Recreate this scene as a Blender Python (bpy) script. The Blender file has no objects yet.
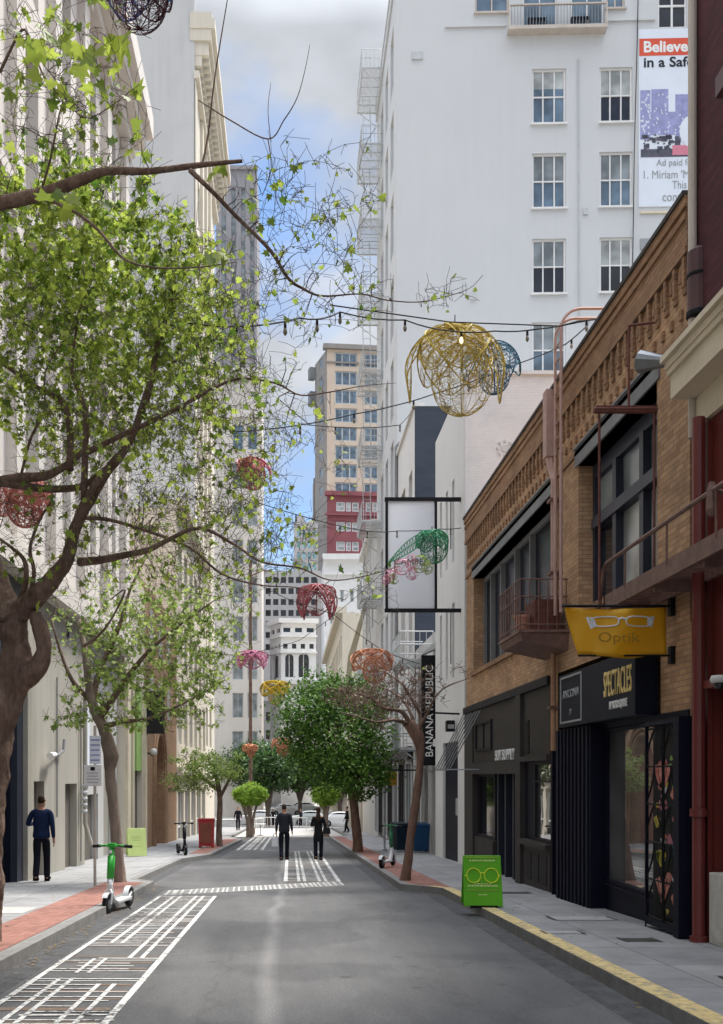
import bpy, bmesh, math, random
from mathutils import Vector, Matrix, Quaternion, noise
rad = math.radians
SC = bpy.context.scene
COL = SC.collection
EYE = 1.64

# ---------------------------------------------------------------- materials
def new_mat(name):
    m = bpy.data.materials.new(name); m.use_nodes = True
    nt = m.node_tree
    return m, nt, nt.nodes, nt.links, nt.nodes['Principled BSDF']

def mat(name, col, rough=.7, var=.12, scale=3.0, bump=.0, bscale=40., metal=0., ior=None, tint=None, stretch=None, emis=None, coat=0., spec=None):
    """principled material; colour wanders between darker / lighter (or a second tint) by world noise"""
    m, nt, N, L, b = new_mat(name)
    tc = N.new('ShaderNodeNewGeometry')
    vec = tc.outputs['Position']
    if stretch:
        mp = N.new('ShaderNodeMapping'); mp.inputs['Scale'].default_value = stretch
        L.new(vec, mp.inputs['Vector']); vec = mp.outputs['Vector']
    n1 = N.new('ShaderNodeTexNoise'); n1.inputs['Scale'].default_value = scale
    n1.inputs['Detail'].default_value = 6; n1.inputs['Roughness'].default_value = .65
    L.new(vec, n1.inputs['Vector'])
    cr = N.new('ShaderNodeValToRGB')
    c = Vector(col)
    lo = c * (1 - var); hi = Vector(tint) if tint else c * (1 + var)
    cr.color_ramp.elements[0].position = .3; cr.color_ramp.elements[1].position = .7
    cr.color_ramp.elements[0].color = (*lo, 1); cr.color_ramp.elements[1].color = (*hi, 1)
    L.new(n1.outputs['Fac'], cr.inputs['Fac']); L.new(cr.outputs['Color'], b.inputs['Base Color'])
    b.inputs['Roughness'].default_value = rough; b.inputs['Metallic'].default_value = metal
    if ior: b.inputs['IOR'].default_value = ior
    b.inputs['Specular IOR Level'].default_value = spec if spec is not None else (.18 if rough >= .5 else .4)
    if coat: b.inputs['Coat Weight'].default_value = coat
    if emis:
        b.inputs['Emission Color'].default_value = (*emis[0], 1); b.inputs['Emission Strength'].default_value = emis[1]
    if bump:
        n2 = N.new('ShaderNodeTexNoise'); n2.inputs['Scale'].default_value = bscale; n2.inputs['Detail'].default_value = 4
        L.new(vec, n2.inputs['Vector'])
        bp = N.new('ShaderNodeBump'); bp.inputs['Strength'].default_value = min(1, bump); bp.inputs['Distance'].default_value = .02 if bump < .9 else .05
        L.new(n2.outputs['Fac'], bp.inputs['Height']); L.new(bp.outputs['Normal'], b.inputs['Normal'])
    return m

def brick_mat(name, c1, c2, mortar, axis='y', bw=.21, bh=.072, rough=.85, flat=False, stain=.35, off=.5, mort=.006):
    """running-bond masonry in world metres; axis = the horizontal world axis the wall runs along ('y','x') or 'g' for ground"""
    m, nt, N, L, b = new_mat(name)
    g = N.new('ShaderNodeNewGeometry'); s = N.new('ShaderNodeSeparateXYZ'); c = N.new('ShaderNodeCombineXYZ')
    L.new(g.outputs['Position'], s.inputs[0])
    if axis == 'g': L.new(s.outputs['Y'], c.inputs['X']); L.new(s.outputs['X'], c.inputs['Y'])
    elif axis == 'y':
        ad = N.new('ShaderNodeMath'); ad.operation = 'ADD'
        L.new(s.outputs['Y'], ad.inputs[0]); L.new(s.outputs['X'], ad.inputs[1])
        L.new(ad.outputs[0], c.inputs['X']); L.new(s.outputs['Z'], c.inputs['Y'])
    else: L.new(s.outputs['X'], c.inputs['X']); L.new(s.outputs['Z'], c.inputs['Y'])
    t = N.new('ShaderNodeTexBrick'); L.new(c.outputs[0], t.inputs['Vector'])
    t.inputs['Scale'].default_value = 1; t.inputs['Brick Width'].default_value = bw; t.inputs['Row Height'].default_value = bh
    t.inputs['Mortar Size'].default_value = mort; t.inputs['Mortar Smooth'].default_value = .2; t.offset = off
    t.inputs['Color1'].default_value = (*c1, 1); t.inputs['Color2'].default_value = (*c2, 1); t.inputs['Mortar'].default_value = (*mortar, 1)
    t.inputs['Bias'].default_value = -.1
    n = N.new('ShaderNodeTexNoise'); n.inputs['Scale'].default_value = 1.1; n.inputs['Detail'].default_value = 8; n.inputs['Roughness'].default_value = .7
    L.new(g.outputs['Position'], n.inputs['Vector'])
    r = N.new('ShaderNodeValToRGB'); r.color_ramp.elements[0].position = .3; r.color_ramp.elements[1].position = .72
    k = 1 - stain
    r.color_ramp.elements[0].color = (k, k, k, 1); r.color_ramp.elements[1].color = (1.15, 1.12, 1.08, 1)
    L.new(n.outputs['Fac'], r.inputs['Fac'])
    mx = N.new('ShaderNodeMixRGB'); mx.blend_type = 'MULTIPLY'; mx.inputs['Fac'].default_value = 1
    L.new(t.outputs['Color'], mx.inputs['Color1']); L.new(r.outputs['Color'], mx.inputs['Color2'])
    L.new(mx.outputs['Color'], b.inputs['Base Color']); b.inputs['Roughness'].default_value = rough; b.inputs['Specular IOR Level'].default_value = .2
    bp = N.new('ShaderNodeBump'); bp.inputs['Strength'].default_value = .6; bp.inputs['Distance'].default_value = .01; bp.invert = True
    L.new(t.outputs['Fac'], bp.inputs['Height']); L.new(bp.outputs['Normal'], b.inputs['Normal'])
    return m

def leaf_mat(name, c1, c2, trans=.5, scale=.9):
    m, nt, N, L, b = new_mat(name)
    g = N.new('ShaderNodeNewGeometry')
    n = N.new('ShaderNodeTexNoise'); n.inputs['Scale'].default_value = scale; n.inputs['Detail'].default_value = 3
    L.new(g.outputs['Position'], n.inputs['Vector'])
    w = N.new('ShaderNodeMath'); w.operation = 'MULTIPLY_ADD'
    L.new(g.outputs['Random Per Island'], w.inputs[0]); w.inputs[1].default_value = .85
    sb = N.new('ShaderNodeMath'); sb.operation = 'SUBTRACT'; L.new(n.outputs['Fac'], sb.inputs[0]); sb.inputs[1].default_value = .35
    L.new(sb.outputs[0], w.inputs[2])
    cr = N.new('ShaderNodeValToRGB'); cr.color_ramp.elements[0].color = (*c1, 1); cr.color_ramp.elements[1].color = (*c2, 1)
    cr.color_ramp.elements[0].position = .1; cr.color_ramp.elements[1].position = .85
    L.new(w.outputs[0], cr.inputs['Fac'])
    L.new(cr.outputs['Color'], b.inputs['Base Color']); b.inputs['Roughness'].default_value = .5
    tr = N.new('ShaderNodeBsdfTranslucent'); mixs = N.new('ShaderNodeMixShader'); mixs.inputs[0].default_value = trans
    L.new(cr.outputs['Color'], tr.inputs['Color'])
    L.new(b.outputs[0], mixs.inputs[1]); L.new(tr.outputs[0], mixs.inputs[2])
    out = N['Material Output']; L.new(mixs.outputs[0], out.inputs['Surface'])
    return m

M = {}
def mk():
    A = M
    A['asphalt'] = asphalt_mat()
    A['sidewalk'] = paving_mat()
    A['kerb_grey'] = mat('granite_kerb', (.24, .235, .225), .85, .2, 6, .3, 60)
    A['kerb_yellow'] = kerb_paint()
    A['ground'] = mat('ground', (.14, .135, .125), .95, .2, .4)
    A['brick_pave'] = brick_mat('brick_paving', (.38, .19, .155), (.29, .14, .115), (.22, .16, .135), 'g', .2, .1, .9, stain=.3)
    A['plaza'] = mat('pale_paving', (.48, .46, .43), .9, .15, .8)
    A['road_white'] = worn_paint('road_paint_white', (.66, .65, .62), .50)
    A['road_brown'] = worn_paint('road_paint_brown', (.21, .155, .12), .46)
    A['brick_tan'] = brick_mat('tan_brick', (.55, .35, .205), (.37, .22, .13), (.27, .20, .145), 'y', stain=.3)
    A['brick_tan_dk'] = brick_mat('weathered_tan_brick', (.38, .225, .13), (.28, .16, .09), (.19, .13, .09), 'y', stain=.35)
    A['brick_purple'] = brick_mat('purple_brick', (.10, .030, .035), (.07, .022, .028), (.045, .025, .03), 'y', stain=.3)
    A['brick_brown'] = brick_mat('brown_brick', (.40, .25, .15), (.33, .20, .12), (.26, .2, .15), 'y', stain=.25)
    A['maroon'] = mat('maroon_paint', (.135, .028, .022), .5, .15, 2, .05)
    A['maroon_pipe'] = mat('maroon_pipe_paint', (.17, .035, .03), .4, .12, 4)
    A['purple_metal'] = mat('purple_brown_metal', (.085, .04, .04), .45, .15, 3)
    A['cream'] = mat('cream_stone_paint', (.66, .58, .44), .7, .1, 1.5, .05)
    A['cream_pipe'] = mat('cream_pipe', (.52, .46, .40), .5, .1, 3)
    A['iron_red'] = mat('red_oxide_iron', (.15, .06, .05), .6, .3, 9)
    A['iron_brown'] = mat('brown_iron', (.19, .115, .095), .6, .3, 7)
    A['pink_pipe'] = mat('dusty_pink_pipe', (.46, .30, .26), .55, .15, 4)
    A['copper_pipe'] = mat('tan_pipe', (.44, .25, .15), .5, .15, 4)
    A['lintel'] = mat('grey_steel_lintel', (.21, .215, .22), .6, .15, 3)
    A['navy'] = mat('navy_paint', (.0035, .0045, .016), .6, .15, 3)
    A['navy_frame'] = mat('navy_frame', (.022, .027, .045), .45, .15, 3)
    A['charcoal'] = mat('charcoal_paint', (.052, .046, .043), .65, .12, 2)
    A['charcoal_dk'] = mat('dark_charcoal_paint', (.022, .020, .024), .6, .12, 2)
    A['black'] = mat('black_metal', (.010, .010, .012), .55, .2, 5)
    A['black_soft'] = mat('black_rubber', (.015, .015, .016), .8, .2, 8)
    A['grey_metal'] = mat('grey_metal', (.22, .23, .24), .4, .1, 4, metal=.6)
    A['glass_dark'] = glass('dark_glass', (.012, .015, .022), .06, 1.6)
    A['glass_shop'] = glass('shop_glass', (.36, .36, .36), .01, 1.6)
    A['glass_night'] = mat('dark_interior_glass', (.006, .008, .02), .25, .3, 1, spec=.25)
    A['glass_blue'] = glass('sky_glass', (.10, .15, .20), .12, 1.7)
    A['glass_grey'] = glass('grey_glass', (.20, .225, .235), .2, 1.6)
    A['glass_pale'] = glass('pale_curtained_glass', (.36, .38, .37), .25, 1.5)
    A['white_wall'] = streak_wall('white_render', (.585, .59, .587), (.565, .571, .57))
    A['white_brick'] = brick_mat('white_painted_brick', (.64, .65, .665), (.62, .63, .645), (.59, .60, .615), 'x', stain=.06)
    A['white_street'] = streak_wall('white_street_front', (.70, .69, .665), (.65, .64, .615))
    A['white_paint'] = mat('white_paint', (.72, .71, .69), .5, .06, 3)
    A['white_iron'] = mat('pale_grey_iron', (.50, .51, .51), .6, .12, 3)
    A['slate_wall'] = mat('slate_blue_wall', (.052, .062, .082), .75, .15, .7, stretch=(1, 1, 3))
    A['stone_pale'] = streak_wall('pale_stone', (.66, .61, .555), (.61, .565, .515))
    A['stone_cream'] = streak_wall('cream_stone', (.65, .59, .485), (.585, .53, .44))
    A['stone_grey'] = streak_wall('blank_grey_render', (.54, .53, .51), (.49, .48, .47))
    A['tower_grey'] = streak_wall('dark_grey_stone', (.34, .325, .335), (.27, .26, .275))
    A['beige_wall'] = streak_wall('beige_grey_render', (.40, .375, .325), (.33, .31, .27))
    A['beige_dark'] = mat('brown_grey_panel', (.14, .125, .11), .6, .15, 2)
    A['green_panel'] = mat('light_green_panel', (.33, .50, .16), .6, .1, 2)
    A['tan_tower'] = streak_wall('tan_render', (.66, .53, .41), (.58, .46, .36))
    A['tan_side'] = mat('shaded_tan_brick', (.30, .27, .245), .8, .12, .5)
    A['red_tower'] = streak_wall('dark_red_render', (.31, .105, .115), (.26, .09, .10))
    A['white_stone'] = mat('white_stone', (.72, .71, .69), .75, .06, .6)
    A['far_grey'] = mat('far_grey_concrete', (.44, .42, .40), .8, .08, .3)
    A['teal_glass'] = glass('teal_glass', (.22, .38, .40), .2, 1.5)
    A['bark'] = mat('bark', (.19, .12, .085), .9, .45, 7, 1., 26, tint=(.30, .21, .165), stretch=(1, 1, .45))
    A['bark_dark'] = mat('dark_bark', (.12, .092, .075), .9, .4, 8, .5, 30)
    A['bark_pale'] = mat('pale_bark', (.28, .22, .18), .9, .35, 6, .6, 30, stretch=(1, 1, .4))
    A['bark_red'] = mat('reddish_bark', (.20, .12, .09), .9, .35, 7, .6, 30, stretch=(1, 1, .4))
    A['leaf_spring'] = leaf_mat('spring_leaf', (.085, .17, .022), (.44, .53, .09), .55)
    A['leaf_far'] = leaf_mat('shaded_tree_leaf', (.015, .045, .012), (.07, .15, .03), .25)
    A['leaf_mid'] = leaf_mat('mid_green_leaf', (.12, .21, .045), (.45, .56, .15), .6)
    A['leaf_dark'] = leaf_mat('dark_green_leaf', (.022, .075, .012), (.15, .29, .04), .35)
    A['leaf_topiary'] = leaf_mat('topiary_leaf', (.16, .30, .03), (.42, .60, .08), .35, 2)
    A['yellow_banner'] = leaf_mat('yellow_fabric', (.80, .46, .015), (.86, .54, .03), .45, 1.2)
    A['navy_sign'] = mat('navy_sign_face', (.005, .008, .020), .6, .1, 2)
    A['gold_letter'] = mat('gold_lettering', (.74, .56, .22), .5, .05, 2)
    A['white_letter'] = mat('white_lettering', (.78, .78, .76), .5, .04, 2)
    A['grey_letter'] = mat('grey_lettering', (.32, .33, .34), .5, .04, 2)
    A['brown_letter'] = mat('brown_lettering', (.36, .21, .03), .6, .04, 2)
    A['black_letter'] = mat('black_lettering', (.02, .022, .03), .6, .04, 2)
    A['sign_green'] = mat('bright_green_board', (.12, .42, .02), .5, .06, 3)
    A['sign_lime'] = mat('pale_lime_board', (.58, .70, .26), .6, .05, 3)
    A['lime_yellow'] = mat('lime_yellow_print', (.70, .80, .05), .5, .04, 3)
    A['orange_red'] = mat('banner_red', (.66, .10, .055), .7, .05, 2)
    A['banner_pale'] = mat('banner_pale', (.70, .74, .80), .7, .04, .7)
    A['banner_blue'] = mat('banner_blue_violet', (.30, .31, .52), .7, .2, 3)
    A['banner_dark'] = mat('banner_dark_grey', (.10, .10, .13), .7, .3, 3)
    A['scooter_green'] = mat('scooter_green', (.04, .40, .05), .4, .08, 5)
    A['scooter_teal'] = mat('scooter_dark_green', (.03, .16, .07), .4, .08, 5)
    A['scooter_white'] = mat('scooter_white', (.72, .73, .73), .35, .05, 5)
    A['planter_red'] = mat('planter_red', (.42, .03, .035), .45, .08, 5)
    A['bin_blue'] = mat('bin_blue', (.02, .07, .16), .5, .1, 5)
    A['bin_navy'] = mat('bin_dark_blue', (.015, .03, .05), .5, .1, 5)
    A['skin'] = mat('skin', (.42, .24, .16), .6, .06, 8)
    A['hair'] = mat('dark_hair', (.03, .018, .012), .7, .3, 30)
    A['cloth_navy'] = mat('navy_shirt', (.010, .020, .060), .85, .15, 8, .3, 12)
    A['cloth_dark'] = mat('black_trousers', (.008, .009, .016), .9, .2, 8, .3, 12)
    A['cloth_grey'] = mat('dark_plaid_jacket', (.022, .025, .034), .9, .4, 14, .3, 12)
    A['cloth_black'] = mat('black_coat', (.012, .012, .014), .9, .2, 8, .3, 12)
    A['scarf'] = mat('olive_scarf', (.16, .13, .08), .9, .2, 8)
    A['bag_white'] = mat('white_bag', (.66, .66, .68), .6, .05, 8)
    A['car_white'] = mat('white_car_paint', (.68, .69, .70), .3, .03, 2, coat=.5)
    A['car_silver'] = mat('silver_car_paint', (.42, .45, .44), .3, .03, 2, coat=.5)
    A['wire_gold'] = mat('gold_wire', (.46, .33, .04), .5, .3, 9, tint=(.70, .54, .12))
    A['wire_blue'] = mat('blue_wire', (.05, .16, .24), .45, .2, 9)
    A['wire_red'] = mat('red_wire', (.36, .10, .11), .5, .2, 9)
    A['wire_pink'] = mat('pink_wire', (.60, .22, .32), .5, .2, 9)
    A['wire_salmon'] = mat('salmon_wire', (.56, .20, .16), .5, .2, 9)
    A['wire_orange'] = mat('orange_wire', (.55, .24, .13), .5, .2, 9)
    A['wire_yellow'] = mat('yellow_wire', (.64, .44, .04), .5, .2, 9)
    A['wire_green'] = mat('green_wire', (.05, .26, .13), .5, .2, 9)
    A['wire_dark'] = mat('dark_maroon_wire', (.10, .025, .04), .5, .2, 9)
    A['wire_bluebright'] = mat('bright_blue_wire', (.10, .22, .60), .5, .2, 9)
    A['bead_pink'] = mat('pink_beads', (.60, .25, .33), .4, .2, 9)
    A['bead_green'] = mat('lime_beads', (.32, .42, .08), .4, .2, 9)
    A['panel_white'] = leaf_mat('translucent_white_panel', (.82, .83, .86), (.86, .87, .90), .6, .3)
    A['bulb'] = mat('glass_bulb', (.22, .19, .14), .15, .03, 9)
    A['bulb_lit'] = mat('lit_bulb', (.9, .75, .4), .3, .03, 9, emis=((1., .75, .35), 1.3))
    A['red_fan'] = mat('red_petal_print', (.72, .10, .08), .5, .3, 12, tint=(.85, .45, .36))
    A['pink_print'] = mat('pink_print', (.62, .22, .28), .5, .2, 12)
    A['yellow_print'] = mat('yellow_print', (.62, .50, .08), .5, .2, 12)
    A['teal_print'] = mat('teal_print', (.04, .28, .38), .5, .2, 12)
    A['cabinet'] = mat('chipped_cream_cabinet', (.58, .56, .50), .6, .15, 7, tint=(.66, .64, .58))
    A['orange_sign'] = mat('orange_yellow_sign', (.66, .34, .03), .5, .04, 5)
    A['banner_brick'] = mat('brick_red_banner', (.24, .085, .06), .7, .1, 3)
    A['litter'] = mat('dry_leaf', (.22, .15, .07), .9, .4, 30)
    A['asphalt_patch'] = mat('asphalt_patch', (.095, .095, .097), .85, .3, 5, .6, 90)
    A['hatch'] = mat('dark_metal_hatch', (.07, .065, .06), .6, .2, 9)
    A['hatch_pale'] = mat('pale_metal_hatch', (.40, .40, .39), .5, .1, 9)
    A['terracotta'] = mat('pink_terracotta', (.52, .26, .20), .7, .1, 9)

def worn_paint(name, col, thr):
    """road paint, chipped through to the asphalt in irregular flakes and scuffed grey"""
    m, nt, N, L, b = new_mat(name)
    g = N.new('ShaderNodeNewGeometry'); n = N.new('ShaderNodeTexNoise'); n.inputs['Scale'].default_value = 15; n.inputs['Detail'].default_value = 9; n.inputs['Roughness'].default_value = .7; L.new(g.outputs['Position'], n.inputs['Vector'])
    n2 = N.new('ShaderNodeTexNoise'); n2.inputs['Scale'].default_value = .9; n2.inputs['Detail'].default_value = 4; L.new(g.outputs['Position'], n2.inputs['Vector'])
    ad = N.new('ShaderNodeMath'); ad.operation = 'MULTIPLY_ADD'; L.new(n2.outputs['Fac'], ad.inputs[0]); ad.inputs[1].default_value = .55; L.new(n.outputs['Fac'], ad.inputs[2])
    cr = N.new('ShaderNodeValToRGB'); e = cr.color_ramp.elements; c = Vector(col)
    e[0].position = thr+.16; e[0].color = (.12, .12, .118, 1); e[1].position = thr+.21; e[1].color = (*(c*.72), 1); x = e.new(thr+.34); x.color = (*c, 1)
    L.new(ad.outputs[0], cr.inputs['Fac']); L.new(cr.outputs[0], b.inputs['Base Color']); b.inputs['Roughness'].default_value = .8; b.inputs['Specular IOR Level'].default_value = .2
    return m

def glass(name, col, rough, ior):
    m, nt, N, L, b = new_mat(name)
    g = N.new('ShaderNodeNewGeometry'); n = N.new('ShaderNodeTexNoise'); n.inputs['Scale'].default_value = .9
    L.new(g.outputs['Position'], n.inputs['Vector'])
    cr = N.new('ShaderNodeValToRGB'); c = Vector(col)
    cr.color_ramp.elements[0].position = .35; cr.color_ramp.elements[1].position = .65
    cr.color_ramp.elements[0].color = (*(c * .6), 1); cr.color_ramp.elements[1].color = (*(c * 1.5), 1)
    L.new(n.outputs['Fac'], cr.inputs['Fac']); L.new(cr.outputs['Color'], b.inputs['Base Color'])
    b.inputs['Roughness'].default_value = rough; b.inputs['IOR'].default_value = ior
    if name == 'shop_glass': b.inputs['Metallic'].default_value = .75
    bp = N.new('ShaderNodeBump'); bp.inputs['Strength'].default_value = .08; bp.inputs['Distance'].default_value = .02
    L.new(n.outputs['Fac'], bp.inputs['Height']); L.new(bp.outputs['Normal'], b.inputs['Normal'])
    return m

def streak_wall(name, c1, c2):
    """painted / stone wall with faint blotches and long vertical rain streaks"""
    m, nt, N, L, b = new_mat(name)
    g = N.new('ShaderNodeNewGeometry')
    n = N.new('ShaderNodeTexNoise'); n.inputs['Scale'].default_value = .35; n.inputs['Detail'].default_value = 8; n.inputs['Roughness'].default_value = .6
    L.new(g.outputs['Position'], n.inputs['Vector'])
    mp = N.new('ShaderNodeMapping'); mp.inputs['Scale'].default_value = (2.2, 2.2, .12); L.new(g.outputs['Position'], mp.inputs['Vector'])
    n2 = N.new('ShaderNodeTexNoise'); n2.inputs['Scale'].default_value = 1.6; n2.inputs['Detail'].default_value = 5; L.new(mp.outputs[0], n2.inputs['Vector'])
    ad = N.new('ShaderNodeMath'); ad.operation = 'MULTIPLY_ADD'; L.new(n.outputs['Fac'], ad.inputs[0]); ad.inputs[1].default_value = .6
    ml = N.new('ShaderNodeMath'); ml.operation = 'MULTIPLY'; L.new(n2.outputs['Fac'], ml.inputs[0]); ml.inputs[1].default_value = .4
    L.new(ml.outputs[0], ad.inputs[2])
    cr = N.new('ShaderNodeValToRGB'); cr.color_ramp.elements[0].position = .38; cr.color_ramp.elements[1].position = .58
    cr.color_ramp.elements[0].color = (*c2, 1); cr.color_ramp.elements[1].color = (*c1, 1)
    L.new(ad.outputs[0], cr.inputs['Fac']); L.new(cr.outputs['Color'], b.inputs['Base Color'])
    b.inputs['Roughness'].default_value = .85; b.inputs['Specular IOR Level'].default_value = .2
    n3 = N.new('ShaderNodeTexNoise'); n3.inputs['Scale'].default_value = 14; L.new(g.outputs['Position'], n3.inputs['Vector'])
    bp = N.new('ShaderNodeBump'); bp.inputs['Strength'].default_value = .15; bp.inputs['Distance'].default_value = .01
    L.new(n3.outputs['Fac'], bp.inputs['Height']); L.new(bp.outputs['Normal'], b.inputs['Normal'])
    return m

def asphalt_mat():
    m, nt, N, L, b = new_mat('asphalt')
    g = N.new('ShaderNodeNewGeometry')
    n1 = N.new('ShaderNodeTexNoise'); n1.inputs['Scale'].default_value = 90; n1.inputs['Detail'].default_value = 3
    L.new(g.outputs['Position'], n1.inputs['Vector'])
    mp = N.new('ShaderNodeMapping'); mp.inputs['Scale'].default_value = (1.3, .22, 1); L.new(g.outputs['Position'], mp.inputs['Vector'])
    n2 = N.new('ShaderNodeTexNoise'); n2.inputs['Scale'].default_value = 1.1; n2.inputs['Detail'].default_value = 9; n2.inputs['Roughness'].default_value = .72
    L.new(mp.outputs[0], n2.inputs['Vector'])
    c2 = N.new('ShaderNodeValToRGB'); e = c2.color_ramp.elements
    e[0].position = .28; e[0].color = (.085, .085, .088, 1); e[1].position = .74; e[1].color = (.165, .163, .16, 1)
    L.new(n2.outputs['Fac'], c2.inputs['Fac'])
    c1 = N.new('ShaderNodeValToRGB'); c1.color_ramp.elements[0].position = .3; c1.color_ramp.elements[0].color = (.72, .72, .72, 1)
    c1.color_ramp.elements[1].position = .75; c1.color_ramp.elements[1].color = (1.25, 1.25, 1.25, 1); L.new(n1.outputs['Fac'], c1.inputs['Fac'])
    mx = N.new('ShaderNodeMixRGB'); mx.blend_type = 'MULTIPLY'; mx.inputs[0].default_value = 1
    L.new(c2.outputs[0], mx.inputs[1]); L.new(c1.outputs[0], mx.inputs[2])
    # cracks: thin voronoi edges, only here and there
    mp2 = N.new('ShaderNodeMapping'); mp2.inputs['Scale'].default_value = (.5, .3, 1); L.new(g.outputs['Position'], mp2.inputs['Vector'])
    dn = N.new('ShaderNodeTexNoise'); dn.inputs['Scale'].default_value = 1.7; dn.inputs['Detail'].default_value = 5; L.new(g.outputs['Position'], dn.inputs['Vector'])
    vm = N.new('ShaderNodeMixRGB'); vm.inputs[0].default_value = .25; L.new(mp2.outputs[0], vm.inputs[1]); L.new(dn.outputs['Color'], vm.inputs[2])
    v = N.new('ShaderNodeTexVoronoi'); v.feature = 'DISTANCE_TO_EDGE'; v.inputs['Scale'].default_value = 1.1; L.new(vm.outputs[0], v.inputs['Vector'])
    cc = N.new('ShaderNodeValToRGB'); cc.color_ramp.elements[0].position = .0; cc.color_ramp.elements[0].color = (.80, .80, .80, 1)
    cc.color_ramp.elements[1].position = .010; cc.color_ramp.elements[1].color = (1, 1, 1, 1); L.new(v.outputs['Distance'], cc.inputs['Fac'])
    m2 = N.new('ShaderNodeMixRGB'); m2.blend_type = 'MULTIPLY'; m2.inputs[0].default_value = .8
    L.new(mx.outputs[0], m2.inputs[1]); L.new(cc.outputs[0], m2.inputs[2])
    # worn paler strip where wheels have dusted the middle (a wandering scar along the lane)
    sp = N.new('ShaderNodeSeparateXYZ'); L.new(g.outputs['Position'], sp.inputs[0])
    wn = N.new('ShaderNodeTexNoise'); wn.noise_dimensions = '1D'; wn.inputs['Scale'].default_value = .22; L.new(sp.outputs['Y'], wn.inputs['W'])
    a1 = N.new('ShaderNodeMath'); a1.operation = 'MULTIPLY_ADD'; L.new(wn.outputs['Fac'], a1.inputs[0]); a1.inputs[1].default_value = -.55; L.new(sp.outputs['X'], a1.inputs[2])
    a2 = N.new('ShaderNodeMath'); a2.operation = 'ADD'; L.new(a1.outputs[0], a2.inputs[0]); a2.inputs[1].default_value = .48
    a3 = N.new('ShaderNodeMath'); a3.operation = 'ABSOLUTE'; L.new(a2.outputs[0], a3.inputs[0])
    c3 = N.new('ShaderNodeValToRGB'); c3.color_ramp.elements[0].position = .02; c3.color_ramp.elements[0].color = (1, 1, 1, 1)
    c3.color_ramp.elements[1].position = .13; c3.color_ramp.elements[1].color = (0, 0, 0, 1); L.new(a3.outputs[0], c3.inputs['Fac'])
    ms = N.new('ShaderNodeMath'); ms.operation = 'MULTIPLY'; L.new(c3.outputs[0], ms.inputs[0]); L.new(n2.outputs['Fac'], ms.inputs[1])
    m3 = N.new('ShaderNodeMixRGB'); L.new(ms.outputs[0], m3.inputs[0]); L.new(m2.outputs[0], m3.inputs[1]); m3.inputs[2].default_value = (.25, .245, .24, 1)
    # oil drips and tyre-dark blotches, aggregate sparkle
    v2 = N.new('ShaderNodeTexVoronoi'); v2.inputs['Scale'].default_value = 1.9; v2.inputs['Randomness'].default_value = 1; L.new(g.outputs['Position'], v2.inputs['Vector'])
    wob = N.new('ShaderNodeMath'); wob.operation = 'MULTIPLY_ADD'; L.new(dn.outputs['Fac'], wob.inputs[0]); wob.inputs[1].default_value = .25; L.new(v2.outputs['Distance'], wob.inputs[2])
    c4 = N.new('ShaderNodeValToRGB'); c4.color_ramp.elements[0].position = .15; c4.color_ramp.elements[0].color = (.55, .55, .56, 1); c4.color_ramp.elements[1].position = .27; c4.color_ramp.elements[1].color = (1, 1, 1, 1); L.new(wob.outputs[0], c4.inputs['Fac'])
    v3 = N.new('ShaderNodeTexVoronoi'); v3.inputs['Scale'].default_value = 38; L.new(g.outputs['Position'], v3.inputs['Vector'])
    c5 = N.new('ShaderNodeValToRGB'); c5.color_ramp.elements[0].position = .10; c5.color_ramp.elements[0].color = (1.45, 1.43, 1.4, 1); c5.color_ramp.elements[1].position = .30; c5.color_ramp.elements[1].color = (.92, .92, .92, 1); L.new(v3.outputs['Distance'], c5.inputs['Fac'])
    n7 = N.new('ShaderNodeTexNoise'); n7.inputs['Scale'].default_value = .42; n7.inputs['Detail'].default_value = 2; L.new(g.outputs['Position'], n7.inputs['Vector'])
    c7 = N.new('ShaderNodeValToRGB'); c7.color_ramp.elements[0].position = .44; c7.color_ramp.elements[0].color = (.84, .84, .85, 1); c7.color_ramp.elements[1].position = .50; c7.color_ramp.elements[1].color = (1.06, 1.06, 1.05, 1); L.new(n7.outputs['Fac'], c7.inputs['Fac'])
    src = m3.outputs[0]
    for cc_ in (c4, c5, c7):
        q = N.new('ShaderNodeMixRGB'); q.blend_type = 'MULTIPLY'; q.inputs[0].default_value = .9; L.new(src, q.inputs[1]); L.new(cc_.outputs[0], q.inputs[2]); src = q.outputs[0]
    L.new(src, b.inputs['Base Color']); b.inputs['Specular IOR Level'].default_value = .3
    rr = N.new('ShaderNodeMapRange'); rr.inputs['To Min'].default_value = .62; rr.inputs['To Max'].default_value = .88; L.new(n2.outputs['Fac'], rr.inputs['Value'])
    L.new(rr.outputs[0], b.inputs['Roughness'])
    bp = N.new('ShaderNodeBump'); bp.inputs['Strength'].default_value = .5; bp.inputs['Distance'].default_value = .01
    L.new(n1.outputs['Fac'], bp.inputs['Height']); L.new(bp.outputs['Normal'], b.inputs['Normal'])
    return m

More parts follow.
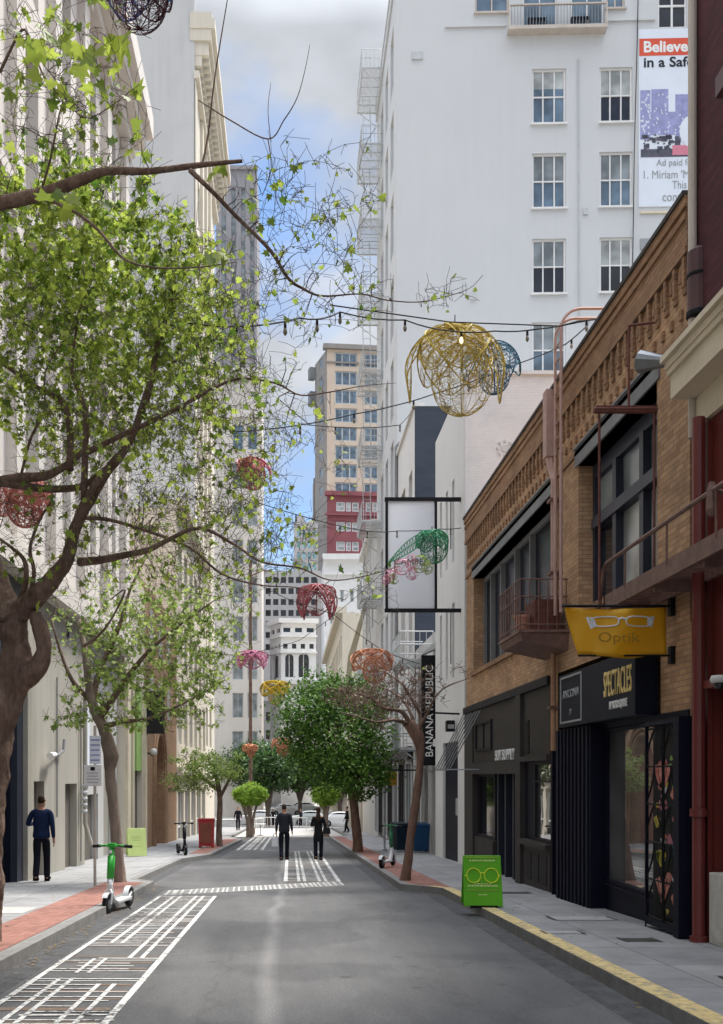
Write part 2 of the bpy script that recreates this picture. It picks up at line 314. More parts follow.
def paving_mat():
    m, nt, N, L, b = new_mat('concrete_paving')
    g = N.new('ShaderNodeNewGeometry'); s = N.new('ShaderNodeSeparateXYZ'); c = N.new('ShaderNodeCombineXYZ')
    L.new(g.outputs['Position'], s.inputs[0]); L.new(s.outputs['X'], c.inputs['X']); L.new(s.outputs['Y'], c.inputs['Y'])
    t = N.new('ShaderNodeTexBrick'); t.offset = 0; L.new(c.outputs[0], t.inputs['Vector']); t.inputs['Scale'].default_value = 1
    t.inputs['Brick Width'].default_value = .92; t.inputs['Row Height'].default_value = 1.22; t.inputs['Mortar Size'].default_value = .008; t.inputs['Mortar Smooth'].default_value = .1
    t.inputs['Color1'].default_value = (.29, .29, .295, 1); t.inputs['Color2'].default_value = (.35, .348, .345, 1); t.inputs['Mortar'].default_value = (.14, .14, .14, 1)
    n = N.new('ShaderNodeTexNoise'); n.inputs['Scale'].default_value = 1.3; n.inputs['Detail'].default_value = 9; n.inputs['Roughness'].default_value = .7; L.new(g.outputs['Position'], n.inputs['Vector'])
    r = N.new('ShaderNodeValToRGB'); r.color_ramp.elements[0].position = .3; r.color_ramp.elements[0].color = (.68, .67, .66, 1); r.color_ramp.elements[1].position = .7; r.color_ramp.elements[1].color = (1.12, 1.12, 1.12, 1)
    L.new(n.outputs['Fac'], r.inputs['Fac'])
    # dropped gum and oil spots
    v = N.new('ShaderNodeTexVoronoi'); v.inputs['Scale'].default_value = 2.6; L.new(g.outputs['Position'], v.inputs['Vector'])
    cv = N.new('ShaderNodeValToRGB'); cv.color_ramp.elements[0].position = .05; cv.color_ramp.elements[0].color = (.55, .55, .55, 1); cv.color_ramp.elements[1].position = .09; cv.color_ramp.elements[1].color = (1, 1, 1, 1)
    L.new(v.outputs['Distance'], cv.inputs['Fac'])
    mx = N.new('ShaderNodeMixRGB'); mx.blend_type = 'MULTIPLY'; mx.inputs[0].default_value = 1; L.new(t.outputs['Color'], mx.inputs[1]); L.new(r.outputs[0], mx.inputs[2])
    m2 = N.new('ShaderNodeMixRGB'); m2.blend_type = 'MULTIPLY'; m2.inputs[0].default_value = .8; L.new(mx.outputs[0], m2.inputs[1]); L.new(cv.outputs[0], m2.inputs[2])
    L.new(m2.outputs[0], b.inputs['Base Color']); b.inputs['Roughness'].default_value = .78; b.inputs['Specular IOR Level'].default_value = .3
    return m

def kerb_paint():
    m, nt, N, L, b = new_mat('yellow_painted_kerb')
    g = N.new('ShaderNodeNewGeometry'); n = N.new('ShaderNodeTexNoise'); n.inputs['Scale'].default_value = 9; n.inputs['Detail'].default_value = 8; n.inputs['Roughness'].default_value = .75
    L.new(g.outputs['Position'], n.inputs['Vector'])
    cr = N.new('ShaderNodeValToRGB'); e = cr.color_ramp.elements
    e[0].position = .40; e[0].color = (.30, .27, .22, 1); e[1].position = .50; e[1].color = (.66, .50, .20, 1)
    x = e.new(.68); x.color = (.74, .62, .36, 1)
    L.new(n.outputs['Fac'], cr.inputs['Fac']); L.new(cr.outputs[0], b.inputs['Base Color']); b.inputs['Roughness'].default_value = .75
    return m

# ---------------------------------------------------------------- mesh builder
def rootof(o):
    while o is not None and o.parent is not None: o = o.parent
    return o

TOUCH = {'cornice', 'sill', 'red_cornice', 'string_course'}
SPLIT = {'cornice', 'sill', 'red_cornice', 'pilaster', 'post', 'strap', 'stay_rod', 'band', 'bay', 'entrance_post', 'riser_panel', 'reveal_panel', 'lower_rail', 'meter', 'small_print', 'text_line', 'bracket_block', 'awning_rod', 'groove', 'stay', 'string_course', 'window_opening'}
class MB:
    def __init__(s): s.v = []; s.f = []; s.m = []; s.mi = 0
    def add(s, vs, fs):
        b = len(s.v); s.v.extend(Vector(p) for p in vs)
        for f in fs: s.f.append([b + i for i in f]); s.m.append(s.mi)
        return s
    def box(s, x0, x1, y0, y1, z0, z1):
        return s.hexa([(x0,y0,z0),(x1,y0,z0),(x1,y1,z0),(x0,y1,z0),(x0,y0,z1),(x1,y0,z1),(x1,y1,z1),(x0,y1,z1)])
    def hexa(s, p):
        return s.add(p, [(0,3,2,1),(4,5,6,7),(0,1,5,4),(1,2,6,5),(2,3,7,6),(3,0,4,7)])
    def quad(s, a, b, c, d): return s.add([a, b, c, d], [(0,1,2,3)])
    def tube(s, pts, r, n=6, cap=True):
        pts = [Vector(p) for p in pts]; k = len(pts)
        rs = r if isinstance(r, (list, tuple)) else [r] * k
        up = None; rings = []
        for i in range(k):
            t = pts[min(i+1, k-1)] - pts[max(i-1, 0)]
            if t.length < 1e-9: t = Vector((0,0,1))
            t.normalize()
            if up is None:
                up = Vector((0,0,1)) if abs(t.z) < .9 else Vector((1,0,0))
            a = t.cross(up)
            if a.length < 1e-6: a = t.orthogonal()
            a.normalize(); b = a.cross(t).normalized(); up = b
            rings.append([pts[i] + (a * math.cos(2*math.pi*j/n) + b * math.sin(2*math.pi*j/n)) * rs[i] for j in range(n)])
        base = len(s.v)
        for rg in rings: s.v.extend(rg)
        for i in range(k-1):
            for j in range(n):
                s.f.append([base+i*n+j, base+i*n+(j+1)%n, base+(i+1)*n+(j+1)%n, base+(i+1)*n+j]); s.m.append(s.mi)
        if cap:
            s.f.append([base+j for j in range(n)][::-1]); s.m.append(s.mi)
            s.f.append([base+(k-1)*n+j for j in range(n)]); s.m.append(s.mi)
        return s
    def lathe(s, c, prof, n=16, axis='z'):
        c = Vector(c); base = len(s.v)
        for (r, h) in prof:
            for j in range(n):
                a = 2*math.pi*j/n
                if axis == 'z': p = Vector((r*math.cos(a), r*math.sin(a), h))
                elif axis == 'x': p = Vector((h, r*math.cos(a), r*math.sin(a)))
                else: p = Vector((r*math.cos(a), h, r*math.sin(a)))
                s.v.append(c + p)
        for i in range(len(prof)-1):
            for j in range(n):
                s.f.append([base+i*n+j, base+i*n+(j+1)%n, base+(i+1)*n+(j+1)%n, base+(i+1)*n+j]); s.m.append(s.mi)
        s.f.append([base+j for j in range(n)][::-1]); s.m.append(s.mi)
        s.f.append([base+(len(prof)-1)*n+j for j in range(n)]); s.m.append(s.mi)
        return s
    def build_split(s, name, mats, parent):
        """each loose piece becomes a part of its own"""
        par = list(range(len(s.v)))
        def find(a):
            while par[a] != a: par[a] = par[par[a]]; a = par[a]
            return a
        for f in s.f:
            a = find(f[0])
            for b in f[1:]: par[find(b)] = a
        groups = {}
        for f in s.f: groups.setdefault(find(f[0]), []).append(f)
        if name in TOUCH:                       # pieces that touch stay together
            gl = list(groups.values()); bb = []
            for fs in gl:
                P = [s.v[i] for f in fs for i in f]; bb.append([min(p[k] for p in P)-.02 for k in range(3)] + [max(p[k] for p in P)+.02 for k in range(3)])
            own = list(range(len(gl)))
            for _ in range(3):
                for i in range(len(gl)):
                    for j in range(i):
                        if own[i] != own[j] and all(bb[i][k] < bb[j][k+3] and bb[j][k] < bb[i][k+3] for k in range(3)):
                            a, b = own[i], own[j]; own = [b if q == a else q for q in own]
            groups = {}
            for q, fs in zip(own, gl): groups.setdefault(q, []).extend(fs)
        o = None
        for fs in groups.values():
            ids = sorted({i for f in fs for i in f}); mp = {i: k for k, i in enumerate(ids)}
            q = MB(); q.v = [s.v[i] for i in ids]; q.f = [[mp[i] for i in f] for f in fs]; q.m = [0]*len(fs); q.nosplit = True
            SPLIT.discard(name); o = q.build(name, mats, parent); SPLIT.add(name)
        return o
    def build(s, name, mats, parent=None, smooth=False, bevel=0.):
        if not isinstance(mats, (list, tuple)): mats = [mats]
        off = Vector((0,0,0))
        r = rootof(parent)
        if name in SPLIT and parent is not None and not bevel:
            return s.build_split(name, mats, parent)
        if r is not None: off = r.location
        me = bpy.data.meshes.new(name)
        me.from_pydata([v - off for v in s.v], [], s.f)
        for m in mats: me.materials.append(M[m] if isinstance(m, str) else m)
        if len(mats) > 1: me.polygons.foreach_set('material_index', s.m)
        if smooth: me.polygons.foreach_set('use_smooth', [True]*len(me.polygons))
        me.update()
        o = bpy.data.objects.new(name, me); COL.objects.link(o)
        if parent is not None: o.parent = parent
        if bevel:
            bv = o.modifiers.new('bevel', 'BEVEL'); bv.width = bevel; bv.segments = 2; bv.limit_method = 'ANGLE'
        return o

def tag(o, label=None, cat=None, group=None, kind=None):
    if label: o['label'] = label
    if cat: o['category'] = cat
    if group: o['group'] = group
    if kind: o['kind'] = kind
    return o

def thing(name, label, cat, loc=(0,0,0), group=None, kind=None):
    o = bpy.data.objects.new(name, None); COL.objects.link(o); o.location = loc; o.empty_display_size = .2
    return tag(o, label, cat, group, kind)

def copy_tree(o, parent=None):
    kids = list(o.children)
    c = o.copy(); COL.objects.link(c); c.parent = parent
    for k in kids: copy_tree(k, c)
    return c

def put(root, loc, rz=0., sc=1., label=None, group=None):
    root.location = loc; root.rotation_euler = (0, 0, rz); root.scale = (sc, sc, sc)
    if label: root['label'] = label
    if group: root['group'] = group
    return root

# ---------------------------------------------------------------- lie of the land, and photo measurements turned into metres
def gz(d):                      # height of the road at distance d (the street falls gently away from the camera)
    return -.034 * max(-25., min(d, 100.))
def onplane(px, py, X):         # a point seen at px,py that lies on the plane x = X
    d = X * 1000. / (px - 290.)
    return d, (776. - py) * d / 1000. + EYE
def at(px, py, d):              # a point seen at px,py that is d metres away
    return Vector(((px - 290.) * d / 1000., d, (776. - py) * d / 1000. + EYE))

# ---------------------------------------------------------------- facades
class Fac:
    def __init__(s, O, U, N): s.O = Vector(O); s.U = Vector(U).normalized(); s.N = Vector(N).normalized()
    def P(s, u, z, n=0.): return s.O + s.U*u + s.N*n + Vector((0, 0, z))
def right(X): return Fac((X,0,0), (0,1,0), (-1,0,0))
def left(X): return Fac((X,0,0), (0,1,0), (1,0,0))
def facing(d): return Fac((0,d,0), (1,0,0), (0,-1,0))

def fbox(mb, F, u0, u1, z0, z1, n0, n1):
    P = F.P
    mb.hexa([P(u0,z0,n0),P(u1,z0,n0),P(u1,z0,n1),P(u0,z0,n1),P(u0,z1,n0),P(u1,z1,n0),P(u1,z1,n1),P(u0,z1,n1)])
def fwall(mb, F, u0, u1, z0, z1, ops=(), n=0.):
    us = sorted({u0, u1, *[o[0] for o in ops], *[o[1] for o in ops]}); zs = sorted({z0, z1, *[o[2] for o in ops], *[o[3] for o in ops]})
    us = [u for u in us if u0-1e-6 <= u <= u1+1e-6]; zs = [z for z in zs if z0-1e-6 <= z <= z1+1e-6]
    P = F.P
    for a, b in zip(us, us[1:]):
        for c, d in zip(zs, zs[1:]):
            mu, mz = (a+b)/2, (c+d)/2
            if any(o[0] < mu < o[1] and o[2] < mz < o[3] for o in ops): continue
            mb.quad(P(a,c,n), P(b,c,n), P(b,d,n), P(a,d,n))
    for o in ops:
        a, b, c, d = o[:4]; dp = o[4] if len(o) > 4 else .2
        mb.quad(P(a,c,n),P(a,d,n),P(a,d,n-dp),P(a,c,n-dp)); mb.quad(P(b,c,n),P(b,d,n),P(b,d,n-dp),P(b,c,n-dp))
        mb.quad(P(a,c,n),P(b,c,n),P(b,c,n-dp),P(a,c,n-dp)); mb.quad(P(a,d,n),P(b,d,n),P(b,d,n-dp),P(a,d,n-dp))
def mass(mb, F, u0, u1, z0, z1, back, ops=(), roof=True):
    """a whole building body: pierced street wall, two flanks, back and roof"""
    P = F.P
    fwall(mb, F, u0, u1, z0, z1, ops)
    mb.quad(P(u0,z0,0),P(u0,z1,0),P(u0,z1,-back),P(u0,z0,-back)); mb.quad(P(u1,z0,0),P(u1,z1,0),P(u1,z1,-back),P(u1,z0,-back))
    mb.quad(P(u0,z0,-back),P(u1,z0,-back),P(u1,z1,-back),P(u0,z1,-back))
    if roof: mb.quad(P(u0,z1,0),P(u1,z1,0),P(u1,z1,-back),P(u0,z1,-back))

def window(parent, F, a, b, c, d, dp=.2, nx=2, nz=2, frame='white_paint', pane='glass_grey', fw=.06, mw=.035, zs=None, sill=0., name='window', label=None, upper=None):
    f = MB(); n0, n1 = -dp - .02, -dp + .05
    if fw > 0:
        fbox(f, F, a+.003, a+fw, c+.003, d-.003, n0, n1); fbox(f, F, b-fw, b-.003, c+.003, d-.003, n0, n1)
        fbox(f, F, a+fw, b-fw, c+.003, c+fw, n0, n1-.002); fbox(f, F, a+fw, b-fw, d-fw, d-.003, n0, n1-.002)
    for i in range(1, nx):
        u = a + (b-a)*i/nx; fbox(f, F, u-mw/2, u+mw/2, c+fw, d-fw, n0, n1-.012)
    zz = zs if zs is not None else [c + (d-c)*i/nz for i in range(1, nz)]
    for z in zz: fbox(f, F, a+fw, b-fw, z-mw/2, z+mw/2, n0, n1-.006)
    if sill: fbox(f, F, a-.06, b+.06, c-.09, c-.003, -.02, sill)
    w = f.build(name, frame, parent)
    if upper:
        h = c+(d-c)*upper[1]
        p = MB(); fbox(p, F, a+.01, b-.01, c+.01, h, n0-.02, n0+.012); p.build('pane', pane, w)
        p = MB(); fbox(p, F, a+.01, b-.01, h+.002, d-.01, n0-.02, n0+.014); p.build('pane', upper[0], w)
    else:
        p = MB(); fbox(p, F, a+.01, b-.01, c+.01, d-.01, n0-.02, n0+.012)
        p.build('pane', pane, w)
    if label: w['label'] = label
    return w

def lettering(txt, parent, F, u, z, n, h, width=None, mat_='white_letter', dirn=1, vertical=False, depth=.01, bold=0., name='lettering', tilt=0., origin=None, ux=None, uz=None):
    """mesh lettering; u,z = centre on the facade; dirn -1 when the words read towards smaller u"""
    cu = bpy.data.curves.new('t', 'FONT'); cu.body = txt; cu.align_x = 'CENTER'; cu.align_y = 'CENTER'; cu.extrude = .5; cu.offset = bold; cu.resolution_u = 3
    o = bpy.data.objects.new('t', cu); COL.objects.link(o)
    bpy.context.view_layer.update()
    dg = bpy.context.evaluated_depsgraph_get()
    me = bpy.data.meshes.new_from_object(o.evaluated_get(dg))
    bpy.data.objects.remove(o); bpy.data.curves.remove(cu)
    xs = [v.co.x for v in me.vertices]; ys = [v.co.y for v in me.vertices]
    x0, x1, y0, y1 = min(xs), max(xs), min(ys), max(ys)
    sy = h / (y1-y0); sx = (width / (x1-x0)) if width else sy
    r = rootof(parent); off = r.location if r is not None else Vector((0,0,0))
    U = F.U*dirn; Z = Vector((0,0,1))
    if vertical: U, Z = Vector((0,0,1)), -F.U*dirn
    C = F.P(u, z, n)
    for v in me.vertices:
        x = (v.co.x-(x0+x1)/2)*sx; y = (v.co.y-(y0+y1)/2)*sy; e = (v.co.z)*depth*2
        v.co = C + U*x + Z*y + F.N*e - off
    me.name = name; me.materials.clear(); me.materials.append(M[mat_])
    me.polygons.foreach_set('material_index', [0]*len(me.polygons))
    ob = bpy.data.objects.new(name, me); COL.objects.link(ob); ob.parent = parent
    return ob
# ================================================================ the ground
KR = [(-25, 2.95), (19.3, 2.95), (20.4, 2.26), (57, 2.24), (60, 3.4), (88, 3.6)]          # right kerb line (distance, X)
KL = [(-25, -2.93), (21.2, -2.88), (21.9, -3.36), (31, -3.36), (34, -2.72), (52, -2.5), (57, -3.4), (88, -3.6)]
def kx(K, d):
    for (a, xa), (b, xb) in zip(K, K[1:]):
        if a <= d <= b: return xa + (xb-xa)*(d-a)/(b-a)
    return K[-1][1]
def sheet(name, rows, h, mat_, kind='structure', sides=0.):
    """rows: (distance, x0, x1); follows the slope of the street, h above it"""
    mb = MB(); out = []
    for (a, a0, a1), (b, b0, b1) in zip(rows, rows[1:]):
        n = max(1, int((b-a)/4.)) if b > 95 else 1
        for i in range(n):
            t = i/n; out.append((a+(b-a)*t, a0+(b0-a0)*t, a1+(b1-a1)*t))
    out.append(rows[-1])
    for (a, a0, a1), (b, b0, b1) in zip(out, out[1:]):
        mb.quad((a0,a,gz(a)+h),(a1,a,gz(a)+h),(b1,b,gz(b)+h),(b0,b,gz(b)+h))
        if sides:
            for (p, q) in ((a0, b0), (a1, b1)):
                mb.quad((p,a,gz(a)+h),(q,b,gz(b)+h),(q,b,gz(b)+h-sides),(p,a,gz(a)+h-sides))
    if sides:
        for r in (out[0], out[-1]):
            mb.quad((r[1],r[0],gz(r[0])+h),(r[2],r[0],gz(r[0])+h),(r[2],r[0],gz(r[0])+h-sides),(r[1],r[0],gz(r[0])+h-sides))
    o = mb.build(name, mat_); tag(o, kind=kind); return o

def build_ground():
    mb = MB()
    ys = [-900, -25, 0, 50, 100, 1500]
    for a, b in zip(ys, ys[1:]):
        mb.quad((-900,a,gz(a)-.03),(900,a,gz(a)-.03),(900,b,gz(b)-.03),(-900,b,gz(b)-.03))
    tag(mb.build('ground', 'ground'), kind='structure')
    ds = sorted({d for d, _ in KR} | {d for d, _ in KL})
    sheet('road', [(d, kx(KL, d)-.05, kx(KR, d)+.05) for d in ds] + [(96, -20, 20)][:0], 0, 'asphalt')
    sheet('cross_road', [(88, -60, 60), (100, -60, 60), (102, -60, 60), (112, -60, 60)], .002, 'asphalt')
    sheet('road_beyond', [(112, -3.6, 3.6), (190, -3.6, 3.6)], .0, 'asphalt')
    # pavements
    w = .16
    sheet('pavement_right', [(d, kx(KR, d)+w, 13) for d, _ in KR], .13, 'sidewalk', sides=.2)
    sheet('pavement_left', [(d, -13, kx(KL, d)-w) for d, _ in KL], .13, 'sidewalk', sides=.2)
    sheet('pavement_far_right', [(112, 3.6, 30), (190, 3.6, 30)], .13, 'plaza', sides=.2)
    sheet('pavement_far_left', [(112, -30, -3.6), (190, -30, -3.6)], .13, 'plaza', sides=.2)
    # kerbs (real steps)
    yk = [(d, x) for d, x in KR if d <= 19.4]
    sheet('kerb_stone', [(d, x, x+w) for d, x in yk] + [(19.85, 2.66, 2.66+w)], .133, 'kerb_grey', sides=.2)
    sheet('kerb_paint', [(d, x+.004, x+w+.05) for d, x in yk] + [(19.85, 2.664, 2.70+w)], .138, 'kerb_yellow')
    rest = [(19.85, 2.66)] + [(d, x) for d, x in KR if d > 19.4]
    sheet('kerb_right', [(d, x, x+w) for d, x in rest], .133, 'kerb_grey', sides=.2)
    sheet('kerb_left', [(d, x-w, x) for d, x in KL], .133, 'kerb_grey', sides=.2)
    # brick strips
    sheet('brick_paving_right', [(19.2, 3.13, 3.16), (20.5, 2.43, 3.12), (56.5, 2.41, 3.0)], .136, 'brick_pave')
    sheet('brick_paving_left', [(-5, -3.72, -3.10), (20.9, -3.85, -3.06)], .136, 'brick_pave')
    sheet('brick_paving_left', [(34.5, -3.5, -2.90), (52, -3.4, -2.68)], .136, 'brick_pave')
    sheet('plaza_paving', [(60, -3.35, 3.35), (88, -3.5, 3.5)], .006, 'plaza')
    # tree pit covers / worn patches on the left pavement
    sheet('pavement_patch', [(14.6, -5.6, -3.9), (15.5, -5.6, -3.9)], .134, 'plaza')

def marking(name, mat_, lines, h=.005):
    mb = MB()
    for (x0, d0, x1, d1, w) in lines:       # a painted stroke from (x0,d0) to (x1,d1), width w
        v = Vector((x1-x0, d1-d0)); n = Vector((-v.y, v.x)).normalized()*w/2
        pts = [(x0-n.x, d0-n.y), (x0+n.x, d0+n.y), (x1+n.x, d1+n.y), (x1-n.x, d1-n.y)]
        mb.quad(*[(x, d, gz(d)+h) for x, d in pts])
    tag(mb.build(name, mat_), kind='structure')

def build_markings():
    rnd = random.Random(4)
    def patch(x0, x1, d0, d1, longs, seed, skip=()):
        r = random.Random(seed); W = []; B = []
        for (fx, a, b, w) in longs: W.append((x0+(x1-x0)*fx, d0+(d1-d0)*a, x0+(x1-x0)*fx, d0+(d1-d0)*b, w))
        d = d0 + .1
        while d < d1:
            if not any(a < d < b for a, b in skip):
                a = r.uniform(-.06, .04) if r.random() < .7 else r.uniform(.1, .4); b = r.uniform(.96, 1.06) if r.random() < .7 else r.uniform(.6, .9)
                W.append((x0+(x1-x0)*a, d, x0+(x1-x0)*b, d+r.uniform(-.02, .02), r.choice([.03, .035, .05])))
            d += r.uniform(.12, .24)
        d = d0
        while d < d1:
            if not any(a < d < b for a, b in skip) and r.random() < .6:
                B.append((x0+.06, d, x1-.06, d+r.uniform(-.02, .02), r.choice([.05, .08, .12])))
            d += r.uniform(.3, .6)
        marking('road_marking_brown', 'road_brown', B, .004); marking('road_marking', 'road_white', W, .008)
    patch(-2.46, -1.42, 3., 19., [(0, 0, 1, .06), (1, 0, 1, .065), (.22, .05, .42, .045), (.34, .05, .42, .045), (.64, .08, .40, .045), (.78, .05, .40, .045), (.3, .44, .5, .04), (.42, .44, .5, .04), (.25, .58, 1, .05), (.38, .58, 1, .05), (.66, .50, 1, .05), (.79, .50, 1, .05)], 3, ((9.7, 10.1), (11.2, 12.0)))
    patch(-.10, 1.12, 22.9, 39.5, [(0, 0, 1, .09), (1, 0, 1, .09), (.25, 0, 1, .07), (.36, 0, 1, .07), (.64, 0, 1, .07), (.76, 0, 1, .07)], 8)
    patch(-2.15, -1.15, 41, 60, [(0, 0, 1, .12), (1, 0, 1, .12), (.3, 0, 1, .1), (.45, 0, 1, .1), (.7, 0, 1, .1)], 11)
    # the band that slants across the lane
    L = []; r = random.Random(2)
    for k in range(6): L.append((-2.46, 19.15+k*.22, 1.15, 21.7+k*.24, .05))
    for k in range(34):
        t = k/33+r.uniform(-.01, .01); x = -2.42+3.55*t; y = 19.1+2.6*t; L.append((x, y, x-.05, y+1.15, .035))
    marking('road_marking', 'road_white', L, .009)
    # far cross walk and kerb-side line
    marking('road_marking', 'road_white', [(-2.3, 61.5, .6, 61.5, .14), (-2.2, 40.4, 1.2, 40.4, .12)], .010)

def road_details():
    """manhole covers, a patched trench and drain grate"""
    for (x, d, r_, lab) in ():
        m = MB(); n = 24; h = .006
        m.add([(x+r_*math.cos(2*math.pi*k/n), d+r_*math.sin(2*math.pi*k/n), gz(d+r_*math.sin(2*math.pi*k/n))+h) for k in range(n)], [tuple(range(n))])
        t = thing('manhole_cover', lab, 'manhole cover', (x, d, gz(d)), 'covers in the road'); m.build('cover', 'hatch', t)
        m = MB(); P1 = [(x+(r_+.01)*math.cos(2*math.pi*k/n), d+(r_+.01)*math.sin(2*math.pi*k/n), gz(d+r_*math.sin(2*math.pi*k/n))+h+.002) for k in range(n+1)]; m.tube(P1, .012, 4); m.build('rim', 'black', t)
        m = MB()
        for q in range(5): w_ = r_*.8*math.cos((q-2)*.45); yy = d+(q-2)*r_*.34; m.quad((x-w_, yy-.012, gz(yy)+h+.004), (x+w_, yy-.012, gz(yy)+h+.004), (x+w_, yy+.012, gz(yy)+h+.004), (x-w_, yy+.012, gz(yy)+h+.004))
        m.build('ridge', 'black', t)
    # gutters
    sheet('gutter', [(d, kx(KR, d)-.32, kx(KR, d)+.0) for d, _ in KR if d < 60], .002, 'asphalt_patch'); sheet('gutter', [(d, kx(KL, d), kx(KL, d)+.32) for d, _ in KL if d < 58], .002, 'asphalt_patch')
    # fallen leaves and scraps along the left kerb and on the pavements
    rnd = random.Random(12); V = []; Fc = []
    for i in range(420):
        s = rnd.random()
        if s < .45: d = rnd.uniform(8, 22); x = -2.86+abs(rnd.gauss(0, .10)); h = .012
        elif s < .75: d = rnd.uniform(9, 30); x = rnd.uniform(-4.9, -3.1); h = .145
        elif s < .88: d = rnd.uniform(8, 25); x = kx(KR, d)-abs(rnd.gauss(0, .07)); h = .012
        else: d = rnd.uniform(8, 30); x = rnd.uniform(3.3, 4.6); h = .145
        a = rnd.random()*6.28; sz = rnd.uniform(.025, .075); b0 = len(V)
        for (lx, ly) in LEAF_OVAL: V.append(Vector((x+sz*(lx*math.cos(a)-ly*math.sin(a)), d+sz*(lx*math.sin(a)+ly*math.cos(a)), gz(d)+h+rnd.uniform(0, .006))))
        Fc.append(list(range(b0, b0+6)))
    me = bpy.data.meshes.new('leaf_litter'); me.from_pydata(V, [], Fc); me.materials.append(M['litter']); o = bpy.data.objects.new('leaf_litter', me); COL.objects.link(o)
    tag(o, 'dry fallen leaves scattered along the kerbs and pavements', 'leaf litter', None, 'stuff')

def hatches():
    for (a, b, x0, x1, mt) in ((19.9, 20.25, 3.85, 4.75, 'hatch_pale'), (14.35, 14.75, 3.30, 4.2, 'hatch_pale'), (11.55, 11.95, 2.95, 3.35, 'hatch_pale'), (10.3, 10.65, 3.9, 4.4, 'hatch')):
        pass

# ================================================================ right hand side
XR = 4.8
def brown_building():
    F = right(XR)
    root = thing('brick_building', 'two storey tan brick building with a corbelled roofline and dark shopfronts', 'building', (XR, 19.9, gz(19.9)))
    d0, d1 = 12.0, 27.2
    top = 6.99 + EYE; fas = 1.84 + EYE; sill = 2.71 + EYE; lin0, lin1 = 5.16 + EYE, 5.44 + EYE
    L_ = (18.4, 26.15); R_ = (13.08, 16.65)
    up = [(L_[0], L_[1], sill, lin0, .34), (R_[0], R_[1], sill, lin0, .34)]
    mb = MB()
    fwall(mb, F, d0, d1, fas, top-.62, [u for u in up])
    P = F.P
    mb.quad(P(d0,fas,0),P(d0,top,0),P(d0,top,-12),P(d0,fas,-12)); mb.quad(P(d1,-2,0),P(d1,top,0),P(d1,top,-12),P(d1,-2,-12))
    mb.quad(P(d0,top-.2,-.3),P(d1,top-.2,-.3),P(d1,top-.2,-12),P(d0,top-.2,-12)); mb.quad(P(d0,-2,-12),P(d1,-2,-12),P(d1,top,-12),P(d0,top,-12))
    # brick piers at street level
    fwall(mb, F, 17.9, 18.35, -1.2, fas); fwall(mb, F, 11.95, 12.95, .1+EYE-.0, fas)
    mb.build('wall', 'brick_tan', root)
    # inner shell so the windows look into darkness
    c = MB(); z = top-.62                                    # corbel table: ledges, dog-tooth slots and brackets
    fbox(c, F, d0, d1, z, top-.16, -.3, .04)
    fbox(c, F, d0, d1, z-.09, z-.001, -.05, .06)
    fbox(c, F, d0, d1, top-.30, top-.22, .041, .065)
    u = d0 + .06
    while u < d1 - .2:
        fbox(c, F, u, u+.075, z-.46, z-.091, -.02, .05)
        fbox(c, F, u-.012, u+.087, z-.54, z-.461, -.02, .035)
        fbox(c, F, u+.15, u+.225, z-.34, z-.20, -.02, .03)
        fbox(c, F, u+.13, u+.21, z-.80, z-.68, -.02, .035)
        u += .30
    fbox(c, F, d0, d1, z-1.03, z-.95, -.02, .03)
    c.build('corbel_table', 'brick_tan_dk', root)
    cp = MB(); fbox(cp, F, d0-.02, d1+.02, top-.158, top-.03, -.4, .075); cp.build('parapet_course', 'brick_tan_dk', root)
    cp = MB(); fbox(cp, F, d0-.02, d1+.02, top-.029, top+.03, -.42, .10); cp.build('coping', 'charcoal', root)
    for (a, b) in (L_, R_):
        l = MB(); fbox(l, F, a-.12, b+.12, lin0, lin1, -.33, .03); fbox(l, F, a-.12, b+.12, lin1+.001, lin1+.035, -.3, .06); l.build('lintel', 'lintel', root)
        l = MB(); fbox(l, F, a-.10, b+.10, sill-.11, sill-.002, -.33, .07); l.build('sill', 'brick_tan_dk', root)
    # right upper window: three lights under three transoms, left: five tall lights
    def bigwin(a, b, cols, tz, panes):
        f = MB(); n0, n1 = -.36, -.24; fw = .12
        zc0, zc1 = sill, lin0
        fbox(f, F, a+.003, a+fw, zc0, zc1, n0, n1); fbox(f, F, b-fw, b-.003, zc0, zc1, n0, n1)
        fbox(f, F, a+fw, b-fw, zc0+.003, zc0+fw, n0, n1-.004); fbox(f, F, a+fw, b-fw, zc1-.25, zc1-.003, n0, n1-.004)
        fbox(f, F, a+fw, b-fw, tz-.09, tz+.09, n0, n1+.06)
        for i in range(1, cols):
            u = a+(b-a)*i/cols; fbox(f, F, u-.08, u+.08, zc0+fw, zc1-.25, n0, n1+.03)
        w = f.build('window_frame', 'navy_frame', root)
        for i in range(cols):
            for k, (p0, p1) in enumerate(((zc0+fw, tz-.09), (tz+.09, zc1-.25))):
                q = MB(); ua, ub = a+(b-a)*i/cols+.08, a+(b-a)*(i+1)/cols-.08; fbox(q, F, ua+.001, ub-.001, p0+.001, p1-.001, n0+.01, n0+.03)
                q.build('pane', panes[k][i], w)
    bigwin(*R_, 3, 4.15+EYE, (['glass_pale', 'glass_pale', 'glass_dark'], ['glass_grey', 'glass_grey', 'glass_grey']))
    a, b = L_; f = MB(); n0, n1 = -.36, -.26
    fbox(f, F, a+.003, a+.08, sill, lin0, n0, n1); fbox(f, F, b-.08, b-.003, sill, lin0, n0, n1); fbox(f, F, a+.08, b-.08, sill+.003, sill+.10, n0, n1-.004); fbox(f, F, a+.08, b-.08, lin0-.12, lin0-.003, n0, n1-.004)
    for u in (18.75, 20.9, 22.3, 23.8, 25.0): fbox(f, F, u-.035, u+.035, sill+.1, lin0-.12, n0, n1+.05)
    f.build('window_frame', 'lintel', root)
    us = [a+.08, 18.75, 20.9, 22.3, 23.8, 25.0, b-.08]
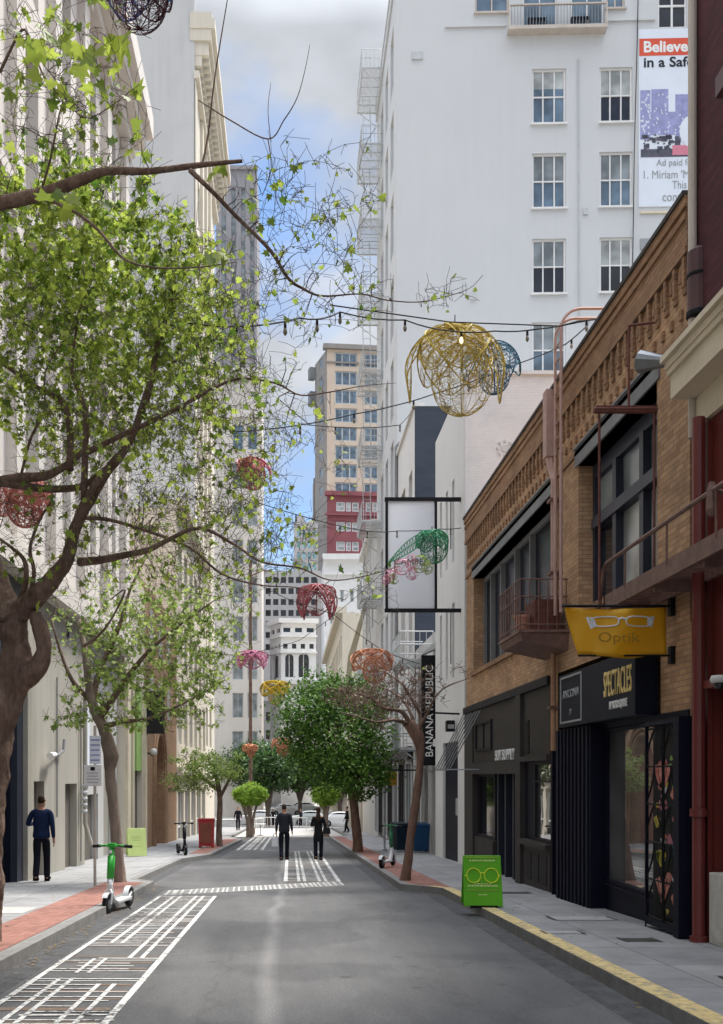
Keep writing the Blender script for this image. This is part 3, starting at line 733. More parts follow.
    for p, q in zip(us, us[1:]): g_ = MB(); fbox(g_, F, p+.036, q-.036, sill+.101, lin0-.121, n0+.01, n0+.03); g_.build('pane', 'glass_night', root)
    # fascia over the shops
    f = MB(); fbox(f, F, 18.3, d1, fas-.16, fas-.002, -.15, .10); f.build('fascia', 'charcoal_dk', root)
    # --- first shop (far): grey panels with the lettering, recessed dark entrance, bay window
    s = MB(); zt = fas-.165
    g0 = -1.4
    fbox(s, F, 26.0, d1-.01, g0, zt, -.1, .06)                     # end pilaster
    fbox(s, F, 20.45, 20.90, g0, zt, -.1, .10)                      # middle pilaster
    fbox(s, F, 20.91, 25.99, .34+EYE, zt, -.1, .02)                 # tall panel
    fbox(s, F, 20.91, 25.99, .05+EYE, .335+EYE, -.1, .09)           # sign band
    fbox(s, F, 18.36, 20.44, .40+EYE, zt, -.1, .02)
    fbox(s, F, 18.36, 20.44, .29+EYE, .395+EYE, -.1, .10)
    fbox(s, F, 18.36, 20.44, g0, -1.38+EYE, -.1, .03)                # stall riser of the bay
    fbox(s, F, 18.36, 20.44, -1.375+EYE, -1.27+EYE, -.1, .12)
    fbox(s, F, 23.7, 25.99, g0, -1.55+EYE, -.1, .0)
    for a in (18.8, 19.9): 
        pass
    s.build('shopfront', 'charcoal', root)
    pn = MB()
    for a, b in ((18.55, 19.0), (19.15, 19.6), (19.75, 20.2)): fbox(pn, F, a, b, -2.05+EYE, -1.5+EYE, .031, .045)
    pn.build('riser_panel', 'charcoal_dk', root)
    v = MB()
    for k in range(11): fbox(v, F, 19.95, 20.25, .45+EYE+k*.062, .49+EYE+k*.062, .021, .04)
    v.build('vent_grille', 'black', root)
    e = MB(); fbox(e, F, 20.91, 23.7, g0, .045+EYE, -1.3, -1.2); fbox(e, F, 20.89, 20.91, g0, .045+EYE, -1.2, -.1); fbox(e, F, 23.69, 23.71, g0, .045+EYE, -1.2, -.1); e.build('entrance_recess', 'navy', root)
    dr = MB(); 
    for a in (21.7, 22.5, 23.3): fbox(dr, F, a, a+.09, g0, .045+EYE, -.6, -.05)
    dr.build('entrance_post', 'navy_frame', root)
    window(root, F, 23.75, 25.95, -1.545+EYE, .045+EYE, .12, 1, 1, 'charcoal_dk', 'glass_dark')
    window(root, F, 23.6, 25.6, .62+EYE, 1.35+EYE, -.02, 2, 1, 'charcoal_dk', 'glass_grey', name='transom')
    window(root, F, 18.4, 19.7, -1.265+EYE, .285+EYE, .06, 1, 1, 'charcoal_dk', 'glass_shop', zs=[-.1+EYE])
    dk = MB(); fbox(dk, F, 19.71, 20.44, -1.26+EYE, .285+EYE, -.12, -.02); dk.build('reveal_panel', 'navy', root)
    lettering('SUITSUPPLY', root, F, 22.1, .47+EYE, .06, .24, 2.0, 'white_letter', -1)
    # --- second shop (near): navy door leaf, glass with sill, dark back wall
    s = MB()
    fbox(s, F, 17.85, 17.9, g0, .8+EYE, -.2, .12)
    fbox(s, F, 15.32, 17.3, g0, .78+EYE, -.1, .20)
    fbox(s, F, 13.05, 15.25, g0, -1.66+EYE, -.15, -.02)
    fbox(s, F, 13.05, 15.25, -1.655+EYE, -1.62+EYE, -.15, .02)
    fbox(s, F, 11.98, 13.04, g0, .1+EYE, -.15, -.01)
    fbox(s, F, 12.0, 18.3, .72+EYE, .80+EYE, -.2, .02)
    s.build('shopfront', 'navy', root)
    window(root, F, 13.08, 15.28, -1.615+EYE, .715+EYE, .06, 1, 1, 'navy', 'glass_shop', fw=.05)
    ds = MB()
    for k in range(9): fbox(ds, F, 15.4+k*.21, 15.46+k*.21, g0, .77+EYE, .201, .225)
    ds.build('folded_shutter', 'navy', root)
    return root

def shop_signs():
    F = right(4.5)
    r = thing('shop_sign', 'long navy boxed fascia sign reading SPECTACLES in gold letters, with a framed ANCONA panel', 'shop sign', (4.65, 14.8, .8+EYE))
    b = MB(); fbox(b, F, 13.04, 16.72, .80+EYE, 1.66+EYE, -.30, 0); b.build('box', 'navy_sign', r, bevel=.01)
    fr = MB()
    for (a, c, z0, z1) in ((15.42, 15.45, .86, 1.62), (16.58, 16.61, .86, 1.62), (15.45, 16.58, .86, .89), (15.45, 16.58, 1.59, 1.62)): fbox(fr, F, a, c, z0+EYE, z1+EYE, .0005, .014)
    fr.build('panel_frame', 'grey_letter', r)
    lettering('ANCONA', r, F, 16.02, 1.33+EYE, .002, .13, .92, 'grey_letter', -1)
    lettering('77', r, F, 16.02, 1.03+EYE, .002, .09, None, 'grey_letter', -1)
    lettering('SPECTACLES', r, F, 13.74, 1.30+EYE, .002, .36, 1.16, 'gold_letter', -1)
    lettering('BY NORD SQUARE', r, F, 13.7, .98+EYE, .002, .13, .74, 'white_letter', -1)
    # yellow banner on two arms
    d = 12.5
    G = facing(d)
    r = thing('banner', 'yellow fabric banner with drawn eyeglasses and the word Optik, slanting at its left end', 'banner', (4.8, d, 1.6+EYE))
    mb = MB(); nx, nz = 26, 10
    def q(i, j):
        u = i/nx; v = j/nz
        xl = 3.43 + .17*v; xr = 4.71
        x = xl + (xr-xl)*u
        z = (2.115 - .05*math.sin(u*3.1)*.6) - .605*v + .012*math.sin(u*9)*v
        y = d + .035*math.sin(u*7+v*2.4) + .02*math.sin(u*17+v*5)*(1-u)
        return Vector((x, y, z+EYE))
    idx = {}
    vs = [q(i, j) for j in range(nz+1) for i in range(nx+1)]
    fs = [(j*(nx+1)+i, j*(nx+1)+i+1, (j+1)*(nx+1)+i+1, (j+1)*(nx+1)+i) for j in range(nz) for i in range(nx)]
    mb.add(vs, fs); cl = mb.build('cloth', 'yellow_banner', r, smooth=True)
    so = cl.modifiers.new('thick', 'SOLIDIFY'); so.thickness = .004
    def onb(x, z, e=.02):   # a point on the cloth's front
        v = (2.115+EYE - z)/.605; u = (x-3.43-.17*v)/(4.71-3.43-.17*v)
        return Vector((x, d + .035*math.sin(u*7+v*2.4) + .02*math.sin(u*17+v*5)*(1-u) - e, z))
    gm = MB()
    for cx in (3.93, 4.35):
        pts = []
        for k in range(25):
            a = 2*math.pi*k/24; pts.append(onb(cx+.165*math.copysign(abs(math.cos(a))**.6, math.cos(a)), 1.93+EYE+.06*math.copysign(abs(math.sin(a))**.7, math.sin(a)), .008))
        gm.tube(pts, .009, 4)
    gm.tube([onb(4.09, 1.95+EYE, .008), onb(4.14, 1.97+EYE, .008), onb(4.19, 1.95+EYE, .008)], .012, 4)
    gm.add([onb(3.70, 1.99+EYE, .006), onb(3.80, 1.98+EYE, .006), onb(3.84, 1.87+EYE, .006), onb(3.76, 1.84+EYE, .006)], [(0,1,2,3)])
    gm.add([onb(4.46, 1.98+EYE, .006), onb(4.56, 2.0+EYE, .006), onb(4.53, 1.86+EYE, .006), onb(4.47, 1.88+EYE, .006)], [(0,1,2,3)])
    gm.build('eyeglasses_print', 'banner_pale', r)
    lettering('Optik', r, facing(d-.05), 4.1, 1.71+EYE, 0, .16, .52, 'brown_letter', 1, depth=.001)
    ar = MB(); ar.tube([(3.40, d, 2.125+EYE), (4.78, d, 2.125+EYE)], .018, 6); ar.tube([(3.60, d, 1.505+EYE), (4.78, d, 1.505+EYE)], .014, 6)
    ar.box(4.74, 4.80, d-.05, d+.05, 2.0+EYE, 2.26+EYE); ar.box(4.74, 4.80, d-.05, d+.05, 1.40+EYE, 1.62+EYE)
    ar.build('bracket', 'black', r)
    # tall white framed sign out over the street
    d = 28.1; G = facing(d)
    r = thing('hanging_sign', 'tall white rectangular sign in a black frame, held off the wall by black arms', 'sign', (4.8, d, 4.7+EYE))
    x0, x1 = 2.68, 4.13; z0, z1 = 4.70+EYE, 7.72+EYE
    f = MB(); f.box(x0, x0+.07, d-.05, d+.05, z0, z1); f.box(x1-.07, x1, d-.05, d+.05, z0, z1)
    f.box(x0-.02, 4.80, d-.055, d+.055, z0-.10, z0); f.box(x0-.02, 4.80, d-.055, d+.055, z1, z1+.10); f.build('frame', 'black', r)
    p = MB(); p.box(x0+.07, x1-.07, d-.02, d+.02, z0, z1); p.build('panel', 'panel_white', r)
    rd = MB(); rd.tube([(4.52, d, z1+.0), (4.52, d, z1-1.35)], .015, 5); rd.tube([(4.52, d, z0), (4.52, d, z0-1.55)], .015, 5); rd.build('stay_rod', 'black', r)
    lettering('CAMPER', r, facing(d), 3.42, 6.02+EYE, .025, .17, .98, 'black_letter', 1)
    # blade sign
    d = 34.2
    r = thing('blade_sign', 'narrow black vertical sign reading BANANA REPUBLIC in pale letters', 'sign', (4.9, d, .4+EYE))
    f = MB(); f.box(4.49, 4.99, d-.09, d+.09, .36+EYE, 4.12+EYE); f.build('panel', 'black', r)
    lettering('BANANA REPUBLIC', r, facing(d), 4.75, 2.22+EYE, .095, .26, 3.1, 'white_letter', 1, vertical=True, depth=.006)
    c = MB(); c.add([(4.49,d-.2,4.13+EYE),(5.0,d-.2,4.35+EYE),(5.0,d+.6,4.35+EYE),(4.49,d+.6,4.13+EYE),(4.49,d-.2,4.19+EYE),(5.0,d-.2,4.62+EYE),(5.0,d+.6,4.62+EYE),(4.49,d+.6,4.19+EYE)], [(0,3,2,1),(4,5,6,7),(0,1,5,4),(1,2,6,5),(2,3,7,6),(3,0,4,7)]); c.build('cap', 'white_iron', r)

def gate():
    F = right(4.63)
    r = thing('folding_gate', 'ornate black iron lattice gate folded open in front of a coloured display', 'gate', (4.7, 12.3, -.3))
    d0, d1 = 11.66, 13.0; z0, z1 = -1.90+EYE, .70+EYE
    b = MB(); fbox(b, F, d0+.16, d1-.03, z0+.05, z1-.05, -.10, -.08); b.build('display_board', 'black', r)
    rnd = random.Random(5)
    def fan(u, z, s, mt, up=1, n=4):
        m = MB()
        for k in range(n):
            a0 = -.75+1.5*k/n+.03; a1 = -.75+1.5*(k+1)/n-.03
            P = [F.P(u+s*.3*math.sin(a0), z, -.075), F.P(u+s*.3*math.sin(a1), z, -.075), F.P(u+s*1.3*math.sin(a1), z+up*s*1.05*math.cos(a1), -.075), F.P(u+s*1.3*math.sin((a0+a1)/2), z+up*s*1.12*math.cos((a0+a1)/2), -.075), F.P(u+s*1.3*math.sin(a0), z+up*s*1.05*math.cos(a0), -.075)]
            m.add(P, [(0,1,2,3,4)])
        m.build('petal_print', mt, r)
    for (u, z, s, mt, up) in ((12.64, -.18, .34, 'red_fan', 1), (12.1, .02, .32, 'red_fan', -1), (12.62, -.22, .2, 'pink_print', -1), (12.12, -.66, .2, 'pink_print', 1), (12.64, -1.62, .32, 'red_fan', 1), (12.10, -1.74, .30, 'red_fan', 1), (12.68, -1.15, .2, 'yellow_print', 1), (12.14, -1.02, .2, 'teal_print', 1), (11.95, -1.2, .15, 'yellow_print', 1), (12.42, -1.35, .14, 'red_fan', 1), (12.82, -.66, .14, 'yellow_print', 1), (12.40, -.72, .13, 'pink_print', -1), (12.05, -1.4, .13, 'pink_print', 1), (12.6, -.9, .12, 'banner_pale', 1)):
        fan(u, z+EYE, s, mt, up)
    for k in range(34):
        fan(rnd.uniform(11.95, 12.85), rnd.uniform(-1.75, .3)+EYE, rnd.uniform(.05, .10), rnd.choice(['red_fan', 'pink_print', 'yellow_print', 'teal_print', 'green_panel', 'banner_pale']), rnd.choice((1, -1)), 3)
    f = MB()
    fbox(f, F, d0, d0+.16, z0, z1, -.14, .10); fbox(f, F, d1-.035, d1, z0, z1, -.02, .02)
    fbox(f, F, d0+.161, d1-.036, z1-.06, z1, -.03, .03); fbox(f, F, d0+.161, d1-.036, z0, z0+.09, -.03, .03)
    f.build('frame', 'navy', r)
    g = MB(); a, b_ = d0+.17, d1-.04; mid = (a+b_)/2; rows = 5; H = (z1-z0-.2)/rows
    for i in range(rows+1): g.tube([F.P(a, z0+.1+i*H, 0), F.P(b_, z0+.1+i*H, 0)], .012, 4)
    for u in (mid,): g.tube([F.P(u, z0+.09, .004), F.P(u, z1-.06, .004)], .02, 4)
    for (p, q) in ((a, mid), (mid, b_)):
        for i in range(0, rows, 1):
            zl, zh = z0+.1+i*H, z0+.1+(i+1)*H; c = (p+q)/2
            for (u0_, u1_) in ((p, c), (q, c)):
                pts = []
                for k in range(7):
                    t = k/6; w = math.sin(t*math.pi/2) if i % 2 else 1-math.cos(t*math.pi/2)
                    pts.append(F.P(u0_+(u1_-u0_)*w, zl+(zh-zl)*t, .012))
                g.tube(pts, .013, 4)
    g.build('lattice', 'black', r)
    w = MB(); w.tube([F.P(d1-.01, z0+.02, .01), F.P(d1-.01, z0-.12, .01)], .012, 5); w.build('drop_bolt', 'black', r)

def pipes_and_escapes():
    F = right(XR)
    # pink square duct with a jog
    r = thing('downpipe', 'dusty pink downpipe with a wide hopper and a jog on the tan brick pier', 'downpipe', (4.7, 18.15, -.4))
    m = MB(); fbox(m, F, 17.95, 18.2, 5.75+EYE, 6.95+EYE, .01, .20)
    P = F.P
    m.tube([P(18.08,5.78+EYE,.10), P(17.98,5.45+EYE,.09), P(17.9,5.3+EYE,.08)], [.10, .07, .056], 8)
    m.tube([P(17.9,5.32+EYE,.08), P(17.9,2.5+EYE,.08)], .055, 8)
    m.build('pipe', 'pink_pipe', r)
    m = MB(); m.tube([P(17.88,2.5+EYE,.09), P(17.88,.45+EYE,.09)], .05, 8); m.build('lower_pipe', 'copper_pipe', r)
    m = MB()
    for z in (4.9, 3.6, 1.2): fbox(m, F, 17.78, 18.02, z+EYE, z+.05+EYE, .0, .17)
    m.build('strap', 'iron_brown', r)
    # gooseneck roof ladder
    r = thing('roof_ladder', 'dusty pink iron ladder whose rails arch over the roof edge beside the downpipe', 'ladder', (4.6, 17.7, 2.6+EYE))
    m = MB()
    for dx in (0, .36):
        u = 17.15 - dx
        pts = [P(u, 5.4+EYE, .25), P(u, 7.5+EYE, .25)]
        for k in range(1, 7):
            a = math.pi/2*k/6; pts.append(P(u, 7.5+EYE+.35*math.sin(a), .25-.35*(1-math.cos(a))))
        pts += [P(u, 7.85+EYE, -.75)]
        for k in range(1, 5):
            a = math.pi/2*k/4; pts.append(P(u, 7.85+EYE-.2*(1-math.cos(a)), -.75-.2*math.sin(a)))
        pts.append(P(u, 6.8+EYE, -.95))
        m.tube(pts, .026, 6)
    m.build('rail', 'pink_pipe', r)
    for k in range(9):
        m = MB(); m.tube([P(17.15, 5.5+EYE+k*.26, .25), P(16.79, 5.5+EYE+k*.26, .25)], .014, 5); m.build('rung', 'pink_pipe', r)
    m = MB(); m.tube([P(17.15, 2.75+EYE, .25), P(17.15, 5.39+EYE, .25)], .03, 6); m.tube([P(16.79, 2.75+EYE, .25), P(16.79, 5.39+EYE, .25)], .03, 6)
    m.build('lower_rail', 'pink_pipe', r)
    # small balcony
    r = thing('balcony', 'small brown iron balcony with thin vertical railings under the left upper window', 'balcony', (4.8, 18, 2.2+EYE))
    d0, d1, X0, zf = 17.2, 18.86, 3.96, 2.47+EYE
    m = MB(); m.add([(X0,d0,zf),(4.8,d0,zf),(4.8,d1,zf),(X0,d1,zf),(X0+.05,d0+.05,zf-.12),(4.8,d0+.05,zf-.30),(4.8,d1-.05,zf-.30),(X0+.05,d1-.05,zf-.12)], [(0,1,2,3),(4,7,6,5),(0,4,5,1),(1,5,6,2),(2,6,7,3),(3,7,4,0)])
    m.box(X0-.03, 4.8, d0-.03, d1+.03, zf+.001, zf+.05); m.build('platform', 'iron_brown', r)
    m = MB(); zr = zf+.92
    for z in (zr, zf+.62, zf+.14):
        m.tube([(4.78,d0,z),(X0,d0,z)], .014, 5); m.tube([(X0,d0,z),(X0,d1,z)], .014, 5); m.tube([(X0,d1,z),(4.78,d1,z)], .014, 5)
    m.build('handrail', 'iron_brown', r)
    bars = [(X0, d0+(d1-d0)*k/9) for k in range(10)] + [(X0+(4.75-X0)*k/5, d0) for k in range(1, 6)] + [(X0+(4.75-X0)*k/5, d1) for k in range(1, 6)]
    for (x, y) in bars:
        m = MB(); m.tube([(x,y,zf+.05),(x,y,zr)], .011, 4); m.build('baluster', 'iron_brown', r)
    t = MB(); t.box(4.25, 4.7, 17.35, 18.1, zf+.055, zf+.60)
    for k in range(7): t.box(4.245, 4.249, 17.38, 18.07, zf+.1+k*.07, zf+.13+k*.07); t.box(4.28, 4.68, 17.344, 17.349, zf+.1+k*.07, zf+.13+k*.07)
    tag(t.build('air_conditioner', 'iron_red'), 'louvred reddish brown air conditioner box on the small balcony', 'air conditioner')
    t = MB(); t.lathe((4.12, 17.75, zf+.50), [(.05,0),(.10,.14),(.11,.16)], 12); 
    t = MB(); t.lathe((4.12, 17.75, zf+.055), [(.09,0),(.14,.26),(.16,.28),(.16,.32),(.12,.32)], 14)
    tag(t.build('flower_pot', 'terracotta', smooth=False), 'pink terracotta flower pot on the small balcony', 'flower pot')
    # walkway at right with slatted floor
    r = thing('fire_escape_walkway', 'brown iron fire escape walkway with a slatted floor over the yellow banner', 'fire escape', (4.8, 11.5, 2.3+EYE))
    X0 = 4.22; d0, d1 = 7.2, 13.45; zf = 2.36+EYE
    m = MB(); m.box(X0, X0+.05, d0, d1, zf-.14, zf+.06); m.box(4.72, 4.77, d0, d1, zf-.14, zf+.02); m.box(X0, 4.77, d1-.05, d1, zf-.14, zf+.061)
    for k in range(5): m.box(X0+.05, 4.8, d0+.3+k*1.4, d0+.36+k*1.4, zf-.2, zf-.06)
    m.build('frame', 'iron_brown', r)
    m = MB(); k = d0+.05
    while k < d1-.1: m.box(X0+.05, 4.72, k, k+.055, zf-.04, zf-.01); k += .115
    m.build('slats', 'iron_brown', r)
    m = MB(); zr = 2.86+EYE
    m.tube([(X0,d0,zr),(X0,d1-.1,zr-.02),(X0,d1+.02,zr-.1),(X0,d1+.14,zr-.42),(X0+.02,d1+.26,zr-.56)], .026, 6); m.build('handrail', 'iron_brown', r)
    for y in (12.6, 11.2, 9.9, 8.5):
        m = MB(); m.tube([(X0,y,zf),(X0,y,zr)], .014, 5); m.build('post', 'iron_brown', r)
    m = MB(); m.lathe((X0, 10.0, zr-.1), [(.03,-.16),(.06,-.1),(.05,.1),(.03,.18)], 10); m.tube([(X0, 10.0, zr+.02), (X0+.3, 10.0, zr-.1), (4.8, 10.0, zr-.1)], .025, 6); m.build('clamp', 'iron_brown', r)
    # counterweight frame
    r = thing('ladder_hanger', 'dark red iron trapeze hung beside the right upper window, a crossbar with two long rods', 'fire escape', (4.4, 13.1, 2.4+EYE))
    m = MB(); d = 13.1; m.box(4.0, 4.86, d-.04, d+.04, 4.76+EYE, 4.84+EYE); m.tube([(3.98,d,4.8+EYE),(4.88,d,4.8+EYE)], .05, 6); m.build('crossbar', 'iron_red', r)
    for (a, b) in (((4.05,d,4.78+EYE),(4.05,d,2.3+EYE)), ((4.77,d,4.78+EYE),(4.77,d,2.4+EYE)), ((4.44,d,4.82+EYE),(4.44,d,5.9+EYE))):
        m = MB(); m.tube([a, b], .018, 5); m.build('rod', 'iron_red', r)
    m = MB(); m.tube([(4.44,d,5.9+EYE),(4.86,d,5.95+EYE)], .018, 5); m.build('wall_arm', 'iron_red', r)
    # floodlight near the cornice
    r = thing('floodlight', 'grey wall floodlight under the corbelled brick at the near end of the roofline', 'lamp', (4.6, 12.5, 5.1+EYE))
    m = MB(); m.tube([(4.68,12.3,5.10+EYE),(4.42,12.6,5.22+EYE)], [.05,.14], 12); m.build('shade', 'grey_metal', r)
    m = MB(); m.tube([(4.68,12.3,5.10+EYE),(4.80,12.25,5.08+EYE)], .02, 6); m.build('arm', 'grey_metal', r)

def red_building():
    F = right(4.82)
    root = thing('maroon_building', 'maroon painted building with a cream cornice and purple brick upper storey at the right edge', 'building', (4.82, 8, -.3))
    d0, d1 = -6.0, 11.85
    op = (9.4, 11.35, -2.4+EYE+.3, .72+EYE, .5)
    m = MB(); fwall(m, F, d0, d1, -1.2, 4.14+EYE, [(9.4, 11.35, -1.19, .98+EYE, .5)])
    m.quad(F.P(d1,-1.2,0),F.P(d1,4.14+EYE,0),F.P(d1,4.14+EYE,-9),F.P(d1,-1.2,-9)); m.build('wall', 'maroon', root)
    m = MB(); wo = (9.3, 10.7, 7.55+EYE, 10.0+EYE, .25); wo2 = (6.0, 7.4, 7.55+EYE, 10.0+EYE, .25)
    fwall(m, F, d0, d1, 4.97+EYE, 18+EYE, [wo, wo2]); m.quad(F.P(d1,4.97+EYE,0),F.P(d1,18+EYE,0),F.P(d1,18+EYE,-9),F.P(d1,4.97+EYE,-9)); m.quad(F.P(d0,18+EYE,0),F.P(d1,18+EYE,0),F.P(d1,18+EYE,-9),F.P(d0,18+EYE,-9))
    m.build('upper_wall', 'brick_purple', root)
    for w in (wo, wo2):
        ww = window(root, F, *w[:4], .2, 1, 2, 'iron_red', 'glass_dark'); 
        s = MB(); fbox(s, F, w[0]-.12, w[1]+.12, w[2]-.22, w[2]-.003, -.02, .22); fbox(s, F, w[0]-.12, w[1]+.12, w[3]+.003, w[3]+.22, -.02, .16); s.build('sill', 'purple_metal', ww)
        g = MB()
        for k in range(6): fbox(g, F, w[0]+.1+k*.24, w[0]+.12+k*.24, w[2]+.02, w[2]+1.0, .12, .14)
        fbox(g, F, w[0], w[1], w[2]+1.001, w[2]+1.04, .10, .16); g.build('guard', 'iron_red', ww)
    c = MB(); z = 4.14+EYE
    fbox(c, F, d0, d1, z, 4.46+EYE, -.1, .03); fbox(c, F, d0, d1+.0, z-.05, z-.001, -.1, .06)
    fbox(c, F, d0, d1, 4.461+EYE, 4.74+EYE, -.1, .31); fbox(c, F, d0, d1+.02, 4.741+EYE, 4.81+EYE, -.1, .35); fbox(c, F, d0, d1+.03, 4.811+EYE, 4.90+EYE, -.1, .37); fbox(c, F, d0, d1+.05, 4.901+EYE, 4.97+EYE, -.1, .42)
    c.build('cornice', 'cream', root)
    s = MB(); fbox(s, F, 11.42, 11.80, -1.2, 4.05+EYE, -.01, .05); s.build('pilaster', 'maroon', root)
    dr = MB(); fbox(dr, F, 9.42, 11.33, -1.2, .97+EYE, -.49, -.42); dr.build('door_panel', 'maroon_pipe', root)
    lb = MB(); fbox(lb, F, 9.3, 11.37, .99+EYE, 1.08+EYE, -.02, .12); lb.build('door_hood', 'maroon_pipe', root)
    # downpipe and leader
    F2 = right(XR)
    r = thing('downpipe', 'maroon ground floor downpipe with raised collars at the corner of the maroon building', 'downpipe', (4.7, 11.75, -.3))
    m = MB(); m.tube([(4.68,11.45,4.1+EYE),(4.68,11.45,-1.93+EYE)], .072, 10); m.build('pipe', 'maroon_pipe', r)
    for z in (-.42, -1.88): 
        m = MB(); m.lathe((4.68,11.45,z+EYE), [(.075,-.05),(.10,-.045),(.10,.045),(.075,.05)], 12); m.build('collar', 'maroon_pipe', r)
    r = thing('downpipe', 'pale grey upper downpipe that drops into a fat purple brown sleeve above the cornice', 'downpipe', (4.7, 11.98, 5.2+EYE))
    m = MB(); m.tube([(4.765,11.84,14+EYE),(4.765,11.84,4.0+EYE)], .05, 10); m.build('pipe', 'cream_pipe', r)
    m = MB(); m.lathe((4.82,11.80,5.42+EYE), [(.115,0),(.125,.02),(.125,.76),(.09,.80)], 16); m.build('sleeve', 'purple_metal', r)
    m = MB(); m.lathe((4.82,11.80,5.9+EYE), [(.13,-.02),(.136,-.015),(.136,.015),(.13,.02)], 16); m.lathe((4.82,11.80,5.44+EYE), [(.13,-.03),(.14,-.02),(.14,.03),(.13,.04)], 16); m.build('band', 'black', r)
    # chipped cabinet
    r = thing('utility_cabinet', 'chipped cream utility cabinet standing against the maroon wall at the right edge', 'cabinet', (4.6, 11.1, gz(11)+.13))
    g = gz(11.1)+.13
    m = MB(); m.box(4.74, 5.05, 9.7, 11.32, g, g+.80); m.build('body', 'cabinet', r, bevel=.012)
    m = MB(); m.box(4.733, 4.737, 10.3, 11.2, g+.06, g+.72); m.build('door', 'cabinet', r)
    m = MB(); m.box(4.733, 4.7369, 9.9, 10.2, g+.05, g+.3); m.build('vent', 'hatch', r)
    r = thing('security_camera', 'small white dome security camera on the maroon wall above the cabinet', 'camera', (4.7, 11.45, .98+EYE))
    m = MB(); m.lathe((4.66, 10.85, 1.05+EYE), [(.085,.04),(.10,0),(.085,-.04)], 14); m.tube([(4.66,10.85,1.05+EYE),(4.82,10.85,1.07+EYE)], .03, 8); m.build('housing', 'white_paint', r, smooth=True)
    m = MB(); m.lathe((4.66, 10.85, 1.01+EYE), [(.065,0),(.055,-.05),(.02,-.075)], 14); m.build('lens_dome', 'glass_dark', r, smooth=True)

def white_low_building():
    """B2: plain white three storey front with slit windows beyond the tan brick building"""
    F = right(XR)
    root = thing('white_building', 'low plain white building with narrow slit windows next to the tan brick building', 'building', (XR, 30, -1))
    d0, d1, top = 27.5, 33.0, 11.0+EYE
    ops = []
    for z0, z1 in ((6.3, 8.7), (2.9, 5.1)):
        for a in (29.2, 30.4, 31.6): ops.append((a, a+.42, z0+EYE, z1+EYE, .25))
    door = (28.15, 31.2, -2.0, 1.0+EYE-.0, .35)
    m = MB(); mass(m, F, d0, d1, -2.0, top, 14, ops+[(28.6, 31.4, -1.99, 1.02+EYE, .12)]); m.build('wall', 'white_street', root)
    # the party wall that shows above the brick roof
    G = facing(d0-.01); p = MB(); fbox(p, G, XR+.01, XR+14, 5+EYE, top+.02, 0, .02); fbox(p, G, XR-.02, XR+14, top+.021, top+.12, -.3, .08); p.build('party_wall', 'white_brick', root)
    me = MB(); me.lathe((5.9, d0-.05, 9.0+EYE), [(.10,.0),(.12,.02),(.12,.03)], 14, 'y')
    for k in range(8):
        a = math.pi/4*k; me.box(5.9+.2*math.cos(a)-.03, 5.9+.2*math.cos(a)+.03, d0-.06, d0-.03, 9+EYE+.2*math.sin(a)-.03, 9+EYE+.2*math.sin(a)+.03)
    me.build('wall_tie', 'white_iron', root)
    for o in ops: window(root, F, *o[:4], .2, 1, 2, 'white_iron', 'glass_grey', fw=.04)
    m = MB(); fbox(m, F, 28.62, 31.38, -1.98, 1.01+EYE, -.12, -.08); m.build('door', 'navy', root)
    m = MB(); fbox(m, F, 28.85, 29.35, -1.15+EYE, -.65+EYE, -.079, -.06); m.build('poster', 'grey_letter', root)
    m = MB(); fbox(m, F, 28.5, 28.56, 1.75+EYE, 1.80+EYE, 0, .2); m.tube([(4.78,28.2,1.75+EYE),(4.1,28.2,1.78+EYE)], .03, 6)
    tag(m.build('awning_bar', 'black'), 'thin black rod sticking out over the dark doorway of the low white building', 'rod')
    r = thing('wall_lamp', 'small black box lamp on the white wall above the dark doorway', 'lamp', (4.7, 29, 1.3+EYE))
    m = MB(); m.box(4.5, 4.74, 28.7, 29.0, 1.28+EYE, 1.60+EYE); m.build('housing', 'black', r, bevel=.02)
    m = MB(); m.box(4.53, 4.71, 28.69, 28.699, 1.36+EYE, 1.48+EYE); m.build('face', 'grey_letter', r)
    # folded awning frame: slanting rods
    r = thing('slanted_rack', 'bare awning rack of slanting pale and dark rods over the far shop corner', 'rack', (4.5, 25.5, .2+EYE))
    m = MB(); 
    for k in range(7):
        y = 24.9+k*.42; m.tube([(4.78, y, 1.72+EYE), (3.98, y+.02, .16+EYE)], .016, 4)
    m.tube([(3.98,24.9,.16+EYE),(3.98,27.45,.16+EYE)], .02, 5); m.tube([(3.98,24.9,.16+EYE),(4.78,24.9,.16+EYE)], .016, 5); m.build('awning_rod', 'grey_metal', r)

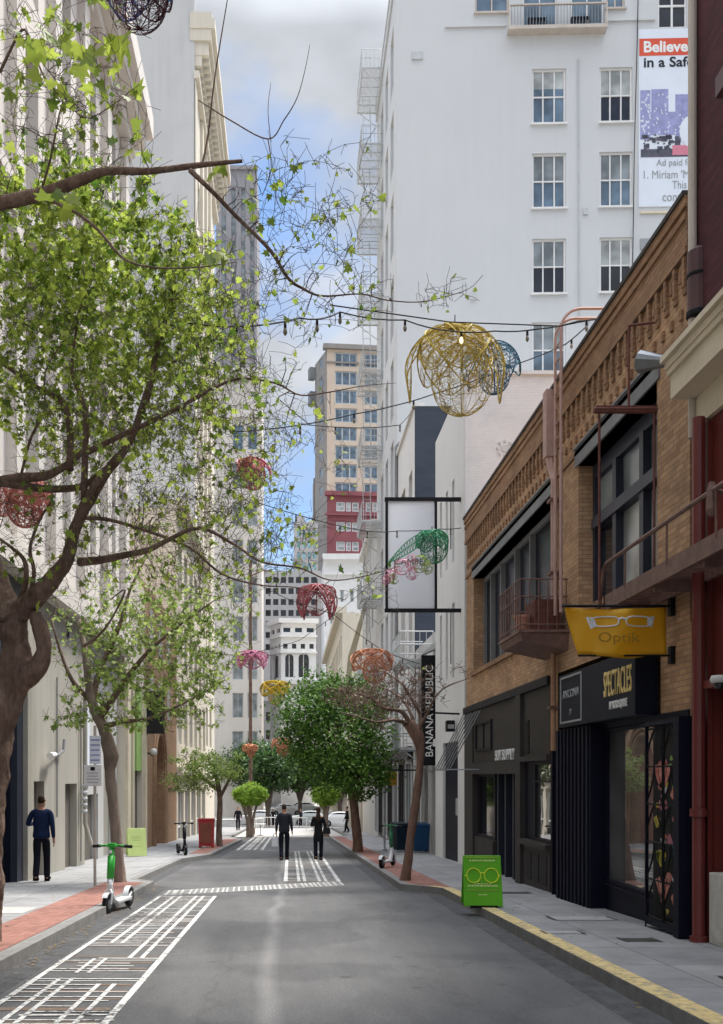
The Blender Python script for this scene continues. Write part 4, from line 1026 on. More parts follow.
def fire_escape(X, d0, d1, floors, step, z0, name_label, mt='white_iron'):
    r = thing('fire_escape', name_label, 'fire escape', (X, (d0+d1)/2, z0))
    w = 1.15; um = (d0+d1)/2
    for k in range(floors):
        z = z0 + k*step
        m = MB(); m.box(X-w, X-w+.05, d0, d1, z-.08, z); m.box(X-w+.051, X, d0, d0+.05, z-.08, z); m.box(X-w+.051, X, d1-.05, d1, z-.08, z)
        for i in range(16): s = X-w+.07+i*(w-.09)/16; m.box(s, s+.028, d0+.051, d1-.051, z-.04, z-.005)
        for i in range(1, 5): s = d0+(d1-d0)*i/5; m.box(X-w+.051, X, s, s+.03, z-.075, z-.045)
        m.tube([(X-w+.1, d0+.1, z-.1), (X, d0+.1, z-.9)], .025, 4); m.tube([(X-w+.1, d1-.1, z-.1), (X, d1-.1, z-.9)], .025, 4)
        m.build('platform', mt, r)
        m = MB()
        for h in (.95, .5):
            m.tube([(X,d0,z+h),(X-w,d0,z+h)], .022, 4); m.tube([(X-w,d0,z+h),(X-w,d1,z+h)], .022, 4); m.tube([(X,d1,z+h),(X-w,d1,z+h)], .022, 4)
        for i in range(6): m.tube([(X-w*i/5-.01,d0,z),(X-w*i/5-.01,d0,z+.95)], .013, 4)
        for i in range(10): y = d0+(d1-d0)*i/9; m.tube([(X-w,y,z),(X-w,y,z+.95)], .013, 4)
        m.build('railing', mt, r)
        if k < floors-1:
            m = MB()
            for dx in (-.55, -.95): m.tube([(X+dx, um-.6, z), (X+dx, um+.5, z+step)], .022, 4)
            for i in range(9): t = (i+.5)/9; m.tube([(X-.55, um-.6+1.1*t, z+step*t), (X-.95, um-.6+1.1*t, z+step*t)], .014, 4)
            m.build('ladder', mt, r)
    return r

def white_tower():
    """B4: the tall white building; its broad side looks back up the street, turned a little"""
    root = thing('white_tower', 'tall white rendered building with a broad blank side wall and pairs of sash windows', 'building', (5, 46.7, -2))
    O = Vector((5.0, 46.7, 0)); U = Vector((1, -.03, 0)).normalized(); N = Vector((U.y, -U.x, 0)); N = Vector((-.03, -1, 0)).normalized()
    G = Fac(O, U, N); k = .0467
    def q(px, py):   # facade coordinates of something seen at px,py
        # ray x=(px-290)/1000*y ; facade y = 46.7 - .03*(x-5)
        a = (px-290.)/1000.; y = (46.7+.15)/(1+.03*a); x = a*y
        return ((x-5.0)/U.x, (776.-py)*y/1000.+EYE)
    ops = []; kinds = []
    for (xa, xb) in ((532, 566), (599.5, 632.5)):
        for py in (69, 153.5, 239, 322.5):
            u0, z1 = q(xa, py-(1.5 if xa > 590 else 0)); u1, z0 = q(xb, py+54-(1.5 if xa > 590 else 0)); ops.append((u0, u1, z0, z1, .18)); kinds.append('s')
    # further windows hidden to the right and above so that the wall makes sense from the side
    for xa in (700, 770, 840, 910):
        for py in (69, 153.5, 239, 322.5):
            u0, z1 = q(xa, py); u1, z0 = q(xa+33, py+54); ops.append((u0, u1, z0, z1, .18)); kinds.append('s')
    u0, z1 = q(658, -18); u1, z0 = q(687, 27); ops.append((u0, u1, z0, z1, .18)); kinds.append('g')
    u0, z1 = q(475, -20); u1, z0 = q(509, 12); ops.append((u0, u1, z0, z1, .18)); kinds.append('b')
    u0, z1 = q(523, -20); u1, z0 = q(557, 33); ops.append((u0, u1, z0, z1, .18)); kinds.append('d')
    u0, z1 = q(571, -20); u1, z0 = q(604, 33); ops.append((u0, u1, z0, z1, .18)); kinds.append('d')
    u0, z1 = q(606, -20); u1, z0 = q(625, 8); ops.append((u0, u1, z0, z1, .18)); kinds.append('b')
    zt = 38+EYE
    m = MB(); fwall(m, G, 0, 34, -3, zt, ops)
    F = right(5.0); P = F.P
    # street side (faces the street) with tall recessed window bays
    sops = []
    for z in range(9):
        for a in (48.3, 51.0, 53.6, 56.2):
            if a+1.5 < 57.4: sops.append((a, a+1.4, 3.0+z*4.0, 5.9+z*4.0, .3))
    fwall(m, F, 46.7, 57.5, -4, zt, sops)
    m.quad(G.P(34,-3,0), G.P(34,zt,0), G.P(34,zt,-12), G.P(34,-3,-12)); m.quad((5,57.5,-4),(5,57.5,zt),(39,57.5,zt),(39,57.5,-4)); m.quad((5,46.7,zt),(5,57.5,zt),(39,57.5,zt),(39,45.7,zt))
    m.build('wall', 'white_wall', root)
    for o, kd in zip(ops, kinds):
        if kd == 's':
            mid = (o[2]+o[3])/2
            window(root, G, *o[:4], .13, 3, 2, 'white_paint', random.Random(int(o[0]*7+o[2])).choice(['glass_dark', 'glass_blue', 'glass_blue']), fw=.09, mw=.06, sill=.1, upper=(random.Random(int(o[0]*3+o[2])).choice(['glass_grey', 'glass_pale', 'glass_grey']), random.Random(int(o[0]*5+o[2])).choice([.5, .5, .3, .66])))
        elif kd == 'g': window(root, G, *o[:4], .13, 2, 2, 'white_paint', 'glass_dark', fw=.08, mw=.09)
        elif kd == 'b': window(root, G, *o[:4], .13, 2, 1, 'cream_pipe', 'glass_blue', fw=.09, mw=.06, sill=.1)
        else: window(root, G, *o[:4], .13, 2, 1, 'white_paint', 'glass_blue', fw=.07, mw=.05)
    for o in sops: window(root, F, *o[:4], .25, 1, 2, 'white_iron', 'glass_grey', fw=.08)
    # cornice along the street edge, string course
    c = MB(); fbox(c, F, 46.75, 57.55, zt-.4, zt+.3, -.3, .08); fbox(c, F, 46.75, 57.6, zt+.301, zt+.40, -.3, .12); c.build('parapet', 'white_iron', root)
    ua, za = q(455, 27); ub, zb = q(690, 20)
    c = MB(); fbox(c, G, q(445, 27)[0], q(506, 27)[0], za-.05, za+.06, -.01, .08); fbox(c, G, q(606, 25)[0], q(655, 25)[0], za+.08, za+.18, -.01, .08); c.build('string_course', 'white_wall', root)
    for (px, py, w, h, mt) in ((412, 60, .5, .35, 'white_iron'), (470, 300, .3, .3, 'white_iron'), (583, 215, .22, .3, 'white_iron'), (640, 250, .4, .5, 'grey_letter')):
        c = MB(); u_, z_ = q(px, py); fbox(c, G, u_, u_+w, z_, z_+h, -.01, .06); c.build('wall_vent', mt, root)
    c = MB(); c.tube([G.P(q(578, 60)[0], q(578, 60)[1], .05), G.P(q(579, 318)[0], q(579, 318)[1], .05), G.P(q(590, 322)[0], q(590, 322)[1], .05)], .03, 5); c.build('wall_conduit', 'white_iron', root)
    c = MB(); c2 = q(640, 212); fbox(c, G, c2[0], c2[0]+2.6, c2[1]-.1, c2[1], -.01, .07); c.build('ledge', 'cream', root)
    # roof bulkhead at the far street end
    # balcony
    r = thing('balcony', 'pale railed balcony across the topmost visible windows of the tall white building', 'balcony', (G.P(q(507,35)[0], q(507,35)[1])))
    a, z0 = q(507, 36); b_, _ = q(605, 36)
    m = MB(); fbox(m, G, a, b_, z0, z0+.16, 0, .45); m.build('slab', 'cream_pipe', r)
    m = MB(); zz = z0+1.15
    for (p, s) in ((a, a+.07), (b_-.07, b_)): fbox(m, G, p, s, z0+.16, zz-.06, .37, .45)
    fbox(m, G, a, b_, zz-.06, zz, .36, .45); m.build('handrail', 'cream_pipe', r)
    n = 32
    for i in range(1, n):
        m = MB(); u = a+(b_-a)*i/n; fbox(m, G, u-.012, u+.012, z0+.16, zz-.06, .38, .41); m.build('baluster', 'grey_metal', r)
    for (px0, lab) in ((527, 'left of the two dark radiator grilles on the high white balcony'), (570, 'right of the two dark radiator grilles on the high white balcony')):
        m = MB(); u, _ = q(px0, 30)
        for i in range(7): fbox(m, G, u+i*.13, u+i*.13+.07, z0+.17, z0+.6, .1, .25)
        fbox(m, G, u, u+.85, z0+.6, z0+.64, .08, .27)
        tag(m.build('slatted_bench', 'black'), lab.replace('radiator grilles', 'slatted benches'), 'bench')
    # political style hoarding on the wall
    r = thing('wall_banner', 'tall pale printed banner with a red strip reading Believe, hung on the white tower wall', 'banner', G.P(q(638,205)[0], q(638,205)[1]))
    a, zt_ = q(638.5, 5 if False else 30); b_, zb = q(716, 206)
    m = MB(); fbox(m, G, a, b_, zb, zt_, .0, .04); m.build('sheet', 'banner_pale', r)
    def rc(x0, y0, x1, y1, n, mt, nm):
        m = MB(); u0, z1 = q(x0, y0); u1, z0 = q(x1, y1); fbox(m, G, u0, u1, z0, z1, .041, n); return m.build(nm, mt, r)
    rc(639, 39.5, 715.5, 55, .048, 'orange_red', 'red_strip')
    m = MB()                                      # city picture: blocks, foreground trees
    rr = random.Random(6)
    def bl(x0, y0, x1, y1, n): u0, z1 = q(x0, y0); u1, z0 = q(x1, y1); fbox(m, G, u0, u1, z0, z1, .041, n)
    bl(640, 91, 650, 140, .046); bl(651, 90, 668, 132, .047); bl(640.5, 113, 690, 135, .0485); bl(675, 95, 712, 138, .045)
    m.build('city_print', 'banner_blue', r)
    m = MB()
    for i in range(34):
        x = 640.2+rr.random()*9.5; y = 94+rr.random()*40
        bl(x, y, x+1.3, y+2.2, .051)
    for i in range(40):
        x = 652+rr.random()*34; y = 94+rr.random()*40
        if x > 668 and y < 114: continue
        bl(x, y, x+1.1, y+1.8, .051)
    m.build('window_print', 'banner_pale', r)
    m = MB()
    for i in range(46):
        x = 640.5+rr.random()*35; y = 134+rr.random()*18; s = 1.2+rr.random()*3; bl(x, y, x+s*1.4, y+s, .053)
    bl(640.5, 150, 715, 156.5, .052); m.build('tree_print', 'banner_dark', r)
    rc(672, 146, 715, 155, .0545, 'pink_print', 'red_print')
    m = MB(); u0, z1 = q(678, 120); pts = []
    for k in range(20):
        a_ = 2*math.pi*k/20; uu, zz_ = q(694+15*math.cos(a_), 132+17*math.sin(a_)); pts.append(G.P(uu, zz_, .056))
    m.add(pts, [tuple(range(20))]); m.build('figure_print', 'banner_pale', r)
    def tx(s, x0, x1, y0, y1, mt, bold=0.):
        u0, z1 = q(x0, y0); u1, z0 = q(x1, y1); lettering(s, r, G, (u0+u1)/2, (z0+z1)/2, .05, z1-z0, u1-u0, mt, 1, bold=bold, depth=.004)
    tx('Believe', 643.5, 687.5, 42, 52.5, 'white_letter', .03); tx('in a Safer', 643.5, 700, 58, 67, 'black_letter', .02)
    tx('Ad paid for by', 656, 705, 160, 167.5, 'grey_letter'); tx("1. Miriam 'Mimi' K", 643.5, 712, 171, 178, 'grey_letter'); tx('This ad was', 672, 712, 181.5, 188.5, 'grey_letter'); tx('controlled', 662, 705, 193, 201, 'grey_letter')
    # long black cable down the face
    m = MB(); pts = [G.P(q(637.5, -10)[0], q(637, -10)[1], .12), G.P(q(636, 60)[0], q(636, 60)[1], .10), G.P(q(633.5, 150)[0], q(633.5, 150)[1], .12), G.P(q(631.5, 300)[0], q(631.5, 300)[1], .10)]
    m.tube(pts, .022, 5); tag(m.build('cable', 'black'), 'thin black cable hanging straight down the white tower wall left of the printed banner', 'cable')
    fire_escape(5.0, 53.6, 57.3, 9, 4.05, 5.6+EYE, 'pale grey fire escape stack on the street side of the tall white building')

def right_far():
    # navy sided building standing a little forward between the low white one and the tower
    root = thing('slate_sided_building', 'narrow white fronted building whose bare slate blue flank shows above the low white one', 'building', (5, 40, -2))
    F = right(5.0); d0, d1, top = 40.0, 46.6, 14.8+EYE
    ops = [(40.9, 42.1, 6.6, 10.2, .3), (43.4, 45.0, 6.6, 10.2, .3), (40.9, 42.1, 11.6, 14.2, .3), (43.4, 45.0, 11.6, 14.2, .3)]
    m = MB(); fwall(m, F, d0, d1, -3, top, ops); m.quad((5,d1,-3),(5,d1,top),(14,d1,top),(14,d1,-3)); m.quad((5,d0,top),(5,d1,top),(14,d1,top),(14,d0,top)); m.build('wall', 'white_street', root)
    G = facing(d0); m = MB(); fbox(m, G, 5.0, 14, -3, top-.02, -.1, -.002); m.build('flank', 'slate_wall', root)
    m = MB(); fbox(m, F, d0, d1, top+.001, top+.15, -.4, .1); m.build('coping', 'white_street', root)
    for o in ops: window(root, F, *o[:4], .25, 1, 2, 'white_iron', 'glass_dark', fw=.06)
    p = thing('downpipe', 'dark vertical downpipe between the slate sided building and the tall white one', 'downpipe', (4.9, 46.2, 0))
    m = MB(); m.tube([(4.93,46.3,-1.5),(4.93,46.3,16.9)], .09, 8); m.tube([(4.93,46.3,16.9),(5.4,45.9,17.3)], .07, 6); m.build('pipe', 'lintel', p)
    m = MB(); m.lathe((4.93, 46.3, 8), [(.10,-.05),(.12,-.04),(.12,.04),(.10,.05)], 8); m.build('collar', 'lintel', p)
    # storefront block 33..40: lower grey and white shop with its own fire balconies
    root = thing('grey_shop_building', 'grey and white shop building with stone pilasters behind the black vertical sign', 'building', (5, 36.5, -2))
    F = right(5.02); d0, d1, top = 33.05, 39.95, 5.0+EYE
    ops = [(33.6, 35.2, -2.8, .55+EYE, .3), (36.0, 37.4, -2.8, .55+EYE, .3), (38.0, 39.4, -2.8, .55+EYE, .3), (33.9, 34.9, 3.2, 5.6, .25), (36.1, 37.1, 3.2, 5.6, .25), (38.2, 39.2, 3.2, 5.6, .25)]
    m = MB(); mass(m, F, d0, d1, -3, top, 9, ops); m.build('wall', 'stone_grey', root)
    for o in ops[:3]: window(root, F, *o[:4], .25, 2, 2, 'charcoal', 'glass_dark', fw=.1, zs=[.0+EYE])
    for o in ops[3:]: window(root, F, *o[:4], .2, 1, 2, 'white_iron', 'glass_dark', fw=.06)
    m = MB()
    for u in (33.1, 35.45, 37.6, 39.6): fbox(m, F, u, u+.3, -3, 1.0+EYE, -.01, .09)
    fbox(m, F, d0, d1, 1.0+EYE+.001, 1.25+EYE, -.01, .14); m.build('pilaster', 'white_street', root)
    fire_escape(5.0, 34.9, 37.6, 2, 3.1, 1.0+EYE, 'pale grey fire escape with two platforms beside the black vertical sign')
    # ground floor of the tower and beyond
    root = thing('fire_escape_building', 'mid rise grey building down the street past the tall white one', 'building', (5.05, 62, -2))
    F = right(5.0); d0, d1, top = 57.6, 68, 14.5+EYE
    ops = [(a, a+1.2, z, z+2.4, .25) for a in (60, 62.4, 64.8) for z in (2.6, 6.6, 10.6)]
    m = MB(); mass(m, F, d0, d1, -4, top, 20, ops); m.build('wall', 'stone_grey', root)
    for o in ops: window(root, F, *o[:4], .2, 1, 2, 'white_iron', 'glass_dark', fw=.06)
    m = MB(); fbox(m, F, d0, d1, top+.001, top+.3, -.4, .35); m.build('cornice', 'white_street', root)
    m = MB(); m.add([(4.9, 64, 13.2), (4.95, 64.6, 12.6), (4.1, 65.2, 9.0), (3.7, 65.6, 5.6), (3.4, 65.4, 5.6), (3.75, 64.8, 9.4)], [(0,1,2,5), (5,2,3,4)])
    o = m.build('sail_banner', 'cream'); sm = o.modifiers.new('t', 'SOLIDIFY'); sm.thickness = .02; tag(o, 'pale triangular fabric sail stretched off the grey building far down the street', 'banner')
    root = thing('shop_row', 'row of low dark fronted shops behind the leafy dark tree on the right', 'building', (5.05, 78, -2))
    d0, d1, top = 68.1, 87.5, 6.5+EYE
    ops = [(69+i*3, 71.4+i*3, -3.2, .5, .3) for i in range(6)] + [(69.3+i*3, 70.9+i*3, 2.4, 4.6, .25) for i in range(6)]
    m = MB(); mass(m, F, d0, d1, -4, top, 20, ops); m.build('wall', 'stone_cream', root)
    for o in ops: window(root, F, *o[:4], .2, 2, 1, 'charcoal', 'glass_dark', fw=.08)
    # ground floor fittings of the white tower street side
    r = thing('shopfront', 'dark glazed shopfront at the foot of the tall white building', 'shopfront', (4.9, 50, -2))
    m = MB(); fbox(m, F, 40.2, 57.4, .7+EYE, 1.2+EYE, .01, .25); m.build('fascia', 'charcoal_dk', r)
    for i in range(7):
        a = 40.5+i*2.55; window(r, F, a, a+2.2, gz(a)+.2, .65+EYE, -.05, 2, 1, 'charcoal' if i % 2 else 'white_iron', 'glass_dark', fw=.14)
# ================================================================ left hand side
XL = -5.7
def left_side():
    F = left(XL); P = F.P
    # ---- pale stone building, nearest
    root = thing('stone_building', 'tall pale stone building with pilasters and long dark window bays behind the nearest tree', 'building', (XL, 20, -1))
    d0, d1, zg, top = -8., 34.4, 4.1+EYE, 22.6+EYE
    ops = []
    for a in [x*3.35 for x in range(-2, 10)]:
        if a+2.2 > d1-.3 or a < d0+.3: continue
        ops.append((a+.75, a+2.55, 6.1+EYE, 11.2+EYE, .45)); ops.append((a+.75, a+2.55, 12.4+EYE, 16.2+EYE, .45)); ops.append((a+.75, a+2.55, 17.2+EYE, 20.6+EYE, .45))
    m = MB(); mass(m, F, d0, d1, zg, top, 22, ops); m.build('wall', 'stone_pale', root)
    m = MB()
    for a in [x*3.35 for x in range(-2, 11)]:
        if d0 < a-.1 and a+.7 < d1: fbox(m, F, a-.02, a+.62, zg+.6, 21.0+EYE, -.02, .22); fbox(m, F, a-.12, a+.72, 21.0+EYE+.001, 21.3+EYE, -.02, .3)
    m.build('pilaster', 'stone_pale', root)
    m = MB(); fbox(m, F, d0, d1+.1, zg, zg+.55, -.02, .35); fbox(m, F, d0, d1+.15, 21.32+EYE, 21.7+EYE, -.02, .35); fbox(m, F, d0, d1+.3, 21.701+EYE, 22.1+EYE, -.02, .7); fbox(m, F, d0, d1+.4, 22.101+EYE, 22.9+EYE, -.6, .95)
    fbox(m, F, d0, d1, 11.5+EYE, 11.8+EYE, -.02, .3); m.build('cornice', 'stone_pale', root)
    for o in ops: window(root, F, *o[:4], .4, 2, 3, 'white_iron', 'glass_grey', fw=.1, mw=.06)
    # ground floor: navy shop, beige plain wall, grey panelled part
    m = MB(); fwall(m, F, d0, 21.35, -1.6, zg, [(9.0, 13.5, -1.0, 3.0, .3), (14.5, 20.9, -.9, 3.2, .3)]); m.build('navy_front', 'navy_frame', root)
    for o in ((9.0, 13.5, -1.0, 3.0), (14.5, 20.9, -.9, 3.2)): window(root, F, *o, .2, 3, 1, 'navy', 'glass_dark', fw=.1)
    m = MB(); fbox(m, F, 19.5, 21.33, -1.6, -.75, .0, .06); m.build('plinth', 'lintel', root)
    m = MB(); ops2 = [(22.25, 23.2, -1.2, -.12+EYE, .25), (25.35, 26.75, -1.2, -.2+EYE, .25)]
    fwall(m, F, 21.35, 27.75, -1.6, zg, ops2); m.quad(P(27.75,-1.6,0), P(27.75,zg,0), P(27.75,zg,-.5), P(27.75,-1.6,-.5)); m.build('beige_wall', 'beige_wall', root)
    m = MB(); fbox(m, F, 21.36, 21.75, -1.6, zg-.3, 0, .10); m.build('pilaster', 'beige_wall', root)
    for o in ops2:
        m = MB(); fbox(m, F, o[0]+.01, o[1]-.01, o[2], o[3]-.01, -.24, -.19); m.build('door', 'beige_dark', root)
    m = MB(); fwall(m, F, 27.75, d1, -1.9, zg, [(28.9, 31.0, -1.6, -.55+EYE, .3), (31.9, 33.9, -1.7, 1.0+EYE, .3)], n=-.25); m.build('grey_wall', 'stone_grey', root)
    m = MB(); fbox(m, F, 28.92, 30.98, -1.8, -.56+EYE, -.5, -.45); m.build('door', 'beige_dark', root)
    m = MB(); fbox(m, F, 31.92, 33.88, -1.8, .99+EYE, -.5, -.45); m.build('door', 'beige_wall', root)
    m = MB(); fbox(m, F, 28.3, 29.5, -.3+EYE, 2.0+EYE, -.24, -.21); m.build('posters', 'banner_pale', root)
    lettering('S', root, F, 25.6, 4.1+EYE-.35, .02, .45, None, 'black_letter', 1)
    # pipes and meters
    r = thing('standpipe', 'grey pipes and a row of white gas meters on the beige wall beside the door', 'pipes', (XL+.1, 27.2, -1))
    m = MB(); m.tube([P(27.35, 2.2+EYE, .1), P(27.35, -1.3+EYE, .1), P(27.45, -1.9+EYE, .25)], .06, 8); m.tube([P(27.0, 2.0+EYE, .06), P(27.0, -2.3+EYE, .06)], .03, 6); m.build('pipe', 'beige_wall', r)
    m = MB()
    for k in range(5): m.lathe((XL+.14, 27.05, -.95+EYE-.0+k*.17), [(.07,-.05),(.09,0),(.07,.05)], 8)
    m.build('meter', 'white_iron', r)
    r = thing('wall_lamp', 'small white wall lamp on a bent conduit on the beige wall, above the walking man', 'lamp', (XL+.2, 24.0, .55+EYE))
    m = MB(); m.tube([P(24.3, 2.4+EYE, .04), P(24.3, -1.0+EYE, .04)], .018, 5); m.tube([P(24.3, .52+EYE, .05), P(23.5, .50+EYE, .12)], .02, 5); m.tube([P(24.3, .5+EYE, .05), P(24.7, .62+EYE, .1), P(24.8, .9+EYE, .1)], .035, 6); m.build('conduit', 'lintel', r)
    m = MB(); m.tube([P(23.6, .50+EYE, .16), P(22.9, .46+EYE, .2)], [.06, .085], 8); m.build('head', 'white_paint', r)
    # no-parking notice on its post
    d = 19.9; x = (91-290)*d/1000
    r = thing('street_sign', 'white rectangular parking notice on a thin pale post by the second tree trunk', 'sign', (x, d, gz(d)+.13))
    m = MB(); m.tube([(x+.08, d, gz(d)+.13), (x+.08, d, 1.0+EYE)], .03, 7); m.build('post', 'cream_pipe', r)
    m = MB(); m.box(x-.13, x+.22, d-.06, d-.04, -.20+EYE, .22+EYE); m.build('plate', 'white_paint', r, bevel=.008)
    m = MB(); m.box(x+.0, x+.09, d-.064, d-.061, .11+EYE, .18+EYE); m.build('arrow', 'black', r)
    for k, w in enumerate((.24, .2, .26, .22)):
        m = MB(); m.box(x+.045-w/2, x+.045+w/2, d-.064, d-.061, .05+EYE-k*.06, .065+EYE-k*.06); m.build('text_line', 'grey_letter', r)
    m = MB(); m.box(x-.02, x+.20, d-.05, d-.04, .24+EYE, .80+EYE); m.build('upper_plate', 'banner_pale', r)
    m = MB()
    for k in range(5): m.box(x, x+.18, d-.053, d-.051, .30+EYE+k*.1, .33+EYE+k*.1)
    m.build('text_line', 'banner_blue', r)
    # ---- shop with green panel and pale posts
    root = thing('green_shop', 'narrow shop front with a light green panel between pale posts', 'building', (XL, 36.8, -2))
    d0, d1, top = 34.45, 39.2, 7.3+EYE
    m = MB(); mass(m, F, d0, d1, -2.2, top, 14, [(35.1, 38.6, -1.9, 3.4+EYE, .3)]); m.build('wall', 'stone_cream', root)
    m = MB(); fbox(m, F, 35.12, 36.0, .1, 3.39+EYE, -.29, -.2); fbox(m, F, 37.3, 38.58, .2+EYE, 3.39+EYE, -.2, -.02); m.build('green_panel', 'green_panel', root)
    m = MB(); fbox(m, F, 36.0, 37.3, -2.0, 3.39+EYE, -.29, -.22); fbox(m, F, 37.3, 38.58, -2.0, .2+EYE, -.27, -.2); m.build('door', 'beige_dark', root)
    m = MB(); fbox(m, F, 34.5, 35.05, -2, 3.5+EYE, 0, .12); fbox(m, F, 38.65, 39.1, -2, 3.5+EYE, 0, .12); fbox(m, F, 36.3, 36.55, -2, 3.38+EYE, -.2, .02); m.build('post', 'cream', root)
    # ---- brick building with pointed arch
    root = thing('gothic_brick_building', 'brown brick building with a pointed arch doorway', 'building', (XL, 44, -2))
    d0, d1, top = 39.25, 50.2, 7.6+EYE
    m = MB(); u0, u1, ua = 42.2, 45.2, 43.7; zs = -.9; zsp = .0+EYE; zap = 1.75+EYE
    arch = [(u0, -2.0), (u0, zsp)]
    n = 8
    L = []; 
    for k in range(n+1):
        t = k/n; L.append((u0+(ua-u0)*(1-math.cos(t*math.pi/2)), zsp+(zap-zsp)*math.sin(t*math.pi/2)))
    Rr = [(u1-(a-u0), z) for a, z in L][::-1]
    pts = L + Rr[1:]
    fwall(m, F, d0, u0, -2.2, top); fwall(m, F, u1, d1, -2.2, top)
    for (a, za), (b, zb) in zip(pts, pts[1:]):
        m.quad(P(a,za,0), P(b,zb,0), P(b,top,0), P(a,top,0)); m.quad(P(a,za,0), P(b,zb,0), P(b,zb,-.5), P(a,za,-.5))
    m.quad(P(u0,-2.2,0),P(u0,zsp,0),P(u0,zsp,-.5),P(u0,-2.2,-.5)); m.quad(P(u1,-2.2,0),P(u1,zsp,0),P(u1,zsp,-.5),P(u1,-2.2,-.5))
    m.quad(P(d0,-2.2,0),P(d0,top,0),P(d0,top,-14),P(d0,-2.2,-14)); m.quad(P(d1,-2.2,0),P(d1,top,0),P(d1,top,-14),P(d1,-2.2,-14)); m.quad(P(d0,top,0),P(d1,top,0),P(d1,top,-14),P(d0,top,-14))
    m.build('wall', 'brick_brown', root)
    m = MB()
    for off, n1 in ((.12, .06), (.36, .10), (.62, .06)):
        q = [P(ua+(a-ua)*(1+off/1.5), z+off*.9 if z > zsp+.01 else z, n1-.03) for a, z in pts]; m.tube([P(ua+(u0-ua)*(1+off/1.5), -1.5, n1-.03)] + q + [P(ua+(u1-ua)*(1+off/1.5), -1.5, n1-.03)], .06, 6)
    m.build('arch_moulding', 'brick_brown', root)
    m = MB(); fbox(m, F, u0-.1, u1+.1, -2.2, zap+.1, -.5, -.42); m.build('door', 'banner_brick', root)
    m = MB(); fbox(m, F, 45.9, d1, -.55+EYE, -.40+EYE, -.01, .08); m.build('string_course', 'brick_brown', root)
    m = MB()
    for z in (2.6, 5.2):
        for a in (40.6, 43.4, 46.4): fbox(m, F, a, a+1.1, z+EYE, z+1.6+EYE, -.02, .012)
    m.build('window_opening', 'glass_grey', root)
    r = thing('box_sign', 'dark box sign projecting from the brown brick wall, half hidden by leaves', 'sign', (XL+.5, 40, 1.6+EYE))
    m = MB(); m.box(-5.68, -4.9, 38.9, 39.15, 1.65+EYE, 3.3+EYE); m.build('box', 'charcoal_dk', r); m = MB(); m.tube([(-5.7,39,3.1+EYE),(-4.9,39,3.1+EYE)], .03, 5); m.build('arm', 'black', r)
    r = thing('wall_lamp', 'small pale globe lamp on the corner of the brown brick building', 'lamp', (XL+.3, 39.6, 1.0))
    m = MB(); m.lathe((XL+.3, 39.6, .95+EYE), [(.03,-.14),(.13,-.08),(.15,0),(.12,.1),(.03,.15)], 10); m.build('globe', 'white_paint', r, smooth=True); m = MB(); m.tube([(XL,39.6,.95+EYE),(XL+.3,39.6,.8+EYE)], .03, 5); m.build('arm', 'black', r)
    # ---- pale building 50..68
    root = thing('pale_building', 'pale mid rise building with grouped windows behind the small leafy tree', 'building', (XL, 60, -2))
    d0, d1, top = 50.25, 67.9, 13.5+EYE
    ops = [(50.9+i*2.9, 52.7+i*2.9, z, z+2.6, .25) for i in range(6) for z in (3.3, 7.2, 11.0)] + [(51+i*3.4, 53.6+i*3.4, -3.0, .9, .35) for i in range(5)]
    m = MB(); mass(m, F, d0, d1, -4, top, 18, ops); m.build('wall', 'stone_cream', root)
    for o in ops: window(root, F, *o[:4], .2, 2, 2, 'white_paint', 'glass_grey' if o[2] > 1 else 'glass_dark', fw=.1, mw=.08)
    m = MB(); fbox(m, F, d0, d1, top+.001, top+.4, -.4, .5); fbox(m, F, d0, d1, 1.7, 2.1, -.02, .3); m.build('cornice', 'stone_cream', root)
    # ---- blank wall tower with ornate street cornice
    root = thing('cornice_tower', 'very tall cream building with a blank grey side wall and a richly bracketed roof cornice', 'building', (-6.5, 76, -2))
    F2 = left(-6.5); d0, d1, zt = 68, 86, 50.6+EYE
    ops = [(70+i*3.6, 72+i*3.6, 4+j*4.6, 7+j*4.6, .3) for i in range(4) for j in range(9)]
    m = MB(); fwall(m, F2, d0, d1, -4, zt, ops); m.quad((-6.5,d1,-4),(-6.5,d1,zt),(-30,d1,zt),(-30,d1,-4)); m.quad((-6.5,d0,zt),(-6.5,d1,zt),(-30,d1,zt),(-30,d0,zt)); m.build('street_wall', 'stone_cream', root)
    m = MB(); G = facing(68); fbox(m, G, -30, -6.48, -4, 54+EYE, -.3, .0); fbox(m, G, -30, -6.2, 54+EYE+.001, 54.6+EYE, -.4, .1); m.build('blank_wall', 'stone_grey', root)
    for o in ops[:36]: window(root, F2, *o[:4], .2, 2, 2, 'white_iron', 'glass_dark', fw=.12, mw=.1)
    m = MB()
    fbox(m, F2, d0-.12, d1, zt-3.2, zt-2.7, -.02, .35); fbox(m, F2, d0-.05, d1, zt-.6, zt+.2, -.3, 1.15); fbox(m, F2, d0-.1, d1+.1, zt+.201, zt+.9, -.3, 1.4); fbox(m, F2, d0-.1, d1+.1, zt+.901, zt+1.3, -.3, 1.2)
    m.build('cornice', 'stone_cream', root)
    m = MB(); u = d0+.1
    while u < d1-.4: fbox(m, F2, u, u+.34, zt-1.5, zt-.601, -.02, .95); fbox(m, F2, u+.03, u+.31, zt-2.2, zt-1.501, -.02, .5); u += .75
    m.build('bracket_row', 'stone_cream', root)
    m = MB(); fbox(m, F2, d0, 69.0, 30+EYE, zt-3.3, -.02, .12); fbox(m, F2, 72.3, 73.2, 10, zt-3.3, -.02, .2); fbox(m, F2, 76, 76.9, 10, zt-3.3, -.02, .2); fbox(m, F2, 79.6, 80.5, 10, zt-3.3, -.02, .2); m.build('pilaster', 'stone_cream', root)
